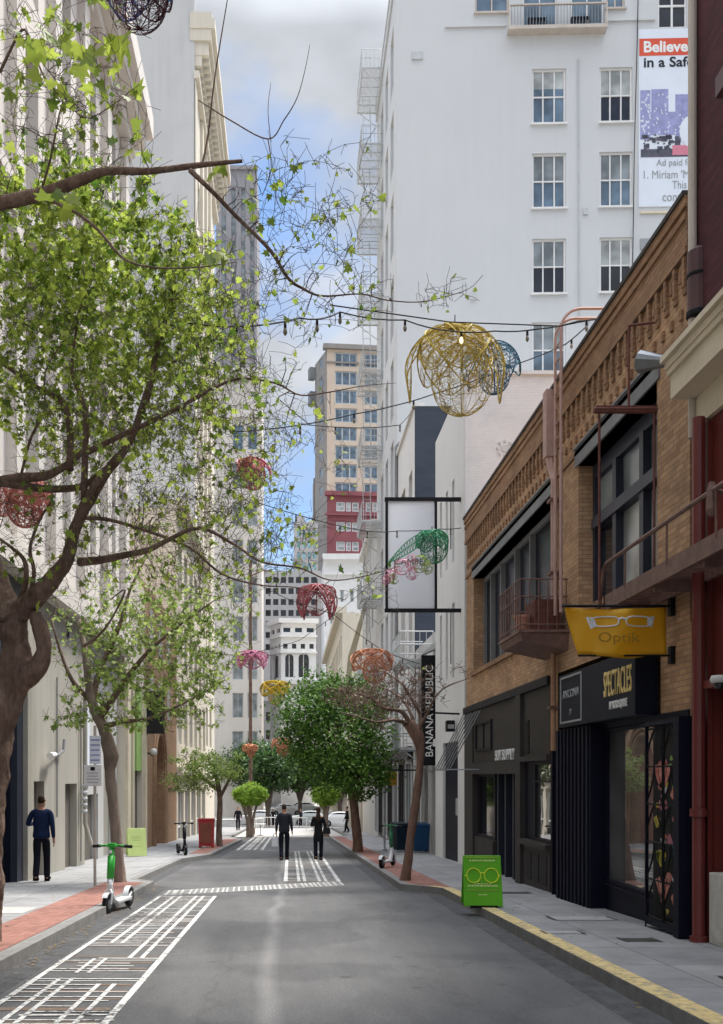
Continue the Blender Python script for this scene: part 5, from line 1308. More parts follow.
    # ---- brick red banner hung at 70
    m = MB(); fbox(m, left(XL+.4), 88., 88.1, 1.0, 6.4, -1.3, -.2)
    # ---- far left slab and grey skyscraper
    root = thing('white_slab_building', 'white mid rise block beyond the crossing, seen through the bare twigs', 'building', (-8, 122, -3))
    G = facing(120); ops = []
    for j in range(9):
        for i, (a, b) in enumerate(((-6.9, -5.6), (-5.1, -3.9))): ops.append((a, b, 4+j*4.6, 7.0+j*4.6, .3))
    m = MB(); zt = 48.5+EYE; mass(m, G, -22, -3.4, -4, zt, 9, ops); m.build('wall', 'stone_pale', root)
    for o in ops: window(root, G, *o[:4], .2, 2, 1, 'white_iron', 'glass_grey' if o[2] < 38 else 'glass_blue', fw=.1)
    m = MB(); fbox(m, G, -22, -3.2, zt-.8, zt+.3, -.3, .5); fbox(m, G, -22, -3.3, zt-5.5, zt-5.1, -.02, .25); m.build('cornice', 'stone_pale', root)
    root = thing('grey_skyscraper', 'slender dark grey stone skyscraper with vertical window strips, farthest on the left', 'building', (-8.5, 165, -3))
    G = facing(165); zt = 100+EYE; ops = [(a, a+.75, 30, zt-3, .35) for a in (-11.3, -9.7, -8.1, -6.6)]
    m = MB(); mass(m, G, -12.2, -5.45, -4, zt, 14, ops); m.build('wall', 'tower_grey', root)
    for o in ops: window(root, G, *o[:4], .3, 1, 17, 'tower_grey', 'glass_grey', fw=.06, mw=1.0)
    m = MB(); fbox(m, G, -12.3, -5.3, zt+.001, zt+.6, -.3, .3); m.build('coping', 'tower_grey', root)
    for nme, lab, px, d, h0, h1, r_ in (('street_pole', 'tall brown pole rising behind the small round topiary tree', 250.5, 66, gz(66), 14.2+EYE, .10),):
        x = (px-290)*d/1000
        r = thing(nme, lab, 'pole', (x, d, h0)); m = MB(); m.tube([(x,d,h0),(x,d,h1)], [r_*1.25, r_], 8); m.build('shaft', 'bark', r)
        m = MB(); m.lathe((x,d,h0+.1), [(.3,-.1),(.3,.3),(.2,.5)], 10); m.build('base', 'bark_red', r)
        m = MB(); m.tube([(x,d,h1-1),(x+.9,d,h1-.6),(x+1.3,d,h1-.7)], .05, 5); m.build('arm', 'bark_red', r)

# ================================================================ far end of the street
def far_end():
    # tan and red tower
    root = thing('tan_tower', 'tall tan apartment tower with a dark red lower part at the street end', 'building', (12, 262, -3))
    A = at(315, 700, 270); B = at(327, 700, 260); C = at(402, 700, 262)
    A.z = B.z = C.z = 0
    def fac(a, b):
        U = (b-a).normalized(); return Fac(a, U, (U.y, -U.x, 0)), (b-a).length
    F1, L1 = fac(B, C); F0, L0 = fac(A, B)
    k = .26
    zt = (776-349)*k+EYE; zr = (776-494)*k+EYE; zw = (776-556)*k+EYE
    def u(px): return (px-327)*k
    ops = []
    rows = [356+18.6*i for i in range(8)]
    for y in rows:
        for (a, b) in ((335, 357.5), (364.5, 379), (386, 400)): ops.append((u(a), u(b), (776-y-5)*k+EYE-1.3, (776-y+5)*k+EYE-.2, .5))
    red = []
    for y in (506.5, 526.5, 546):
        for (a, b) in ((336, 345), (345.8, 351), (352, 359), (366, 371.5), (372.5, 378), (388, 398)): red.append((u(a), u(b), (776-y-5)*k+EYE, (776-y+4.5)*k+EYE, .5))
    m = MB(); fwall(m, F1, 0, L1, zr, zt, ops); m.build('upper_wall', 'tan_tower', root)
    m = MB(); fwall(m, F1, 0, L1, -4, zr-.001, red, n=.6); m.quad(F1.P(0,-4,.6), F1.P(0,zr,.6), F1.P(0,zr,-3), F1.P(0,-4,-3)); m.build('lower_wall', 'red_tower', root)
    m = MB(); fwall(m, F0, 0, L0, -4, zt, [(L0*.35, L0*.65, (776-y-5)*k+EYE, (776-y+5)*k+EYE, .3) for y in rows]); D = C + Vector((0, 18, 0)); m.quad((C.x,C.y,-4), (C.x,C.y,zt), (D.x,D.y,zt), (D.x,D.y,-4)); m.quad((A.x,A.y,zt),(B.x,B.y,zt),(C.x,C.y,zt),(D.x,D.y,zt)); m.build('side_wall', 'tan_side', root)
    for i, o in enumerate(ops): window(root, F1, *o[:4], .3, 3 if i % 3 == 0 else 2, 1, 'white_iron', 'glass_blue', fw=.3, mw=.3)
    F1r = Fac(F1.P(0, 0, .6), F1.U, F1.N)
    for o in red: window(root, F1r, *o[:4], .3, 1, 2, 'white_paint', 'glass_pale', fw=.3, mw=.2)
    for i, y in enumerate(rows): 
        window(root, F0, L0*.35, L0*.65, (776-y-5)*k+EYE, (776-y+5)*k+EYE, .2, 1, 1, 'white_iron', 'glass_grey', fw=.2)
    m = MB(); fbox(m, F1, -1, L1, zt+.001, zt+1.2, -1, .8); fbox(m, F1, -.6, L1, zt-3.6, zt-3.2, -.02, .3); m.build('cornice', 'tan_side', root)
    m = MB(); fbox(m, F1, -.6, L1, zr-.6, zr+.5, -.02, 1.5); fbox(m, F1, -.6, L1, (776-516)*k+EYE, (776-514)*k+EYE, .6, 1.3); m.build('red_cornice', 'red_tower', root)
    m = MB(); fbox(m, F0, -1.2, .8, zt-4, zt-1, 0, 1.6); fbox(m, F0, -1.2, .8, zt-11, zt-7.5, 0, 1.6); m.build('bay', 'lintel', root)
    # white stone building in front of it
    root = thing('white_stone_building', 'cream white stone building with a heavy cornice below the red part of the tan tower', 'building', (10, 200, -3))
    G = facing(200); k = .2
    def u2(px): return (px-290)*k
    zt = (776-557)*k+EYE
    ops = [(u2(a), u2(a+4), (776-y-12)*k+EYE, (776-y)*k+EYE, .4) for a in (330, 340, 350, 360, 370) for y in (590, 612, 634, 656, 680)]
    m = MB(); mass(m, G, u2(324), u2(398), -4, zt, 18, ops); m.build('wall', 'white_stone', root)
    for o in ops: window(root, G, *o[:4], .3, 1, 2, 'white_paint', 'glass_grey', fw=.12)
    m = MB(); fbox(m, G, u2(323), u2(398), zt-3.6, zt-3.1, -.02, .5); fbox(m, G, u2(322.5), u2(398), zt-.6, zt+.5, -.5, .9); m.build('cornice', 'white_stone', root)
    # grey tower behind, between
    root = thing('grey_brick_tower', 'narrow grey brown tower squeezed left of the red and tan tower', 'building', (7, 280, -3))
    G = facing(285); k = .285
    m = MB(); ops = [((a-290)*k, (a+2-290)*k, (776-y-5)*k+EYE, (776-y)*k+EYE, .3) for a in (320,) for y in range(500, 640, 16)]
    mass(m, G, (313.5-290)*k, (327-290)*k, -4, (776-478)*k+EYE, 10, ops); m.build('wall', 'tan_side', root)
    for o in ops: window(root, G, *o[:4], .2, 1, 1, 'white_iron', 'glass_pale', fw=.1)
    # grid building
    root = thing('grid_office_building', 'pale grey office block with a regular grid of square dark windows', 'building', (0, 220, -3))
    G = facing(220); k = .22
    def u3(px): return (px-290)*k
    ops = [(u3(258+i*7.6), u3(263.2+i*7.6), (776-y-6)*k+EYE, (776-y)*k+EYE, .5) for i in range(8) for y in (577, 588, 599, 610, 621, 632, 644)]
    zt = (776-571)*k+EYE
    m = MB(); mass(m, G, u3(254), u3(321), -4, zt, 16, ops); m.build('wall', 'far_grey', root)
    for o in ops: window(root, G, *o[:4], .4, 1, 1, 'charcoal', 'glass_dark', fw=.08)
    root = thing('teal_glass_building', 'pale teal glass topped building rising just over the office block with the window grid', 'building', (3, 245, -3))
    G = facing(246); k = .246
    zt = (776-522)*k+EYE
    ops = [((297+i*5.2-290)*k, (300.6+i*5.2-290)*k, (776-y-7)*k+EYE, (776-y)*k+EYE, .3) for i in range(4) for y in (530, 541, 552, 563)]
    m = MB(); mass(m, G, (294-290)*k, (318-290)*k, -4, zt, 12, ops); m.build('wall', 'far_grey', root)
    for o in ops: window(root, G, *o[:4], .2, 1, 1, 'white_iron', 'teal_glass', fw=.08)
    m = MB(); m.box((296-290)*k, (305-290)*k, 248, 254, zt, zt+2); m.box((309-290)*k, (315-290)*k, 250, 254, zt, zt+1.4); m.build('roof_plant', 'far_grey', root)
    # white rotunda-like corner building with arches
    root = thing('arcaded_building', 'ornate white corner building with tall round arched windows under a band of small openings', 'building', (0, 170, -3))
    k = .17
    a = at(270, 700, 174); b = at(281, 700, 170); c = at(316, 700, 170.5)
    a.z = b.z = c.z = 0
    Fs, Ls = fac(a, b); Ff, Lf = fac(b, c)
    zt = (776-622)*k+EYE; z_ = lambda y: (776-y)*k+EYE
    def archwall(m, F, L, arches):
        """wall with round headed openings"""
        small = []; n = max(2, int(L/1.3))
        fwall(m, F, 0, L, z_(651), zt, [(L*(i+.25)/n, L*(i+.75)/n, z_(648.5), z_(643.5), .4) for i in range(n)] + [(L*(i+.2)/max(1, n//2+1), L*(i+.8)/max(1, n//2+1), z_(632), z_(627.5), .4) for i in range(max(1, n//2+1))])
        zs = z_(658); zb = z_(677); cur = 0; zc = z_(651)
        for (u0, u1) in arches:
            fwall(m, F, cur, u0, zb, zc); r = (u1-u0)/2; cx = (u0+u1)/2; pts = [(cx-r*math.cos(math.pi*t/10), zs+r*math.sin(math.pi*t/10)) for t in range(11)]
            for (p, zp), (q, zq) in zip(pts, pts[1:]):
                m.quad(F.P(p,zp), F.P(q,zq), F.P(q,zc), F.P(p,zc)); m.quad(F.P(p,zp), F.P(q,zq), F.P(q,zq,-.7), F.P(p,zp,-.7))
            for uu in (u0, u1): m.quad(F.P(uu,zb), F.P(uu,zs), F.P(uu,zs,-.7), F.P(uu,zb,-.7))
            m.quad(F.P(u0,zb), F.P(u1,zb), F.P(u1,zb,-.7), F.P(u0,zb,-.7))
            cur = u1
        fwall(m, F, cur, L, zb, zc); fwall(m, F, 0, L, -4, zb, [(L*(i+.3)/3, L*(i+.7)/3, z_(y+9), z_(y), .4) for i in range(3) for y in (708, 728, 748)])
    af = [(Lf*.12, Lf*.36), (Lf*.50, Lf*.80)]; as_ = [(Ls*.2, Ls*.8)]
    m = MB(); archwall(m, Ff, Lf, af); archwall(m, Fs, Ls, as_); m.quad((a.x,a.y,zt),(b.x,b.y,zt),(c.x,c.y,zt),(c.x,c.y+8,zt)); m.quad((c.x,c.y,-4),(c.x,c.y,zt),(c.x,c.y+10,zt),(c.x,c.y+10,-4)); m.quad((a.x,a.y,zt),(c.x,c.y+8,zt),(c.x,c.y+10,zt),(a.x-1,a.y+6,zt)); m.build('wall', 'white_stone', root)
    for F, A_ in ((Ff, af), (Fs, as_)):
        for (u0, u1) in A_:
            p = MB(); fbox(p, F, u0-.1, u1+.1, z_(678), z_(654), -.9, -.6); w = p.build('arched_window', 'glass_dark', root)
            f = MB(); fbox(f, F, (u0+u1)/2-.06, (u0+u1)/2+.06, z_(677), z_(654.5), -.599, -.5); f.build('mullion', 'white_paint', w)
    for F, L in ((Ff, Lf), (Fs, Ls)):
        p = MB(); fbox(p, F, .1, L-.1, z_(651), zt-.1, -.55, -.42); p.build('dark_glazing', 'glass_dark', root)
        p = MB(); fbox(p, F, .1, L-.1, -4, z_(690), -.55, -.42); p.build('dark_glazing', 'glass_dark', root)
        m = MB(); fbox(m, F, -.4, L+.4, zt-.2, zt+.6, -.4, .6); fbox(m, F, -.2, L+.2, z_(637), z_(635), -.02, .4); fbox(m, F, -.2, L+.2, z_(653), z_(651.5), -.02, .3); fbox(m, F, -.3, L+.3, z_(684), z_(680), -.02, .6); m.build('cornice', 'white_stone', root)
    # long pale block that closes the view at street level
    root = thing('street_end_building', 'long pale building closing the end of the street behind the parked cars', 'building', (0, 186, -3))
    G = facing(186); k = .186
    ops = [((x-290)*k, (x+6-290)*k, (776-y-9)*k+EYE, (776-y)*k+EYE, .4) for x in range(206, 385, 12) for y in (712, 730, 748)] + [((x-290)*k, (x+9-290)*k, -3.2, -.2, .6) for x in range(206, 385, 15)]
    m = MB(); mass(m, G, (196-290)*k, (398-290)*k, -4, (776-700)*k+EYE, 12, ops); m.build('wall', 'stone_grey', root)
    for o in ops: window(root, G, *o[:4], .3, 1, 1, 'charcoal', 'glass_dark', fw=.1)
    m = MB(); fbox(m, G, (196-290)*k, (398-290)*k, (776-701)*k+EYE, (776-698)*k+EYE, -.4, .5); m.build('cornice', 'white_stone', root)
    # flanking blocks beyond the cross street, so the sides stay closed
    for s, nm, lab, mt in ((1, 'corner_block', 'beige block beyond the crossing on the right', 'stone_cream'), (-1, 'corner_block', 'beige block beyond the crossing on the left', 'stone_cream')):
        X = 5.9 if s > 0 else -7.4; F = right(X) if s > 0 else left(X)
        root = thing(nm, lab, 'building', (X, 128, -3)); d0 = 112.5 if s > 0 else 129.5
        ops = [(d0+2+i*4, d0+4+i*4, z, z+2.8, .3) for i in range(8) for z in (1.5, 6, 10.5, 15)] + [(d0+1.5+i*4, d0+4.6+i*4, -3.1, -.1, .3) for i in range(8)]
        m = MB(); mass(m, F, d0, 165-.5, -4, 20, 24, ops); m.build('wall', mt, root)
        for o in ops: window(root, F, *o[:4], .2, 2, 1, 'white_iron', 'glass_dark', fw=.1)
        m = MB(); fbox(m, F, d0, 164, 20.001, 20.7, -.5, .7); m.build('cornice', mt, root)
# ================================================================ things in the street
def scooter(name_label, loc, rz, body, group='rental scooters', dark=False):
    """stand-up electric scooter, front towards +x"""
    r = thing('electric_scooter', name_label, 'scooter', (0,0,0), group)
    A = 'scooter_white' if not dark else 'black'
    B = MB(); B.hexa([(-.40,-.08,.13),(.22,-.08,.13),(.22,.08,.13),(-.40,.08,.13),(-.42,-.085,.19),(.22,-.085,.19),(.22,.085,.19),(-.42,.085,.19)])
    B.tube([(-.38,0,.17),(-.52,0,.24),(-.60,0,.20)], [.06,.05,.04], 8); B.build('deck', A, r, bevel=.015)
    B = MB(); B.tube([(.18,0,.16),(.30,0,.22),(.42,0,.44),(.40,0,.56)], [.055,.055,.05,.045], 8); B.build('neck', A, r, smooth=True)
    B = MB(); B.tube([(.40,0,.50),(.355,0,.80),(.315,0,1.05)], [.045,.042,.04], 10); B.tube([(.39,0,.56),(.34,0,.92)], .062, 10); B.build('stem', body, r, smooth=True)
    B = MB(); B.tube([(.30,-.28,1.07),(.315,-.12,1.08),(.315,.12,1.08),(.30,.28,1.07)], .018, 8); B.box(.27,.36,-.06,.06,1.055,1.12); hb = B.build('handlebar', 'black' if dark else body, r)
    for s in (-1, 1):
        g = MB(); g.tube([(.30,s*.20,1.072),(.295,s*.33,1.065)], .026, 8); g.build('grip', 'black_soft', hb)
        g = MB(); g.tube([(.33,s*.10,1.08),(.37,s*.22,1.06)], .010, 5); g.build('brake_lever', 'black', hb)
    for x in (.52, -.50):
        t = MB(); n = 20; 
        prof = [(.09,-.04),(.14,-.04),(.165,-.022),(.165,.022),(.14,.04),(.09,.04)]
        t.lathe((x, 0, .165), prof, n, 'y'); w = t.build('wheel', 'black_soft', r, smooth=False)
        h = MB(); h.lathe((x, 0, .165), [(.02,-.05),(.08,-.042),(.08,.042),(.02,.05)], 14, 'y'); h.build('hub', 'grey_metal', w)
    f = MB(); 
    for s in (-1, 1): f.tube([(.43,s*.0,.42),(.48,s*.06,.34),(.52,s*.06,.165)], .016, 6)
    f.build('fork', A, r)
    def guard(x, a0, a1):
        g = MB(); vs = []; 
        for k in range(9):
            a = a0+(a1-a0)*k/8
            for y in (-.045, .045): vs.append((x+.185*math.cos(a), y, .165+.185*math.sin(a)))
        g.add(vs, [(2*k, 2*k+1, 2*k+3, 2*k+2) for k in range(8)]); o = g.build('mudguard', A, r); s = o.modifiers.new('t', 'SOLIDIFY'); s.thickness = .008
    guard(.52, rad(40), rad(170)); guard(-.50, rad(10), rad(150))
    k = MB(); k.tube([(-.05,.08,.13),(-.10,.17,.01)], .010, 5); k.build('kickstand', 'black', r)
    l = MB(); l.lathe((.37, 0, .98), [(.02,0),(.028,.01),(.028,.03),(.0,.035)], 10, 'x'); l.build('headlight', 'white_paint', r)
    return put(r, loc, rz)

def a_board(label, loc, rz, w, h, mt, kind):
    r = thing('a_frame_sign', label, 'sign board', (0,0,0))
    for s, nm in ((-1, 'front_board'), (1, 'back_board')):
        m = MB(); t = .02; sp = .19
        m.hexa([(-w/2,s*sp-t/2,0.03),(w/2,s*sp-t/2,.03),(w/2,s*sp+t/2,.03),(-w/2,s*sp+t/2,.03),(-w/2*.96,s*.02-t/2,h),(w/2*.96,s*.02-t/2,h),(w/2*.96,s*.02+t/2,h),(-w/2*.96,s*.02+t/2,h)])
        m.build(nm, mt, r, bevel=.006)
    tilt = math.atan2(.17, h-.03)
    class T(Fac): pass
    G = Fac((0, -.19-.011, .03), (1,0,0), (0,-1,0))
    def P(u, z, n=0.):       # on the leaning front board
        return Vector((u, -.19 + .17*(z/(h-.03)) - .012 - n, .03 + z))
    if kind == 'glasses':
        for cx in (-.135, .135):
            m = MB(); m.tube([P(cx+.108*math.cos(2*math.pi*k/28), .47+.108*math.sin(2*math.pi*k/28), .004) for k in range(29)], .0085, 5); m.build('eyeglass_ring', 'lime_yellow', r)
        m = MB(); m.tube([P(-.035,.50,.004), P(0,.515,.004), P(.035,.50,.004)], .009, 5); m.tube([P(-.245,.47,.004), P(-.275,.46,.004)], .008, 5); m.tube([P(.245,.47,.004), P(.27,.46,.004)], .008, 5); m.build('eyeglass_bridge', 'lime_yellow', r)
        m = MB()
        for (z, ww, hh) in ((.685, .40, .022), (.335, .26, .014), (.300, .46, .024), (.17, .14, .018)):
            n = int(ww/.028); x = -ww/2; rr = random.Random(int(z*1000))
            while x < ww/2:
                l = rr.uniform(.02, .06); e = min(x+l, ww/2); m.add([P(x, z, .003), P(e, z, .003), P(e, z+hh, .003), P(x, z+hh, .003)], [(0,1,2,3)]); x = e+.012
        m.build('small_print', 'sign_lime', r)
        m = MB()
        for z in (.735, .235): m.add([P(-.25, z, .0025), P(.25, z, .0025), P(.25, z+.018, .0025), P(-.25, z+.018, .0025)], [(0,1,2,3)])
        m.build('groove', 'leaf_topiary', r)
        m = MB(); m.box(-.20, .22, -.20, -.17, .0, .045); m.build('foot_gap', 'black', r)
    else:
        m = MB()
        for z in (.62, .56, .50, .3): m.add([P(-.16, z, .003), P(.12, z, .003), P(.12, z+.015, .003), P(-.16, z+.015, .003)], [(0,1,2,3)])
        m.build('small_print', 'green_panel', r)
    m = MB(); m.tube([(-w/2+.02, -.10, .4), (-w/2+.02, .10, .4)], .006, 4); m.tube([(w/2-.02, -.10, .4), (w/2-.02, .10, .4)], .006, 4); m.build('stay', 'black', r)
    return put(r, loc, rz)

def wheelie_bin(label, loc, rz, mt):
    r = thing('wheelie_bin', label, 'bin', (0,0,0), 'bins by the shop wall')
    m = MB(); m.hexa([(-.24,-.26,.06),(.24,-.26,.06),(.24,.24,.06),(-.24,.24,.06),(-.29,-.34,.95),(.29,-.34,.95),(.29,.34,.95),(-.29,.34,.95)]); m.build('body', mt, r, bevel=.02)
    m = MB(); m.hexa([(-.31,-.37,.955),(.31,-.37,.955),(.31,.40,.955),(-.31,.40,.955),(-.28,-.33,1.03),(.28,-.33,1.03),(.28,.36,1.06),(-.28,.36,1.06)]); m.build('lid', mt, r, bevel=.015)
    for s in (-1, 1): m = MB(); m.lathe((s*.27, .26, .1), [(.03,-.03),(.10,-.03),(.10,.03),(.03,.03)], 14, 'x'); m.build('wheel', 'black_soft', r)
    m = MB(); m.tube([(-.2,.42,.93),(.2,.42,.93)], .02, 6); m.build('handle', 'black_soft', r)
    return put(r, loc, rz)

def car(label, loc, rz, paint, group='cars parked far down the street'):
    r = thing('parked_car', label, 'car', (0,0,0), group)
    # side profile lofted across the width
    prof = [(-2.15,.35),(-2.2,.75),(-2.05,.92),(-1.45,1.0),(-.95,1.38),(-.3,1.47),(.5,1.43),(1.15,1.02),(1.9,.88),(2.18,.70),(2.2,.38),(1.8,.26),(-1.8,.26)]
    ws = [(-.86,.93),(-.80,1.0),(.80,1.0),(.86,.93)]
    m = MB(); n = len(prof); vs = []
    for (y, s) in ws:
        for (x, z) in prof:
            top = max(0, z-.95); vs.append((x*(.98 if s < 1 else 1), y*(1-.30*top), .26+(z-.26)*(s if z > .5 else 1)))
    fs = []
    for i in range(3):
        for j in range(n): fs.append((i*n+j, i*n+(j+1)%n, (i+1)*n+(j+1)%n, (i+1)*n+j))
    fs.append(tuple(range(n))[::-1]); fs.append(tuple(3*n+j for j in range(n))); m.add(vs, fs); m.build('body', paint, r, smooth=False, bevel=.03)
    g = MB()
    for s in (-1, 1):
        g.add([(-1.30,s*.80,1.03),(-.85,s*.755,1.33),(-.25,s*.745,1.41),(.45,s*.75,1.37),(1.0,s*.80,1.03)], [(0,1,2,3,4)])
    g.build('side_windows', 'glass_dark', r).location.z = 0
    g2 = MB(); g2.add([(-1.50,-.66,1.0),(-1.50,.66,1.0),(-.98,.6,1.385),(-.98,-.6,1.385)], [(0,1,2,3)])
    o = g2.build('rear_window', 'glass_dark', r); o.location = (-.025, 0, .02)
    g3 = MB(); g3.add([(1.18,-.68,1.02),(1.18,.68,1.02),(.54,.6,1.43),(.54,-.6,1.43)], [(0,1,2,3)]); o = g3.build('windscreen', 'glass_dark', r); o.location = (.02, 0, .02)
    for x in (-1.35, 1.35):
        for s in (-1, 1):
            w = MB(); w.lathe((x, s*.78, .33), [(.18,-.10),(.30,-.10),(.33,-.07),(.33,.07),(.30,.10),(.18,.10)], 18, 'y'); wo = w.build('wheel', 'black_soft', r)
            h = MB(); h.lathe((x, s*.78, .33), [(.05,-.105),(.18,-.104),(.18,.104),(.05,.105)], 12, 'y'); h.build('rim', 'grey_metal', wo)
    for s in (-1, 1):
        t = MB(); t.box(-2.215, -2.14, s*.62-.14, s*.62+.14, .68, .82); t.build('tail_light', 'planter_red', r)
        t = MB(); t.box(2.08, 2.20, s*.62-.16, s*.62+.16, .62, .74); t.build('headlight', 'white_paint', r)
    t = MB(); t.box(-2.222, -2.19, -.18, .18, .5, .62); t.build('number_plate', 'white_letter', r)
    return put(r, loc, rz)

# ---------------------------------------------------------------- people
def skinobj(name, chains, mt, parent, sub=2):
    """chains: dict name->(pos, radius) plus edges; grown with a skin modifier into one closed surface"""
    V, E = chains
    me = bpy.data.meshes.new(name); names = list(V); me.from_pydata([V[k][0] for k in names], [(names.index(a), names.index(b)) for a, b in E], [])
    o = bpy.data.objects.new(name, me); COL.objects.link(o); o.parent = parent
    sk = o.modifiers.new('skin', 'SKIN'); sk.use_smooth_shade = True
    lay = me.skin_vertices[0].data if me.skin_vertices else None
    if lay is None:
        bm = bmesh.new(); bm.from_mesh(me); bm.verts.layers.skin.verify(); bm.to_mesh(me); bm.free(); lay = me.skin_vertices[0].data
    for i, k in enumerate(names):
        r_ = V[k][1]; lay[i].radius = r_ if isinstance(r_, tuple) else (r_, r_); lay[i].use_root = (i == 0)
    sb = o.modifiers.new('sub', 'SUBSURF'); sb.levels = sub; sb.render_levels = sub
    # bake to plain mesh
    bpy.context.view_layer.update()
    dg = bpy.context.evaluated_depsgraph_get(); nm = bpy.data.meshes.new_from_object(o.evaluated_get(dg))
    o.modifiers.clear(); old = o.data; o.data = nm; nm.name = name; bpy.data.meshes.remove(old)
    nm.materials.clear(); nm.materials.append(M[mt]); nm.polygons.foreach_set('material_index', [0]*len(nm.polygons)); nm.polygons.foreach_set('use_smooth', [True]*len(nm.polygons))
    return o

def person(label, loc, rz, H=1.75, step=.30, l_arm=None, r_arm=None, top='cloth_navy', legs='cloth_dark', long_hair=False, coat=False, slim=1.):
    """walking figure, facing +y; left = -x"""
    r = thing('person', label, 'person', (0,0,0)); k = H/1.75
    S = lambda x, y, z: (x*k, y*k, z*k)
    hip = .09; st = step
    fwd = lambda s: 1 if s > 0 else -1
    def leg(s):          # right leg (s=1) forward
        f = s
        knee = (hip*s+.005*s, .10 if f > 0 else .03, .50); ank = (hip*s*.95, st*.62 if f > 0 else -st*.62, .09 if f > 0 else .13); toe = (ank[0]+.01*s, ank[1]+.15, .045 if f > 0 else .04)
        return knee, ank, toe
    la = l_arm or [(-.25, .06, 1.13), (-.27, .16, .90)]; ra = r_arm or [(.25, -.06, 1.13), (.28, -.10, .88)]
    V = {'pelvis': (S(0,0,.95), (.13*k*slim, .10*k)), 'waist': (S(0,0,1.10), (.125*k*slim, .09*k)), 'chest': (S(0,.0,1.30), (.15*k*slim, .10*k)), 'neck0': (S(0,.0,1.45), (.07*k, .06*k)), 'neck': (S(0,.01,1.52), .048*k), 'head0': (S(0,.025,1.585), (.068*k, .078*k)), 'head1': (S(0,.02,1.67), (.077*k, .092*k)), 'head2': (S(0,.01,1.735), (.05*k, .06*k)),
         'nose': (S(0,.115,1.625), .012*k), 'earl': (S(-.082,.01,1.63), .014*k), 'earr': (S(.082,.01,1.63), .014*k)}
    E = [('pelvis','waist'),('waist','chest'),('chest','neck0'),('neck0','neck'),('neck','head0'),('head0','head1'),('head1','head2'),('head0','nose'),('head0','earl'),('head0','earr')]
    for s, arm, n in ((-1, la, 'l'), (1, ra, 'r')):
        V['sh'+n] = (S(.165*s*slim, 0, 1.42), .058*k); V['el'+n] = (S(*arm[0]), .042*k); V['wr'+n] = (S(*arm[1]), .027*k)
        d = (Vector(arm[1])-Vector(arm[0])).normalized(); c = Vector(arm[1])+d*.055
        V['pa'+n] = (S(*c), (.034*k, .018*k)); E += [('neck0','sh'+n),('sh'+n,'el'+n),('el'+n,'wr'+n),('wr'+n,'pa'+n)]
        side = Vector((0,1,0)) if abs(d.y) < .8 else Vector((1,0,0))
        for i in range(4):
            o = side*(.030-.019*i); b = c+d*.04+o; L = (.062,.070,.066,.052)[i]; V['f%d%s' % (i,n)] = (S(*b), .009*k); V['g%d%s' % (i,n)] = (S(*(b+d*L*.55+Vector((-.008*s,0,0)))), .008*k); V['h%d%s' % (i,n)] = (S(*(b+d*L*.95+Vector((-.022*s,0,0)))), .007*k)
            E += [('pa'+n,'f%d%s' % (i,n)),('f%d%s' % (i,n),'g%d%s' % (i,n)),('g%d%s' % (i,n),'h%d%s' % (i,n))]
        b = Vector(arm[1])+d*.025+side*.040; V['t0'+n] = (S(*b), .010*k); V['t1'+n] = (S(*(b+d*.035+side*.018)), .009*k); E += [('wr'+n,'t0'+n),('t0'+n,'t1'+n)]
        kn, an, to = leg(s)
        V['hp'+n] = (S(hip*s, 0, .90), .088*k); V['kn'+n] = (S(*kn), .055*k); V['an'+n] = (S(*an), .036*k); V['to'+n] = (S(*to), (.04*k, .025*k)); V['he'+n] = (S(an[0], an[1]-.04, .05 if s > 0 else .10), .03*k)
        E += [('pelvis','hp'+n),('hp'+n,'kn'+n),('kn'+n,'an'+n),('an'+n,'to'+n),('an'+n,'he'+n)]
    skinobj('body', (V, E), 'skin', r)
    g = 1.16
    # shirt
    T = {}
    for n in ('waist','chest','neck0'): p, q = V[n]; q = q if isinstance(q, tuple) else (q, q); T[n] = (p, (q[0]*g+.008, q[1]*g+.012))
    T = {'w0': (S(0,0,.86 if not coat else .60), ((.185 if not coat else .20)*k*slim, (.145 if not coat else .16)*k)), 'w1': (S(0,0,.97), (.175*k*slim, .135*k)), **T}; TE = [('w0','w1'),('w1','waist'),('waist','chest'),('chest','neck0')]
    for n in 'lr':
        for q, f in (('sh', 1.22), ('el', 1.3)): T[q+n] = (V[q+n][0], V[q+n][1]*f)
        w = Vector(V['el'+n][0]).lerp(Vector(V['wr'+n][0]), .93); T['cu'+n] = (tuple(w), .040*k); TE += [('neck0','sh'+n),('sh'+n,'el'+n),('el'+n,'cu'+n)]
    skinobj('jacket' if coat else 'shirt', (T, TE), top, r)
    # trousers
    Q = {'pelvis': (V['pelvis'][0], (.155*k*slim, .125*k)), 'wb': (S(0,0,1.03), (.15*k*slim, .115*k))}; QE = [('pelvis','wb')]
    for n in 'lr':
        Q['hp'+n] = (V['hp'+n][0], .102*k); Q['kn'+n] = (V['kn'+n][0], .075*k); a = Vector(V['kn'+n][0]).lerp(Vector(V['an'+n][0]), 1.10); Q['cu'+n] = (tuple(a), .070*k); QE += [('pelvis','hp'+n),('hp'+n,'kn'+n),('kn'+n,'cu'+n)]
    skinobj('trousers', (Q, QE), legs, r)
    for n in 'lr':
        h = Vector(V['he'+n][0]); t = Vector(V['to'+n][0]); an = Vector(V['an'+n][0])
        skinobj('shoe', ({'a': (tuple(h+Vector((0,-.015,.0))), .058*k), 'b': (tuple(h.lerp(t, .55)), (.062*k, .05*k)), 'c': (tuple(t+Vector((0,.03,.0))), (.058*k, .04*k)), 'd': (tuple(an.lerp(h, .1)), .055*k)}, [('a','b'),('b','c'),('a','d')]), 'black', r)
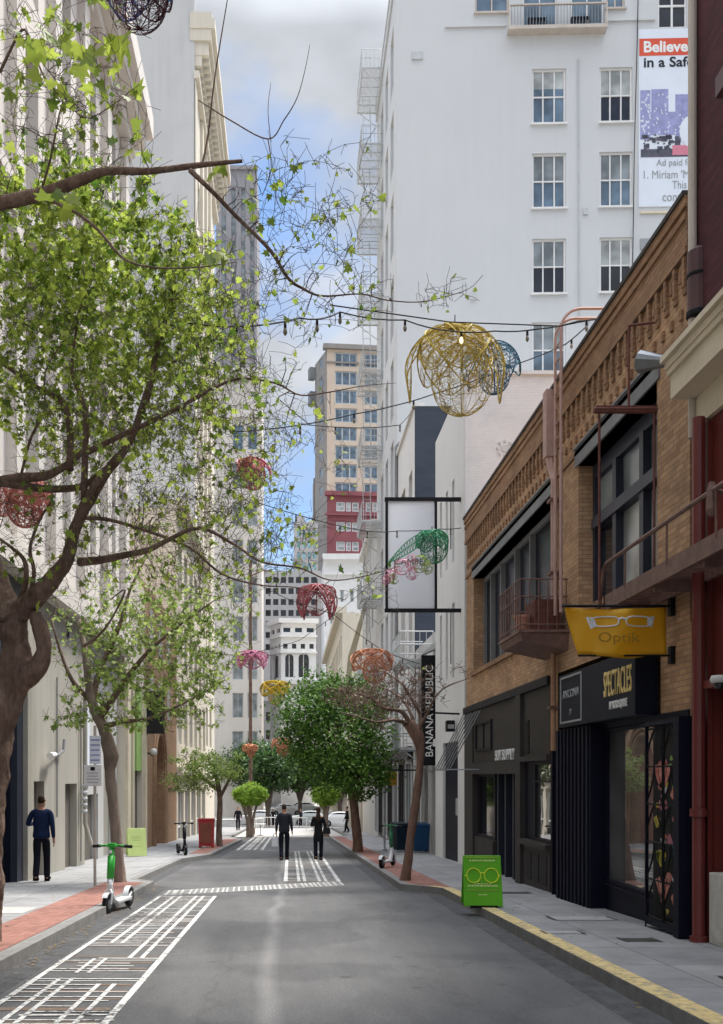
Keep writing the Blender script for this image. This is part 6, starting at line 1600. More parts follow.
    # hair cap (and a fall of long hair)
    hv = {'a': (S(0,-.035,1.60), (.066*k, .055*k)), 'b': (S(0,-.02,1.675), (.086*k, .085*k)), 'c': (S(0,.0,1.735), (.072*k, .085*k)), 'd': (S(0,.05,1.745), (.055*k, .04*k))}; he = [('a','b'),('b','c'),('c','d')]
    if long_hair: hv['e'] = (S(0,-.075,1.52), (.085*k, .05*k)); hv['f'] = (S(0,-.11,1.40), (.09*k, .04*k)); hv['g'] = (S(.0,-.11,1.28), (.07*k, .03*k)); he += [('a','e'),('e','f'),('f','g')]
    skinobj('hair', (hv, he), 'hair', r)
    return put(r, loc, rz)

def bag(label, name, loc, mt, w, h, t, strap):
    r = thing(name, label, 'bag', loc); x, y, z = loc
    m = MB(); m.hexa([(x-w/2,y-t/2,z),(x+w/2,y-t/2,z),(x+w/2,y+t/2,z),(x-w/2,y+t/2,z),(x-w*.45,y-t*.3,z+h),(x+w*.45,y-t*.3,z+h),(x+w*.45,y+t*.3,z+h),(x-w*.45,y+t*.3,z+h)]); m.build('pouch', mt, r, bevel=.02)
    m = MB(); m.tube([(x-w*.3,y,z+h-.01),(x-w*.2,y,z+h+strap*.8),(x,y,z+h+strap),(x+w*.2,y,z+h+strap*.8),(x+w*.3,y,z+h-.01)], .010, 5); m.build('strap', 'black_soft', r)

def street_things():
    g = lambda d: gz(d)
    # scooters
    scooter('white scooter with a bright green stem parked on the road by the left kerb', (-2.80, 16.35, g(16.35)), rad(-100), 'scooter_green')
    scooter('white scooter with a dark green stem parked on the brick strip of the right pavement', (2.56, 26.3, g(26.3)+.136), rad(68), 'scooter_teal')
    scooter('all black scooter standing on the far left pavement near the red newspaper box', (-3.66, 33.8, g(33.8)+.13), rad(-70), 'black', dark=True)
    a_board('bright green sandwich board with yellow round eyeglasses, at the right kerb', (2.99, 15.6, g(15.6)+.13), rad(-3), .60, .80, 'sign_green', 'glasses')
    a_board('pale lime green sandwich board leaning by the green shop on the left', (-4.98, 32.4, g(32.4)+.13), rad(20), .62, .92, 'sign_lime', 'plain')
    wheelie_bin('dark navy wheelie bin, nearer the street of the two bins on the right pavement', (4.05, 36.6, g(36.6)+.13), rad(15), 'bin_navy')
    wheelie_bin('blue wheelie bin against the shop wall on the right pavement', (4.62, 35.6, g(35.6)+.13), rad(5), 'bin_blue')
    # red box with a dark plant
    d = 40.0; x = (206.5-290)*d/1000; z = g(d)+.13
    r = thing('newspaper_box', 'red slatted box on short legs standing on the left pavement past the dark scooter', 'box', (x, d, z))
    m = MB(); m.hexa([(x-.28,d-.26,z+.09),(x+.28,d-.26,z+.09),(x+.28,d+.26,z+.09),(x-.28,d+.26,z+.09),(x-.31,d-.29,z+1.12),(x+.31,d-.29,z+1.12),(x+.31,d+.29,z+1.12),(x-.31,d+.29,z+1.12)]); m.build('box', 'planter_red', r, bevel=.015)
    m = MB(); m.box(x-.33, x+.33, d-.31, d+.31, z+1.121, z+1.17); m.build('rim', 'planter_red', r)
    m = MB(); m.add([(x-.22,d-.275,z+.2),(x+.22,d-.275,z+.2),(x+.23,d-.292,z+1.0),(x-.23,d-.292,z+1.0)], [(0,1,2,3)]); m.build('front_panel', 'banner_brick', r)
    for sx in (-1, 1):
        for sy in (-1, 1): m = MB(); m.box(x+sx*.25-.04, x+sx*.25+.04, d+sy*.23-.04, d+sy*.23+.04, z, z+.089); m.build('leg', 'planter_red', r)
    # small yellow shop sign and street sign on pole at right
    d = 37.5; r = thing('projecting_sign', 'small orange yellow sign projecting over the right pavement beyond the black vertical sign', 'sign', (3.8, d, -.1+EYE))
    x0 = (385-290)*d/1000; x1 = (397-290)*d/1000
    m = MB(); m.box(x0, x1, d-.05, d+.05, -.35+EYE, .15+EYE); m.build('panel', 'orange_sign', r, bevel=.01); m = MB(); m.tube([(x0,d,.22+EYE),(5.0,d,.22+EYE)], .03, 5); m.build('arm', 'black', r)
    d = 37.0; x = (384.5-290)*d/1000; r = thing('street_pole', 'slim pale pole at the brick strip of the right pavement by the dark leafy tree', 'pole', (x, d, g(d)+.13))
    m = MB(); m.tube([(x,d,g(d)+.13),(x,d,.6+EYE)], .04, 7); m.build('shaft', 'white_iron', r); m = MB(); m.lathe((x,d,g(d)+.16), [(.11,-.03),(.11,.03),(.05,.06)], 10); m.build('base', 'white_iron', r)
    # pavement hatches
    k = 0
    for (x, d, w, l, mt, lab) in ((3.95, 18.2, .75, .34, 'hatch', 'dark metal cellar hatch in the pavement near the dark bay window'), (4.05, 13.9, .80, .46, 'hatch_pale', 'wide pale framed cellar hatch in the pavement in front of the navy door'), (3.35, 12.3, .42, .26, 'hatch_pale', 'small white utility cover near the yellow kerb'), (4.05, 11.6, .34, .3, 'hatch', 'small dark utility cover in the middle of the pavement'), (4.05, 8.9, .30, .24, 'hatch', 'dark utility cover at the right edge of the pavement')):
        r = thing('pavement_hatch', lab, 'hatch', (x, d, g(d)+.13), 'covers set in the right pavement'); z = g(d)+.137
        def zz(y): return g(y)+.137
        m = MB(); m.quad((x-w/2,d-l/2,zz(d-l/2)),(x+w/2,d-l/2,zz(d-l/2)),(x+w/2,d+l/2,zz(d+l/2)),(x-w/2,d+l/2,zz(d+l/2))); m.build('cover', mt, r)
        m = MB(); e = .04
        for (a, b, c, f) in ((x-w/2-e,x-w/2,d-l/2-e,d+l/2+e),(x+w/2,x+w/2+e,d-l/2-e,d+l/2+e)): m.quad((a,c,zz(c)+.003),(b,c,zz(c)+.003),(b,f,zz(f)+.003),(a,f,zz(f)+.003))
        m.build('frame', 'hatch', r)
    # people
    person('man in a dark navy shirt walking on the left pavement with one elbow bent', (-5.22, 21.0, g(21)+.14), rad(4), 1.78, .26, l_arm=[(-.285, .02, 1.17), (-.17, .24, 1.20)], r_arm=[(.235, -.05, 1.14), (.25, .0, .87)], top='cloth_navy', slim=1.12)
    person('man in a dark plaid jacket walking in the road carrying a white bag', (-.19, 32.6, g(32.6)+.005), rad(0), 1.80, .42, l_arm=[(-.235, -.06, 1.14), (-.25, .0, .88)], r_arm=[(.225, .04, 1.14), (.25, .12, .90)], top='cloth_grey', slim=1.12)
    person('woman with long dark hair in a black coat walking beside the man', (.93, 32.8, g(32.8)+.005), rad(-3), 1.70, .14, l_arm=[(-.24, .10, 1.14), (-.10, .25, 1.20)], r_arm=[(.24, .05, 1.12), (.22, .10, .92)], top='cloth_black', long_hair=True, coat=True, slim=.9)
    bag('white paper carrier bag held by the man in the plaid jacket', 'carrier_bag', (-.19-.30, 32.62, g(32.6)+.44), 'bag_white', .22, .32, .12, .12)
    bag('dark shoulder bag on the right side of the woman in the black coat', 'handbag', (.93+.27, 32.75, g(32.8)+.86), 'black_soft', .26, .2, .10, .10)
    rr = random.Random(3)
    for i, (px, d, top, lab) in enumerate(((347, 66, 'cloth_black', 'distant person in black standing under the right round topiary tree'), (238, 74, 'cloth_dark', 'distant person in dark clothes on the left pavement past the small tree'), (301, 95, 'cloth_grey', 'distant person crossing the plaza between the two walkers'), (273, 100, 'cloth_black', 'distant person in black by the crossing left of centre'))):
        person(lab, ((px-290)*d/1000, d, g(d)+(.14 if abs((px-290)*d/1000) > 3.3 else .01)), rr.uniform(0, 6), 1.72, .2, top=top)
    # cars
    z = g(120)
    for (px, d, rz, mt, lab) in ((286, 128, rad(4), 'car_white', 'white parked car, left one of the pair farthest down the street'), (305, 136, rad(8), 'car_silver', 'silver parked car, right one of the pair farthest down the street'), (312, 103, rad(3), 'car_silver', 'silver green car crossing behind the walking woman'), (342, 100, rad(-5), 'car_white', 'white car partly behind the right round topiary tree'), (262, 104, rad(0), 'car_white', 'white car crossing behind the left round topiary tree')):
        car(lab, ((px-290)*d/1000, d, gz(d)+.006), rz, mt)
    # café barriers and tables in the plaza
    def barrier(lab, x, d, w, rz):
        r = thing('barrier', lab, 'barrier', (0,0,0), 'low white barriers in the plaza')
        m = MB(); m.tube([(-w/2,0,1.0),(w/2,0,1.0)], .03, 6); m.tube([(-w/2,0,.25),(w/2,0,.25)], .02, 6); m.build('rail', 'white_paint', r)
        for s in (-1, 1): m = MB(); m.tube([(s*w/2,0,0),(s*w/2,0,1.03)], .035, 6); m.build('post', 'white_paint', r)
        for k in range(1, 7): m = MB(); m.tube([(-w/2+w*k/7,0,.25),(-w/2+w*k/7,0,1.0)], .012, 4); m.build('bar', 'white_paint', r)
        put(r, (x, d, gz(d)+.006), rz)
    barrier('low white barrier, nearest one left of the walkers', -2.6, 68, 2.0, rad(80)); barrier('low white barrier, middle one left of the walkers', -2.4, 74, 2.2, rad(70)); barrier('low white barrier across the plaza between the topiary trees', .2, 84, 2.4, 0); barrier('low white barrier across the plaza farthest back', -1.8, 86.5, 2.2, 0)
    for (lab, x, d) in (('round white café table under the left topiary tree', -1.9, 64), ('round white café table on the plaza beside the walking woman', 1.9, 80), ('round white café table on the plaza behind the walking man', -.6, 78)):
        r = thing('cafe_table', lab, 'table', (x, d, gz(d)), 'café tables on the plaza'); z = gz(d)+.006
        m = MB(); m.lathe((x,d,z+.72), [(.36,0),(.38,.015),(.36,.03)], 16); m.build('tabletop', 'white_paint', r); m = MB(); m.tube([(x,d,z),(x,d,z+.72)], .03, 6); m.lathe((x,d,z), [(.22,0),(.2,.03),(.05,.05)], 12); m.build('pedestal', 'grey_metal', r)

# ================================================================ wire flowers over the street
def flower(label, c, R, petals, bud=None, seed=1, dens=1., wr=.006, bud_r=.5, name='wire_lantern', lobes=None):
    """an upturned blossom of wire mesh: petals arch out from the crown and droop; c = centre, R = half width"""
    r = thing(name, label, 'lantern', c); rnd = random.Random(seed); C = Vector(c)
    for (phi, reach, drop, wid, mt) in petals:
        m = MB(); cp, sp = math.cos(rad(phi)), math.sin(rad(phi))
        def S(s, t):
            th = s*drop; rr = R*reach*math.sin(min(th, math.pi*.62))/math.sin(math.pi*.5) if th < math.pi/2 else R*reach*(1-.12*(th-math.pi/2))
            h = R*.85*math.cos(th) if th < math.pi/2 else -R*(th-math.pi/2)*.85
            w = R*wid*1.15*(math.sin(math.pi*min(1, s**.75*.97+.015)))**.7
            sag = -.25*w*t*t
            return C + Vector((cp*(rr+sag)-sp*t*w, sp*(rr+sag)+cp*t*w, h+.1*R-.1*w*t*t))
        n = 18; out = [S(i/n, 1) for i in range(n+1)] + [S(1-i/n, -1) for i in range(n+1)]
        m.tube(out+[out[0]], wr*1.9, 5); m.tube([S(i/n, 0) for i in range(n+1)], wr*1.4, 4)
        k = int(60*dens)
        for _ in range(k):
            s, t = rnd.random(), rnd.uniform(-1, 1); a = rnd.random()*6.28; pts = []
            for _ in range(9):
                pts.append(S(max(.02, min(.98, s)), max(-.97, min(.97, t)))); a += rnd.uniform(-1.1, 1.1); s += .055*math.cos(a); t += .22*math.sin(a)
            m.tube(pts, wr*.75, 3, cap=False)
        m.build('petal', mt, r)
    if bud:
        m = MB(); B = C + Vector((.12*R, -.1*R, -.12*R)); br = R*bud_r
        for q in range(7):
            a = rad(q*26); m.tube([B+Vector((br*math.cos(a)*math.sin(t), br*math.sin(a)*math.sin(t), br*1.15*math.cos(t))) for t in [2*math.pi*i/20 for i in range(21)]], wr*(1.3 if q % 2 else .8), 4, cap=False)
        for _ in range(int(120*dens)):
            t, p = rnd.uniform(.2, 2.9), rnd.random()*6.28; a = rnd.random()*6.28; pts = []
            for _ in range(9): pts.append(B+Vector((br*math.cos(p)*math.sin(t), br*math.sin(p)*math.sin(t), br*1.15*math.cos(t)))); a += rnd.uniform(-1, 1); t += .13*math.cos(a); p += .2*math.sin(a)
            m.tube(pts, wr*.7, 3, cap=False)
        m.build('bud', bud, r)
    m = MB(); m.tube([C+Vector((0,0,.92*R)), C+Vector((0,0,1.2*R))], wr*1.5, 5); m.lathe(C+Vector((0,0,.93*R)), [(.12*R,0),(.14*R,.03*R),(.05*R,.06*R)], 10); m.build('hanger', 'black', r)
    return r

def lanterns():
    W = 'wire_gold'
    P5 = lambda mt, a0=0, w=.62, n=5, dr=2.0, re=1.: [(a0+i*360/n, re, dr, w, mt) for i in range(n)]
    c = at(455, 376, 16.5)
    flower('large gold wire blossom lantern with drooping petals high over the street', c, .84, [(180, .98, 2.3, .34, W), (0, .98, 2.3, .34, W), (45, .75, 1.7, .5, W), (90, .75, 1.8, .55, W), (135, .75, 1.7, .5, W), (225, .72, 1.75, .5, W), (270, .72, 1.8, .55, W), (315, .72, 1.75, .5, W)], W, 2, 1.15, .0058, .60)
    c = at(490, 374, 18.2)
    flower('blue wire blossom lantern half hidden behind the large gold one', c, .56, [(0, 1., 1.7, .55, 'wire_blue'), (60, .9, 1.9, .6, 'wire_blue'), (130, .9, 1.9, .6, 'wire_blue'), (200, .9, 1.9, .6, 'wire_blue'), (300, .95, 1.8, .6, 'wire_blue')], 'wire_blue', 3, .6, .007, .5)
    # green drooping flower with beads before the white framed sign
    c = at(432, 546, 25.5); r = flower('green wire flower lantern with a long slanting leaf before the white framed sign', c, .42, P5('wire_green', 20, .7, 4, 1.9, .95), 'wire_green', 5, 1.0, .008, .85)
    m = MB(); rnd = random.Random(7)
    A0, A1 = at(432, 530, 25.3), at(388, 563, 25.2); n = 16
    up = [A0.lerp(A1, i/n)+Vector((0, 0, .18*math.sin(math.pi*i/n)+.0)) for i in range(n+1)]; lo = [A0.lerp(A1, i/n)-Vector((0, 0, .16*math.sin(math.pi*(i/n)**.7))) for i in range(n+1)]
    m.tube(up, .014, 4); m.tube(lo, .014, 4); m.tube([(a+b)/2 for a, b in zip(up, lo)], .012, 4)
    for i in range(1, n): 
        m.tube([up[i], lo[i]], .007, 3); m.tube([up[i], lo[i-1]], .006, 3); m.tube([lo[i], up[i-1]], .006, 3)
    m.build('long_leaf', 'wire_green', r)
    r = thing('bead_garland', 'garland of pink and lime wire balls hanging below the green flower lantern', 'garland', at(404, 572, 25.2))
    for (px, py, s, mt) in ((402, 567, .20, 'bead_pink'), (411, 562, .17, 'bead_pink'), (390, 575, .15, 'bead_pink'), (394, 579, .13, 'bead_green'), (420, 564, .22, 'bead_green'), (427, 568, .16, 'bead_green'), (412, 574, .15, 'bead_pink'), (386, 580, .12, 'bead_pink')):
        m = MB(); B = at(px, py, 25.1+rnd.uniform(-.1, .1))
        for _ in range(20):
            t, p = rnd.uniform(.2, 2.9), rnd.random()*6.28; a = rnd.random()*6.28; pts = []
            for _ in range(8): pts.append(B+Vector((s*math.cos(p)*math.sin(t), s*math.sin(p)*math.sin(t), s*math.cos(t)))); a += rnd.uniform(-1, 1); t += .3*math.cos(a); p += .4*math.sin(a)
            m.tube(pts, .009, 3, cap=False)
        m.build('wire_ball', mt, r)
    c = at(136, -4, 9.0)
    flower('dark maroon and blue wire blossom lantern cut by the top edge above the leaves', c, .31, [(a, 1.05, 1.75, .62, 'wire_dark' if i % 2 else 'wire_bluebright') for i, a in enumerate(range(0, 360, 60))] + [(30, 1.1, 1.7, .5, 'wire_dark'), (210, 1.1, 1.7, .5, 'wire_dark')], 'wire_dark', 8, 1.2, .004, .8)
    c = at(22, 505, 14.5)
    flower('salmon red wire blossom lantern behind the limbs of the nearest tree', c, .42, P5('wire_salmon', 10, .75), 'wire_salmon', 9, 1.6, .007, .6)
    c = at(251, 474, 26)
    flower('dusty pink wire lantern with one trailing petal against the sky', c, .44, [(185, .8, 1.8, .7, 'wire_salmon'), (0, 1.2, 2.1, .35, 'wire_pink'), (90, .7, 1.9, .7, 'wire_salmon'), (270, .7, 1.9, .7, 'wire_salmon')], 'wire_salmon', 11, 1.2, .010, .75)
    c = at(317, 607, 33)
    flower('red wire blossom lantern of two round lobes in the middle distance', c, .78, [(180, .62, 2.3, .62, 'wire_red'), (0, .62, 2.3, .62, 'wire_red'), (200, .75, 2.2, .6, 'wire_red'), (-20, .75, 2.2, .6, 'wire_red'), (90, .6, 2.0, .7, 'wire_red'), (150, .85, 2.0, .5, 'wire_red'), (30, .85, 2.0, .5, 'wire_red')], None, 12, .7, .012, .6)
    c = at(252, 667, 38)
    flower('bright pink wire blossom lantern below the red one, to its left', c, .66, [(180, .7, 1.8, .7, 'wire_pink'), (0, .7, 1.8, .7, 'wire_pink'), (90, .8, 1.7, .8, 'wire_pink'), (215, .85, 1.7, .7, 'wire_pink'), (325, .85, 1.7, .7, 'wire_pink')], None, 13, 1.0, .013, .7)
    c = at(275, 694, 44); flower('yellow wire blossom lantern in front of the white arcaded building', c, .62, P5('wire_yellow', 0, .8, 5, 1.8), 'wire_yellow', 14, .5, .016, .6)
    c = at(372, 668, 29); flower('orange wire blossom lantern above the leafless tree', c, .58, P5('wire_orange', 15, .8, 5, 1.8), 'wire_orange', 15, .55, .012, .6)
    c = at(282, 748, 52); flower('orange red wire blossom lantern low in the distance against dark trees', c, .55, P5('wire_orange', 0, .8, 4, 1.7), 'wire_orange', 16, .5, .018, .6)
    c = at(250, 751, 58); flower('small orange wire blossom lantern, farthest on the left', c, .42, P5('wire_orange', 40, .8, 4, 1.7), 'wire_orange', 17, .4, .018, .6)
    c = at(311, 690, 40); flower('pale white wire blossom lantern over the dark leafy tree', c, .48, P5('white_paint', 40, .8, 4, 1.7), 'white_paint', 18, .8, .012, .6)

def string(label, pts, sag=.0, gap=.95, lit=(), bulb=.027, hang=.08, r_=.011):
    """festoon cable through the points, with bulbs"""
    P = [at(*p) for p in pts]; path = []
    for a, b in zip(P, P[1:]):
        n = max(4, int((b-a).length/.35))
        for i in range(n): t = i/n; q = a.lerp(b, t); q.z -= sag*(b-a).length*4*t*(1-t)*.12; path.append(q)
    path.append(P[-1])
    r = thing('string_lights', label, 'string lights', path[len(path)//2]); m = MB(); m.tube(path, r_, 4); m.build('cable', 'black_soft', r)
    acc = 0; k = 0
    for a, b in zip(path, path[1:]):
        acc += (b-a).length
        if acc > gap:
            acc = 0; q = b; m = MB(); m.tube([q, q-Vector((0,0,hang))], [.018, .022], 6); s = m.build('socket', 'black_soft', r)
            m = MB(); m.lathe(q-Vector((0,0,hang)), [(.015,0),(bulb,-.04),(bulb,-.07),(.008,-.10)], 8); m.build('bulb', 'bulb_lit' if k in lit else 'bulb', s); k += 1

def all_strings():
    string('festoon cable running from the tree over the gold lantern to the brick parapet', [(180, 322, 11), (300, 318, 13), (340, 312, 14.5), (405, 320, 15.2), (450, 331, 15.6), (495, 331, 15.8), (538, 329, 15.9), (578, 321, 16), (612, 316, 16.0)], .25, 1.0, lit=(5,))
    string('thin plain cable just above the main festoon over the gold lantern', [(330, 305, 14), (450, 322, 15.6), (560, 326, 16), (600, 318, 16.2)], .0, 99)
    string('festoon cable crossing behind the gold lantern from the tree on the left', [(230, 432, 18), (300, 425, 18.4), (354, 414, 18.8), (393, 406, 19), (434, 394, 19.2), (520, 363, 19.4), (566, 344, 19.5), (588, 325, 19.6)], .12, 1.1)
    string('sagging cable below the second festoon left of the slate blue wall', [(280, 400, 24), (310, 425, 24), (360, 428, 24.5), (400, 425, 25), (414, 409, 26)], .1, 1.6)
    string('festoon cable passing behind the top of the green flower lantern', [(250, 500, 23), (340, 526, 24), (376, 532, 25), (397, 531, 25.6), (440, 529, 26.5), (461, 528, 27.6)], .1, 1.0, lit=(4,))
    string('low festoon cable from the red lantern toward the orange one', [(240, 575, 28), (290, 600, 30), (333, 614, 31), (360, 635, 31), (385, 652, 31), (420, 664, 32)], .05, 1.2)
    string('far festoon cable above the pink lantern', [(150, 640, 34), (235, 655, 37), (300, 640, 39), (380, 575, 41), (402, 560, 44)], .2, 2.0)
    string('far festoon cable at the crossing', [(222, 762, 60), (262, 775, 61), (300, 772, 62), (345, 760, 62)], .2, 2.5, r_=.02)
# ================================================================ trees
from mathutils.kdtree import KDTree
def smooth_path(pts, n=4):
    """catmull-rom through (point, radius) pairs"""
    out = []; k = len(pts)
    for i in range(k-1):
        p0, p1, p2, p3 = pts[max(0,i-1)], pts[i], pts[i+1], pts[min(k-1,i+2)]
        for j in range(n):
            t = j/n; q = []
            a, b, c, d = p0[0], p1[0], p2[0], p3[0]
            pos = .5*((2*b)+(-a+c)*t+(2*a-5*b+4*c-d)*t*t+(-a+3*b-3*c+d)*t**3)
            out.append((pos, p1[1]+(p2[1]-p1[1])*t))
    out.append(pts[-1]); return out

def ball_volume(rnd, c, r, shell=0.):
    while True:
        v = Vector((rnd.uniform(-1,1), rnd.uniform(-1,1), rnd.uniform(-1,1)))
        if v.length <= 1 and v.length >= shell: return Vector((c[0]+v.x*r[0], c[1]+v.y*r[1], c[2]+v.z*r[2]))

LEAF_MAPLE = [(0,0),(.32,-.06),(.50,.18),(.30,.30),(.46,.62),(.17,.56),(0,1.0),(-.17,.56),(-.46,.62),(-.30,.30),(-.50,.18),(-.32,-.06)]
LEAF_OVAL = [(0,0),(.24,.28),(.20,.66),(0,1),(-.20,.66),(-.24,.28)]
def add_leaf(V, Fc, rnd, p, size, shape, up=.5):
    n = Vector((rnd.gauss(0,.7), rnd.gauss(0,.7), rnd.gauss(up,.6)))
    if n.length < .01: n = Vector((0,0,1))
    n.normalize(); a = n.orthogonal().normalized(); a = Quaternion(n, rnd.random()*6.283) @ a; a = (a + Vector((0,0,-.35))).normalized(); b = n.cross(a).normalized(); n = a.cross(b)
    base = len(V); cur = rnd.uniform(-.25, .25)
    for (x, y) in shape: V.append(p + (b*x + a*y + n*(cur*(x*x*1.6 - .35*y*y)))*size)
    Fc.append(list(range(base, base+len(shape))))

def leaf_object(V, Fc, name, mt, parent, kind=None):
    off = rootof(parent).location
    me = bpy.data.meshes.new(name); me.from_pydata([v-off for v in V], [], Fc); me.materials.append(M[mt]); me.update()
    o = bpy.data.objects.new(name, me); COL.objects.link(o); o.parent = parent
    return o

def grow(limbs, vols, seed, bark, parent, leafmat, shape, name_b='branches', twig_r=.009, maxlen=1.6, wander=.10, minr=.0028, sides=4, batches=14):
    """limbs: smoothed (point, radius) paths; vols: (centre, radii, n, leaves per twig, leaf size); twigs reach from the nearest wood into the volumes"""
    rnd = random.Random(seed)
    nodes = [(p, r) for L in limbs for p, r in L]
    targets = []
    for (c, r, n, nl, ls) in vols:
        for _ in range(n): targets.append((ball_volume(rnd, c, r), nl, ls))
    kd = KDTree(len(nodes)); [kd.insert(p, i) for i, (p, r) in enumerate(nodes)]; kd.balance()
    targets.sort(key=lambda t: kd.find(t[0])[2] + rnd.random()*.25)
    m = MB(); V = []; Fc = []
    step = max(1, len(targets)//batches)
    for b0 in range(0, len(targets), step):
        kd = KDTree(len(nodes)); [kd.insert(p, i) for i, (p, r) in enumerate(nodes)]; kd.balance()
        new = []
        for (t, nl, ls) in targets[b0:b0+step]:
            p, i, dist = kd.find(t)
            if dist < .03: continue
            rb = min(nodes[i][1]*.72, twig_r*(.6+dist)); rb = max(rb, minr)
            k = max(3, int(dist/.16)); pts = []; bend = Vector((rnd.gauss(0,1), rnd.gauss(0,1), rnd.gauss(.5,1)))*wander*dist; jit = Vector((0,0,0))
            for j in range(k+1):
                s = j/k; jit += Vector((rnd.gauss(0,.012), rnd.gauss(0,.012), rnd.gauss(0,.012)))*min(1, dist)*1.6
                pts.append(p.lerp(t, s) + bend*math.sin(math.pi*s) + jit*(1 if j else 0))
            rs = [rb+(minr*.8-rb)*(j/k)**.8 for j in range(k+1)]
            m.tube(pts, rs, sides if rb > .006 else 3, cap=False)
            for q, r_ in zip(pts[1:], rs[1:]): new.append((q, r_))
            for _ in range(nl if isinstance(nl, int) else (int(nl) + (rnd.random() < nl-int(nl)))):
                s = rnd.choice((1., .98, .75, .5))*rnd.uniform(.9, 1.02); q = pts[min(k, int(s*k))] + Vector((rnd.gauss(0,.028), rnd.gauss(0,.028), rnd.gauss(-.015,.03)))*(ls/.09)**.5
                add_leaf(V, Fc, rnd, q, ls*rnd.choice((.5, .65, .8, 1., 1.3, 1.6))*rnd.uniform(.85, 1.1), shape)
            # short spurs with buds
            for _ in range(2):
                q = pts[rnd.randint(1, k)]; e = q + Vector((rnd.gauss(0,.08), rnd.gauss(0,.08), rnd.gauss(.05,.08)))
                m.tube([q, (q+e)/2+Vector((rnd.gauss(0,.01),0,.01)), e], [minr, minr*.9, minr*.8], 3, cap=False)
        nodes += new
    br = m.build(name_b, bark, parent)
    if V: leaf_object(V, Fc, 'leaves', leafmat, parent)
    return br

def trunk_mesh(limbs, name, mt, parent, sides=14, rough=.10, seed=0):
    m = MB()
    for L in limbs:
        s = max(6, min(sides, int(6+L[0][1]*90))); b0 = len(m.v); m.tube([p for p, r in L], [r for p, r in L], s)
        for q in range(b0, len(m.v)):
            v = m.v[q]; i = (q-b0)//s
            if i < len(L):
                c, r = L[i]; d = v-c; f = noise.noise(v*3.1+Vector((seed,0,0)))*rough*1.1 + noise.noise(Vector((v.x*11, v.y*11, v.z*6)))*rough*.55 + max(0, noise.noise(v*2.3+Vector((7,seed,3)))-.25)*rough*1.8 + noise.noise(v*26)*rough*.25; m.v[q] = c + d*(1+f)
    return m.build(name, mt, parent, smooth=True)

def L_(pts, n=5):       # limb through photo points: (px, py, distance, radius in m)
    return smooth_path([(at(a, b, d), r) for a, b, d, r in pts], n)

def vol(px, py, d, rx, ry, dr, n, nl, ls):
    c = at(px, py, d); k = d/1000
    return (c, (rx*k, dr, ry*k), n, nl, ls)

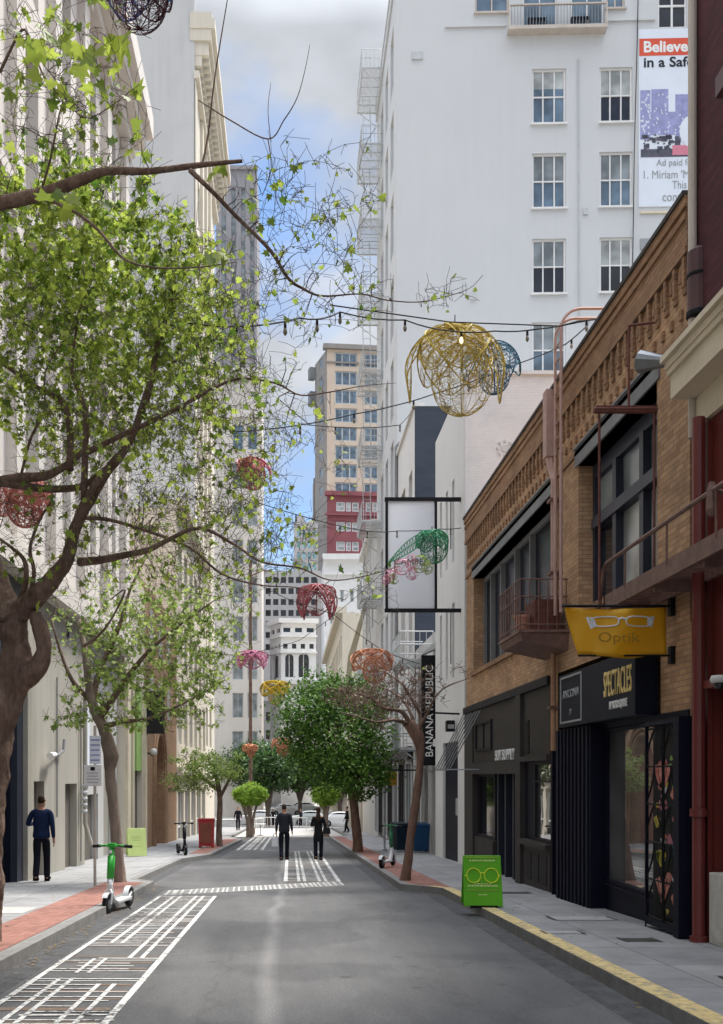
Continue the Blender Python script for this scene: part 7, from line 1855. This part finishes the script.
def main_tree():
    d = 11.4; c = at(-8, 0, d); zb = gz(d)+.13
    r = thing('plane_tree', 'large plane tree with a thick forked leaning trunk at the left edge, nearest the camera', 'tree', (c.x, d, zb), None)
    base = (776-(zb-EYE)*1000/d) if False else 776+(EYE-zb)*1000/d
    T = [L_([(-22, base+14, d, .27), (-18, base-40, d, .22), (-14, 840, d, .19), (-11, 780, d, .19), (-3, 730, d, .185), (6, 695, d, .19), (15, 664, d, .205), (15, 642, d, .15), (13, 622, d-.05, .14)]),
         L_([(12, 640, d, .14), (15, 618, d, .125), (30, 603, d-.1, .115), (52, 580, d-.2, .10), (67, 560, d-.3, .088), (73, 535, d-.3, .075), (82, 512, d-.4, .068), (91, 496, d-.5, .062), (108, 470, d-.6, .052), (128, 445, d-.7, .046), (140, 415, d-.8, .04), (150, 385, d-.8, .04), (158, 345, d-.7, .03), (172, 300, d-.6, .02)]),
         L_([(20, 680, d, .13), (34, 670, d-.1, .105), (43, 652, d-.15, .085), (42, 634, d-.15, .085), (37, 618, d-.15, .085), (37, 612, d-.15, .05)]),
         L_([(14, 622, d, .17), (4, 600, d+.1, .15), (-8, 570, d+.2, .13), (-25, 520, d+.2, .12), (-30, 440, d, .10), (-36, 340, d-.8, .09), (-30, 250, d-1.6, .085), (-10, 205, d-2.2, .080)]),
         L_([(-10, 205, d-2.2, .080), (30, 197, d-2.4, .075), (55, 190, d-2.6, .07), (85, 178, d-2.8, .06), (108, 171, d-2.9, .045), (150, 171, d-3.0, .034), (200, 165, d-3.1, .028), (242, 161, d-3.2, .018)]),
         L_([(190, 170, d-3.1, .026), (214, 193, d-3.1, .024), (236, 216, d-3.0, .022), (270, 250, d-2.9, .02), (288, 278, d-2.8, .018), (302, 288, d-2.7, .014), (322, 296, d-2.7, .011), (361, 294, d-2.6, .008), (386, 300, d-2.6, .007), (419, 302, d-2.5, .006), (448, 296, d-2.5, .005), (470, 288, d-2.5, .004), (483, 275, d-2.5, .003)]),
         L_([(202, 165, d-3.1, .012), (208, 135, d-3.1, .010), (215, 76, d-3.2, .008), (228, -4, d-3.2, .005)]),
         L_([(198, 100, d-3, .005), (230, 120, d-3, .007), (268, 139, d-3, .007), (284, 120, d-3, .006), (297, 98, d-3, .005), (305, 70, d-3, .004), (310, 44, d-3, .0025)]),
         L_([(268, 139, d-3, .007), (271, 160, d-3, .006), (270, 175, d-3, .005), (262, 196, d-3, .004)]), L_([(271, 142, d-3, .005), (268, 110, d-3, .004), (271, 82, d-3, .0025)]),
         L_([(0, 482, d-.3, .075), (20, 478, d-.4, .07), (45, 476, d-.5, .06), (62, 468, d-.6, .05), (76, 458, d-.7, .04), (84, 450, d-.7, .03)]),
         L_([(0, 482, d-.3, .06), (24, 486, d-.4, .055), (50, 489, d-.4, .05), (80, 487, d-.4, .045), (95, 478, d-.5, .04), (105, 472, d-.6, .035)]),
         L_([(-28, 470, d, .09), (-10, 480, d-.2, .08), (2, 482, d-.3, .07)]),
         L_([(86, 452, d-.6, .05), (96, 448, d-.7, .042), (118, 437, d-.9, .034), (150, 422, d-1.1, .03), (180, 407, d-1.2, .026), (208, 391, d-1.3, .022), (238, 379, d-1.4, .017), (275, 383, d-1.5, .013), (300, 395, d-1.5, .010), (330, 392, d-1.6, .008), (362, 386, d-1.6, .005), (396, 383, d-1.6, .003)]),
         L_([(84, 500, d-.4, .05), (85, 452, d-.6, .045), (86, 425, d-.7, .04), (83, 402, d-.7, .035), (76, 385, d-.7, .03), (72, 372, d-.7, .024), (74, 345, d-.7, .018), (82, 300, d-.8, .012)]),
         L_([(70, 470, d-.3, .055), (70, 430, d-.2, .05), (64, 405, d-.1, .045), (54, 396, 11.2, .04), (38, 388, 11.1, .034), (20, 376, 11, .028), (0, 362, 11, .02)]),
         L_([(80, 562, d-.3, .065), (100, 560, d-.5, .052), (125, 555, d-.8, .044), (148, 550, d-1, .04), (168, 540, d-1.1, .03), (200, 528, d-1.2, .024), (235, 545, d-1.2, .018), (262, 562, d-1.2, .014), (300, 568, d-1.2, .011), (330, 580, d-1.2, .009), (365, 576, d-1.2, .007), (400, 566, d-1.2, .004)]),
         L_([(86, 518, d-.4, .03), (110, 520, d-.6, .026), (150, 532, d-.9, .022), (190, 548, d-1.2, .018), (222, 574, d-1.4, .014), (260, 585, d-1.4, .010), (300, 588, d-1.5, .007), (345, 600, d-1.5, .004)]),
         L_([(110, 600, d-.6, .006), (125, 590, d-.6, .012), (112, 618, d-.6, .016), (98, 636, d-.5, .02), (84, 646, d-.4, .024)]),
         L_([(40, 196, d-2.5, .02), (75, 212, d-2.6, .018), (98, 230, d-2.7, .016), (115, 250, d-2.7, .014), (130, 262, d-2.7, .012), (160, 268, d-2.7, .010), (200, 267, d-2.7, .008), (236, 262, d-2.7, .004)]),
         L_([(0, 72, 8.6, .018), (22, 30, 8.5, .014), (32, 48, 8.5, .012), (46, 80, 8.4, .010), (66, 100, 8.4, .008), (90, 118, 8.3, .006), (140, 84, 8.2, .004)]),
         L_([(40, 195, d-2.5, .014), (50, 160, 8.7, .012), (58, 120, 8.5, .009), (62, 92, 8.4, .007), (40, 60, 8.4, .005)]),
         L_([(20, 480, d-.4, .02), (30, 440, d-.6, .018), (44, 410, d-.8, .014), (46, 370, d-.9, .01), (70, 330, d-1, .008), (92, 280, d-1, .006)]),
         L_([(20, 600, d, .045), (26, 580, d-.2, .036), (24, 560, d-.2, .03), (12, 548, d-.2, .022), (-4, 536, d-.2, .016)]),
         L_([(30, 598, d, .036), (34, 572, d-.3, .028), (30, 548, d-.4, .022), (40, 520, d-.4, .016), (52, 500, d-.4, .012)])]
    T = T[:4] + [[(p, q*.80) for p, q in L] for L in T[4:]]
    trunk_mesh([smooth_path(L[::5]+([L[-1]] if (len(L)-1) % 5 else []), 9) for L in T[:4]], 'trunk', 'bark', r, 30, .24)
    trunk_mesh(T[4:], 'limbs', 'bark', r, 10, .08)
    vols = [vol(105, 290, 11.0, 125, 72, 2.0, 1100, 7.0, .058), vol(60, 225, 10.6, 80, 40, 1.6, 320, 4.8, .062), vol(95, 390, 11.2, 125, 62, 2.0, 950, 3.8, .054), vol(200, 330, 10.8, 60, 80, 1.6, 460, 3.2, .051),
            vol(150, 470, 10.8, 130, 65, 1.8, 760, 1.2, .052), vol(60, 540, 11.0, 80, 60, 1.3, 260, .5, .07), vol(220, 540, 10.2, 100, 70, 1.4, 480, 1.0, .048), vol(230, 430, 9.8, 75, 65, 1.2, 240, 1.1, .055),
            vol(60, 100, 8.4, 80, 55, .9, 90, 1.0, .08), vol(90, 45, 8.2, 60, 40, .8, 46, 1.2, .10), vol(10, 60, 8.4, 50, 60, .9, 45, .8, .08), vol(110, 150, 8.6, 60, 40, .8, 60, 1.0, .08),
            vol(290, 215, 8.4, 60, 60, .7, 60, .7, .055), vol(320, 290, 8.6, 70, 50, .6, 70, 1.1, .05), vol(300, 190, 8.3, 70, 35, .6, 45, .9, .055), vol(350, 205, 8.4, 50, 25, .5, 22, .8, .055), vol(250, 330, 9.2, 60, 55, .9, 80, .8, .055), vol(300, 480, 10.0, 70, 70, .8, 60, .8, .055), vol(370, 590, 10.1, 40, 30, .5, 20, .8, .06), vol(430, 296, 8.9, 45, 12, .3, 16, .8, .05),
            vol(-130, 320, 11, 130, 150, 2.5, 420, 3, .09), vol(-130, 120, 9.5, 120, 120, 2, 160, 2, .1)]
    grow(T, vols, 21, 'bark_dark', r, 'leaf_spring', LEAF_MAPLE, twig_r=.0072, wander=.22, minr=.0024)
    # a few big young leaves close to the top left
    V = []; Fc = []; rnd = random.Random(33)
    for (px, py, s) in ((42, 55, .20), (60, 48, .17), (38, 78, .14), (95, 62, .20), (82, 68, .16), (118, 42, .22), (132, 66, .18), (64, 96, .11), (90, 105, .12), (20, 75, .14), (12, 95, .12), (134, 130, .12), (105, 90, .12), (46, 205, .16), (62, 212, .18), (72, 208, .14), (55, 195, .12), (165, 163, .1), (228, 172, .13), (218, 170, .11), (252, 163, .07), (220, 520, .10), (222, 428, .16), (216, 256, .15), (208, 262, .14), (222, 270, .13), (206, 180, .1), (52, 500, .17), (60, 505, .12), (37, 612, .12), (180, 540, .15), (198, 545, .14), (214, 548, .12), (340, 575, .10), (352, 578, .08), (8, 380, .13), (130, 470, .12), (255, 395, .11), (362, 180, .08), (370, 212, .07), (475, 290, .04), (442, 297, .045)):
        add_leaf(V, Fc, rnd, at(px+rnd.uniform(-2,2), py-s*28, (8.2 if py < 300 else 10.0)+rnd.uniform(-.2,.2)), s*1.05, LEAF_MAPLE, .25)
    leaf_object(V, Fc, 'young_leaves', 'leaf_spring', r)

def second_tree():
    d = 20.9; c = at(119, 0, d); zb = gz(d)+.13
    r = thing('plane_tree', 'smaller plane tree with a knobbly leaning trunk behind the nearest green scooter', 'tree', (c.x, d, zb), None)
    T = [L_([(121, 884, d, .16), (119, 868, d, .125), (116, 830, d, .11), (112, 795, d, .11), (110, 770, d, .12), (111, 756, d, .165), (108, 744, d, .145), (103, 728, d, .115), (96, 712, d, .11), (90, 695, d, .09), (86, 660, d, .07), (80, 620, d+.2, .04)]),
         L_([(98, 718, d, .10), (112, 700, d-.2, .07), (128, 676, d-.3, .055), (150, 650, d-.4, .04), (180, 625, d-.4, .025), (215, 600, d-.4, .012)]),
         L_([(92, 702, d, .08), (100, 670, d+.3, .06), (118, 630, d+.5, .045), (130, 590, d+.6, .03), (145, 560, d+.6, .015)]),
         L_([(100, 728, d, .07), (122, 722, d-.2, .045), (150, 718, d-.3, .03), (190, 700, d-.3, .018), (225, 680, d-.2, .009)]),
         L_([(90, 700, d, .06), (72, 680, d+.1, .045), (60, 650, d+.2, .03), (50, 615, d+.2, .015)])]
    trunk_mesh(T[:1], 'trunk', 'bark_pale', r, 14, .14, 4); trunk_mesh(T[1:], 'limbs', 'bark', r, 8, .08)
    V = [vol(150, 640, d, 75, 60, 1.6, 620, 4.6, .072), vol(205, 640, d-.3, 45, 60, 1.2, 260, 3.6, .07), vol(90, 630, d+.3, 48, 55, 1.4, 220, 2.4, .07), vol(120, 700, d-.2, 62, 34, 1.2, 260, 3.8, .075), vol(190, 700, d-.2, 40, 36, 1.0, 170, 3.6, .07), vol(160, 575, d, 70, 30, 1.3, 140, 2.4, .075), vol(68, 720, d-.2, 26, 14, .6, 24, 2.4, .09), vol(240, 610, d-.3, 28, 60, .8, 60, 2.0, .07)]
    grow(T, V, 5, 'bark_dark', r, 'leaf_mid', LEAF_MAPLE, twig_r=.010, wander=.14, minr=.004, sides=3)

def clump_tree(name, label, px, d, trunks, clumps, bark, leafmat, nleaf, ls, seed, shape=LEAF_OVAL, ground=.13, group=None, twigs=0, shell=.55, spread=1.):
    c = at(px, 0, d); zb = gz(d)+ground
    r = thing(name, label, 'tree', (c.x, d, zb), group); rnd = random.Random(seed)
    T = [L_(t, 3) for t in trunks]; trunk_mesh(T, 'trunk', bark, r, 10, .12, seed)
    V = []; Fc = []; tot = sum(a[3]*a[4] for a in clumps)
    vols = []
    for (x, y, dd, rx, ry) in clumps:
        k = dd/1000; cc = at(x, y, dd); rr = (rx*k, (rx+ry)/2*k, ry*k); vols.append((cc, (rr[0]*.8, rr[1]*.8, rr[2]*.8), twigs, 0, ls))
        # sub-clumps of leaves over the clump's outer part
        n = int(nleaf*rx*ry/tot); m_ = max(5, int(n/45))
        for _ in range(m_):
            q = ball_volume(rnd, cc, rr, shell); s = rnd.uniform(.16, .34)*min(rr)*spread
            for _ in range(int(n/m_)):
                add_leaf(V, Fc, rnd, q+Vector((rnd.gauss(0,s), rnd.gauss(0,s), rnd.gauss(0,s*.7))), ls*rnd.uniform(.6, 1.3), shape, .8)
    leaf_object(V, Fc, 'crown', leafmat, r)
    if twigs: grow(T, vols, seed+1, 'bark_dark', r, leafmat, shape, twig_r=.02, wander=.1, minr=.008, sides=3, batches=6)
    return r

def other_trees():
    # small tree on the left, at the second brick strip
    clump_tree('small_tree', 'small thin trunked tree with a loose pale green crown beside the red box', 219, 41.5,
        [[(220, 852, 41.5, .15), (219, 830, 41.5, .125), (220, 800, 41.5, .11), (217, 780, 41.5, .09), (212, 765, 41.5, .06)], [(219, 800, 41.5, .08), (228, 782, 41.4, .06), (236, 768, 41.3, .03)], [(217, 790, 41.5, .08), (200, 775, 41.6, .05), (186, 765, 41.6, .03)]],
        [(205, 772, 41.5, 34, 18), (185, 780, 41.6, 18, 14), (222, 765, 41.3, 22, 16), (195, 760, 41.8, 26, 12)], 'bark', 'leaf_mid', 4200, .11, 6, LEAF_OVAL, twigs=40, shell=.2)
    # dark leafy tree on the right
    clump_tree('ficus_tree', 'big dense dark green tree with a reddish trunk behind the leafless tree', 357, 36.2,
        [[(358, 855, 36.2, .22), (357, 835, 36.2, .17), (354, 805, 36.2, .16), (351, 780, 36.2, .14), (345, 750, 36.2, .10), (335, 715, 36.2, .06)], [(355, 800, 36.2, .12), (364, 775, 36.0, .10), (372, 745, 36, .06)], [(353, 800, 36.3, .10), (338, 770, 36.5, .07), (318, 740, 36.5, .04)]],
        [(338, 735, 36.2, 50, 44), (310, 712, 36.0, 32, 32), (350, 698, 36.4, 40, 26), (374, 742, 36.0, 22, 40), (330, 765, 35.8, 36, 28), (300, 738, 36.3, 20, 26), (368, 778, 36, 20, 22), (352, 766, 35.2, 24, 26), (322, 690, 36.6, 26, 20)], 'bark_red', 'leaf_dark', 21000, .135, 9, LEAF_OVAL, twigs=20, shell=.45)
    # clipped round topiary, one and its copy
    a = clump_tree('topiary_tree', 'clipped round bright green topiary tree on a fluted trunk, left of the two walkers', 250, 60.5,
        [[(250, 839, 60.5, .22), (250, 826, 60.5, .13), (249, 805, 60.5, .12)], [(248, 839, 60.4, .12), (247, 820, 60.5, .08), (242, 804, 60.5, .07)], [(252, 839, 60.4, .12), (253, 820, 60.5, .08), (257, 804, 60.5, .07)]],
        [(250, 794, 60.5, 17, 11.5), (243, 795, 60.5, 9, 9), (257, 795, 60.5, 9, 9), (250, 798, 60.5, 14, 8)], 'bark_pale', 'leaf_topiary', 12000, .10, 14, LEAF_OVAL, shell=.8, spread=.45, group='clipped round topiary trees in the plaza')
    b = copy_tree(a); b.location = a.location + Vector(((326-250)*.0605-.0, .6, -.02)); b.rotation_euler.z = 1.9; b['label'] = 'clipped round bright green topiary tree on a fluted trunk, right of the two walkers'
    # trees across the cross street
    for i, (px, d, lab, cl) in enumerate((
            (268, 98, 'shaggy olive green tree behind the left round topiary tree', [(268, 762, 98, 20, 22), (262, 782, 98, 14, 14), (280, 772, 98, 14, 16)]),
            (300, 122, 'dark arching tree over the parked cars, centre of the street end', [(300, 762, 122, 20, 20), (286, 775, 122, 13, 14), (314, 770, 122, 14, 16), (296, 782, 122, 16, 9)]),
            (340, 112, 'dark bushy tree right of the street end behind the ficus', [(336, 768, 112, 20, 22), (350, 780, 112, 14, 16), (326, 780, 112, 12, 14)]),
            (246, 118, 'dark bushy tree left of the street end above the left topiary', [(240, 765, 118, 16, 18), (254, 752, 118, 12, 14)]),
            (322, 150, 'dark rounded tree farthest back at the street end', [(316, 776, 150, 16, 14), (300, 780, 150, 14, 11), (282, 780, 150, 12, 12)]))):
        x0 = px; yb = 776+(EYE-gz(d)-.1)*1000/d
        clump_tree('street_tree', lab, px, d, [[(px, yb+1, d, .3), (px, yb-12, d, .24), (px-1, 778, d, .2), (px, 765, d, .12)], [(px, yb-14, d, .2), (px+6, 782, d, .14), (px+12, 770, d, .08)], [(px, yb-14, d, .2), (px-6, 782, d, .14), (px-10, 772, d, .08)]],
                   cl, 'bark_dark', 'leaf_far', 5200, .34, 40+i, LEAF_OVAL, shell=.3, twigs=12, group='trees beyond the plaza')
    # pale bushes on roofs and the hillside scrub over the ficus
    # leafless tree at the right kerb
    d = 21.4; c = at(407, 0, d); r = thing('bare_tree', 'leafless tree with a slanting trunk and a flat spray of bare twigs on the right', 'tree', (c.x, d, gz(d)+.13))
    T = [L_([(405, 883, d, .13), (407, 868, d, .10), (411, 835, d, .09), (416, 800, d, .085), (420, 765, d, .08), (420, 748, d, .10), (417, 735, d, .145), (411, 726, d, .13), (404, 722, d, .08)]),
         L_([(412, 728, d, .07), (402, 712, d-.1, .05), (384, 708, d-.2, .036), (370, 698, d-.3, .026), (352, 692, d-.4, .016), (330, 688, d-.5, .008)]),
         L_([(420, 735, d, .06), (420, 715, d+.1, .04), (412, 700, d+.1, .03), (402, 684, d+.1, .02), (385, 672, d+.2, .014)]),
         L_([(418, 730, d, .05), (428, 712, d-.1, .03), (436, 696, d-.2, .02), (448, 686, d-.2, .018), (470, 678, d-.2, .008)]),
         L_([(408, 724, d, .06), (394, 720, d-.5, .036), (376, 722, d-.9, .022), (356, 716, d-1.2, .013), (340, 712, d-1.3, .01)]),
         L_([(416, 728, d, .05), (408, 708, d+.5, .03), (396, 694, d+.9, .02), (372, 684, d+1.1, .014)])]
    trunk_mesh(T[:1], 'trunk', 'bark_red', r, 12, .14, 2); trunk_mesh(T[1:], 'limbs', 'bark', r, 8, .1)
    grow(T, [vol(385, 700, d, 48, 18, 1.1, 260, 0, .06), vol(352, 698, d-.3, 34, 14, .8, 130, .05, .06), vol(424, 694, d, 24, 20, .8, 70, 0, .06), vol(400, 675, d, 34, 12, .7, 80, .1, .06), vol(450, 672, d-.1, 24, 14, .4, 10, 0, .06), vol(372, 722, d, 28, 10, .7, 30, 0, .06)], 8, 'bark', r, 'leaf_mid', LEAF_OVAL, twig_r=.014, wander=.22, minr=.006, sides=3)

# ================================================================ sky, sun, camera
SUN_EL, SUN_AZ = 64., 50.      # azimuth: degrees to the right of straight ahead
def sky_and_light():
    w = bpy.data.worlds.new('World'); SC.world = w; w.use_nodes = True; nt = w.node_tree; N, L = nt.nodes, nt.links; N.clear()
    out = N.new('ShaderNodeOutputWorld'); bg = N.new('ShaderNodeBackground'); sky = N.new('ShaderNodeTexSky'); sky.sky_type = 'NISHITA'; sky.sun_disc = False
    sky.sun_elevation = rad(SUN_EL); sky.sun_rotation = rad(SUN_AZ); sky.air_density = 1.0; sky.dust_density = .6; sky.ozone_density = 1.4
    tc = N.new('ShaderNodeTexCoord'); mp = N.new('ShaderNodeMapping'); mp.inputs['Scale'].default_value = (1, 1, 1.7); mp.inputs['Location'].default_value = CLOUD_OFF
    L.new(tc.outputs['Generated'], mp.inputs['Vector'])
    n = N.new('ShaderNodeTexNoise'); n.inputs['Scale'].default_value = 2.6; n.inputs['Detail'].default_value = 9; n.inputs['Roughness'].default_value = .52; n.inputs['Distortion'].default_value = .15
    L.new(mp.outputs[0], n.inputs['Vector'])
    cr = N.new('ShaderNodeValToRGB'); cr.color_ramp.elements[0].position = CLOUD_T0; cr.color_ramp.elements[1].position = CLOUD_T1; cr.color_ramp.elements[0].color = (0,0,0,1); cr.color_ramp.elements[1].color = (1,1,1,1)
    L.new(n.outputs['Fac'], cr.inputs['Fac'])
    # cloud brightness: shaded bellies and bright rims; brighter towards the zenith, as an overcast sky is
    n2 = N.new('ShaderNodeTexNoise'); n2.inputs['Scale'].default_value = 5; n2.inputs['Detail'].default_value = 7; L.new(mp.outputs[0], n2.inputs['Vector'])
    c2 = N.new('ShaderNodeValToRGB'); c2.color_ramp.elements[0].position = .34; c2.color_ramp.elements[1].position = .66
    c2.color_ramp.elements[0].color = (*[x*.72 for x in CLOUD], 1); c2.color_ramp.elements[1].color = (*[x*1.16 for x in CLOUD], 1); L.new(n2.outputs['Fac'], c2.inputs['Fac'])
    sp = N.new('ShaderNodeSeparateXYZ'); L.new(tc.outputs['Generated'], sp.inputs[0])
    mr = N.new('ShaderNodeMapRange'); mr.inputs['From Min'].default_value = .60; mr.inputs['From Max'].default_value = .95; mr.inputs['To Min'].default_value = 1.; mr.inputs['To Max'].default_value = ZEN; L.new(sp.outputs['Z'], mr.inputs['Value'])
    mr2 = N.new('ShaderNodeMapRange'); mr2.inputs['From Min'].default_value = .25; mr2.inputs['From Max'].default_value = -.5; mr2.inputs['To Min'].default_value = 0; mr2.inputs['To Max'].default_value = BEHIND; L.new(sp.outputs['Y'], mr2.inputs['Value'])
    ad = N.new('ShaderNodeMath'); ad.operation = 'ADD'; L.new(mr.outputs[0], ad.inputs[0]); L.new(mr2.outputs[0], ad.inputs[1])
    vm = N.new('ShaderNodeVectorMath'); vm.operation = 'SCALE'; L.new(c2.outputs[0], vm.inputs[0]); L.new(ad.outputs[0], vm.inputs['Scale'])
    mx = N.new('ShaderNodeMixRGB'); L.new(cr.outputs[0], mx.inputs[0]); 
    sb = N.new('ShaderNodeVectorMath'); sb.operation = 'SCALE'; sb.inputs['Scale'].default_value = SKYMUL; tn = N.new('ShaderNodeMixRGB'); tn.blend_type = 'MULTIPLY'; tn.inputs[0].default_value = 1; tn.inputs[2].default_value = (.72, .92, 1.08, 1); L.new(sky.outputs[0], tn.inputs[1]); L.new(tn.outputs[0], sb.inputs[0])
    L.new(sb.outputs[0], mx.inputs[1]); L.new(vm.outputs[0], mx.inputs[2]); L.new(mx.outputs[0], bg.inputs['Color']); bg.inputs['Strength'].default_value = .1
    L.new(bg.outputs[0], out.inputs[0])
    sd = bpy.data.lights.new('sun', 'SUN'); sd.energy = SUN_E; sd.angle = rad(12); sd.color = (1., .95, .88); so = bpy.data.objects.new('sun', sd); COL.objects.link(so)
    a, e = rad(SUN_AZ), rad(SUN_EL); d = Vector((math.sin(a)*math.cos(e), math.cos(a)*math.cos(e), math.sin(e))); so.rotation_euler = d.to_track_quat('Z', 'Y').to_euler(); so.location = (0, 0, 60)
CLOUD_OFF = (6.48, 3.3, 3.3); CLOUD_T0, CLOUD_T1 = .38, .525; CLOUD = (2.85, 3.0, 3.25); ZEN = 10.; BEHIND = .2; SKYMUL = .85; SUN_E = 2.2; EXPO = 1.22

def camera():
    cd = bpy.data.cameras.new('camera'); co = bpy.data.objects.new('camera', cd); COL.objects.link(co); co.location = (0, 0, EYE); co.rotation_euler = (rad(90), 0, 0)
    cd.sensor_fit = 'VERTICAL'; cd.sensor_height = 36; cd.sensor_width = 36*723/1024; cd.lens = 36*1000/1024; cd.shift_x = (361.5-290)/1024; cd.shift_y = (776-512)/1024; cd.clip_start = .1; cd.clip_end = 3000
    SC.camera = co
    SC.view_settings.view_transform = 'Standard'; SC.view_settings.look = 'None'; SC.view_settings.gamma = 1; SC.view_settings.exposure = EXPO
    SC.render.resolution_x = 723; SC.render.resolution_y = 1024

def main():
    mk(); build_ground(); build_markings(); road_details()
    brown_building(); shop_signs(); gate(); pipes_and_escapes(); red_building(); white_low_building(); white_tower(); right_far()
    left_side(); far_end(); street_things(); lanterns(); all_strings()
    main_tree(); second_tree(); other_trees(); sky_and_light(); camera()
main()
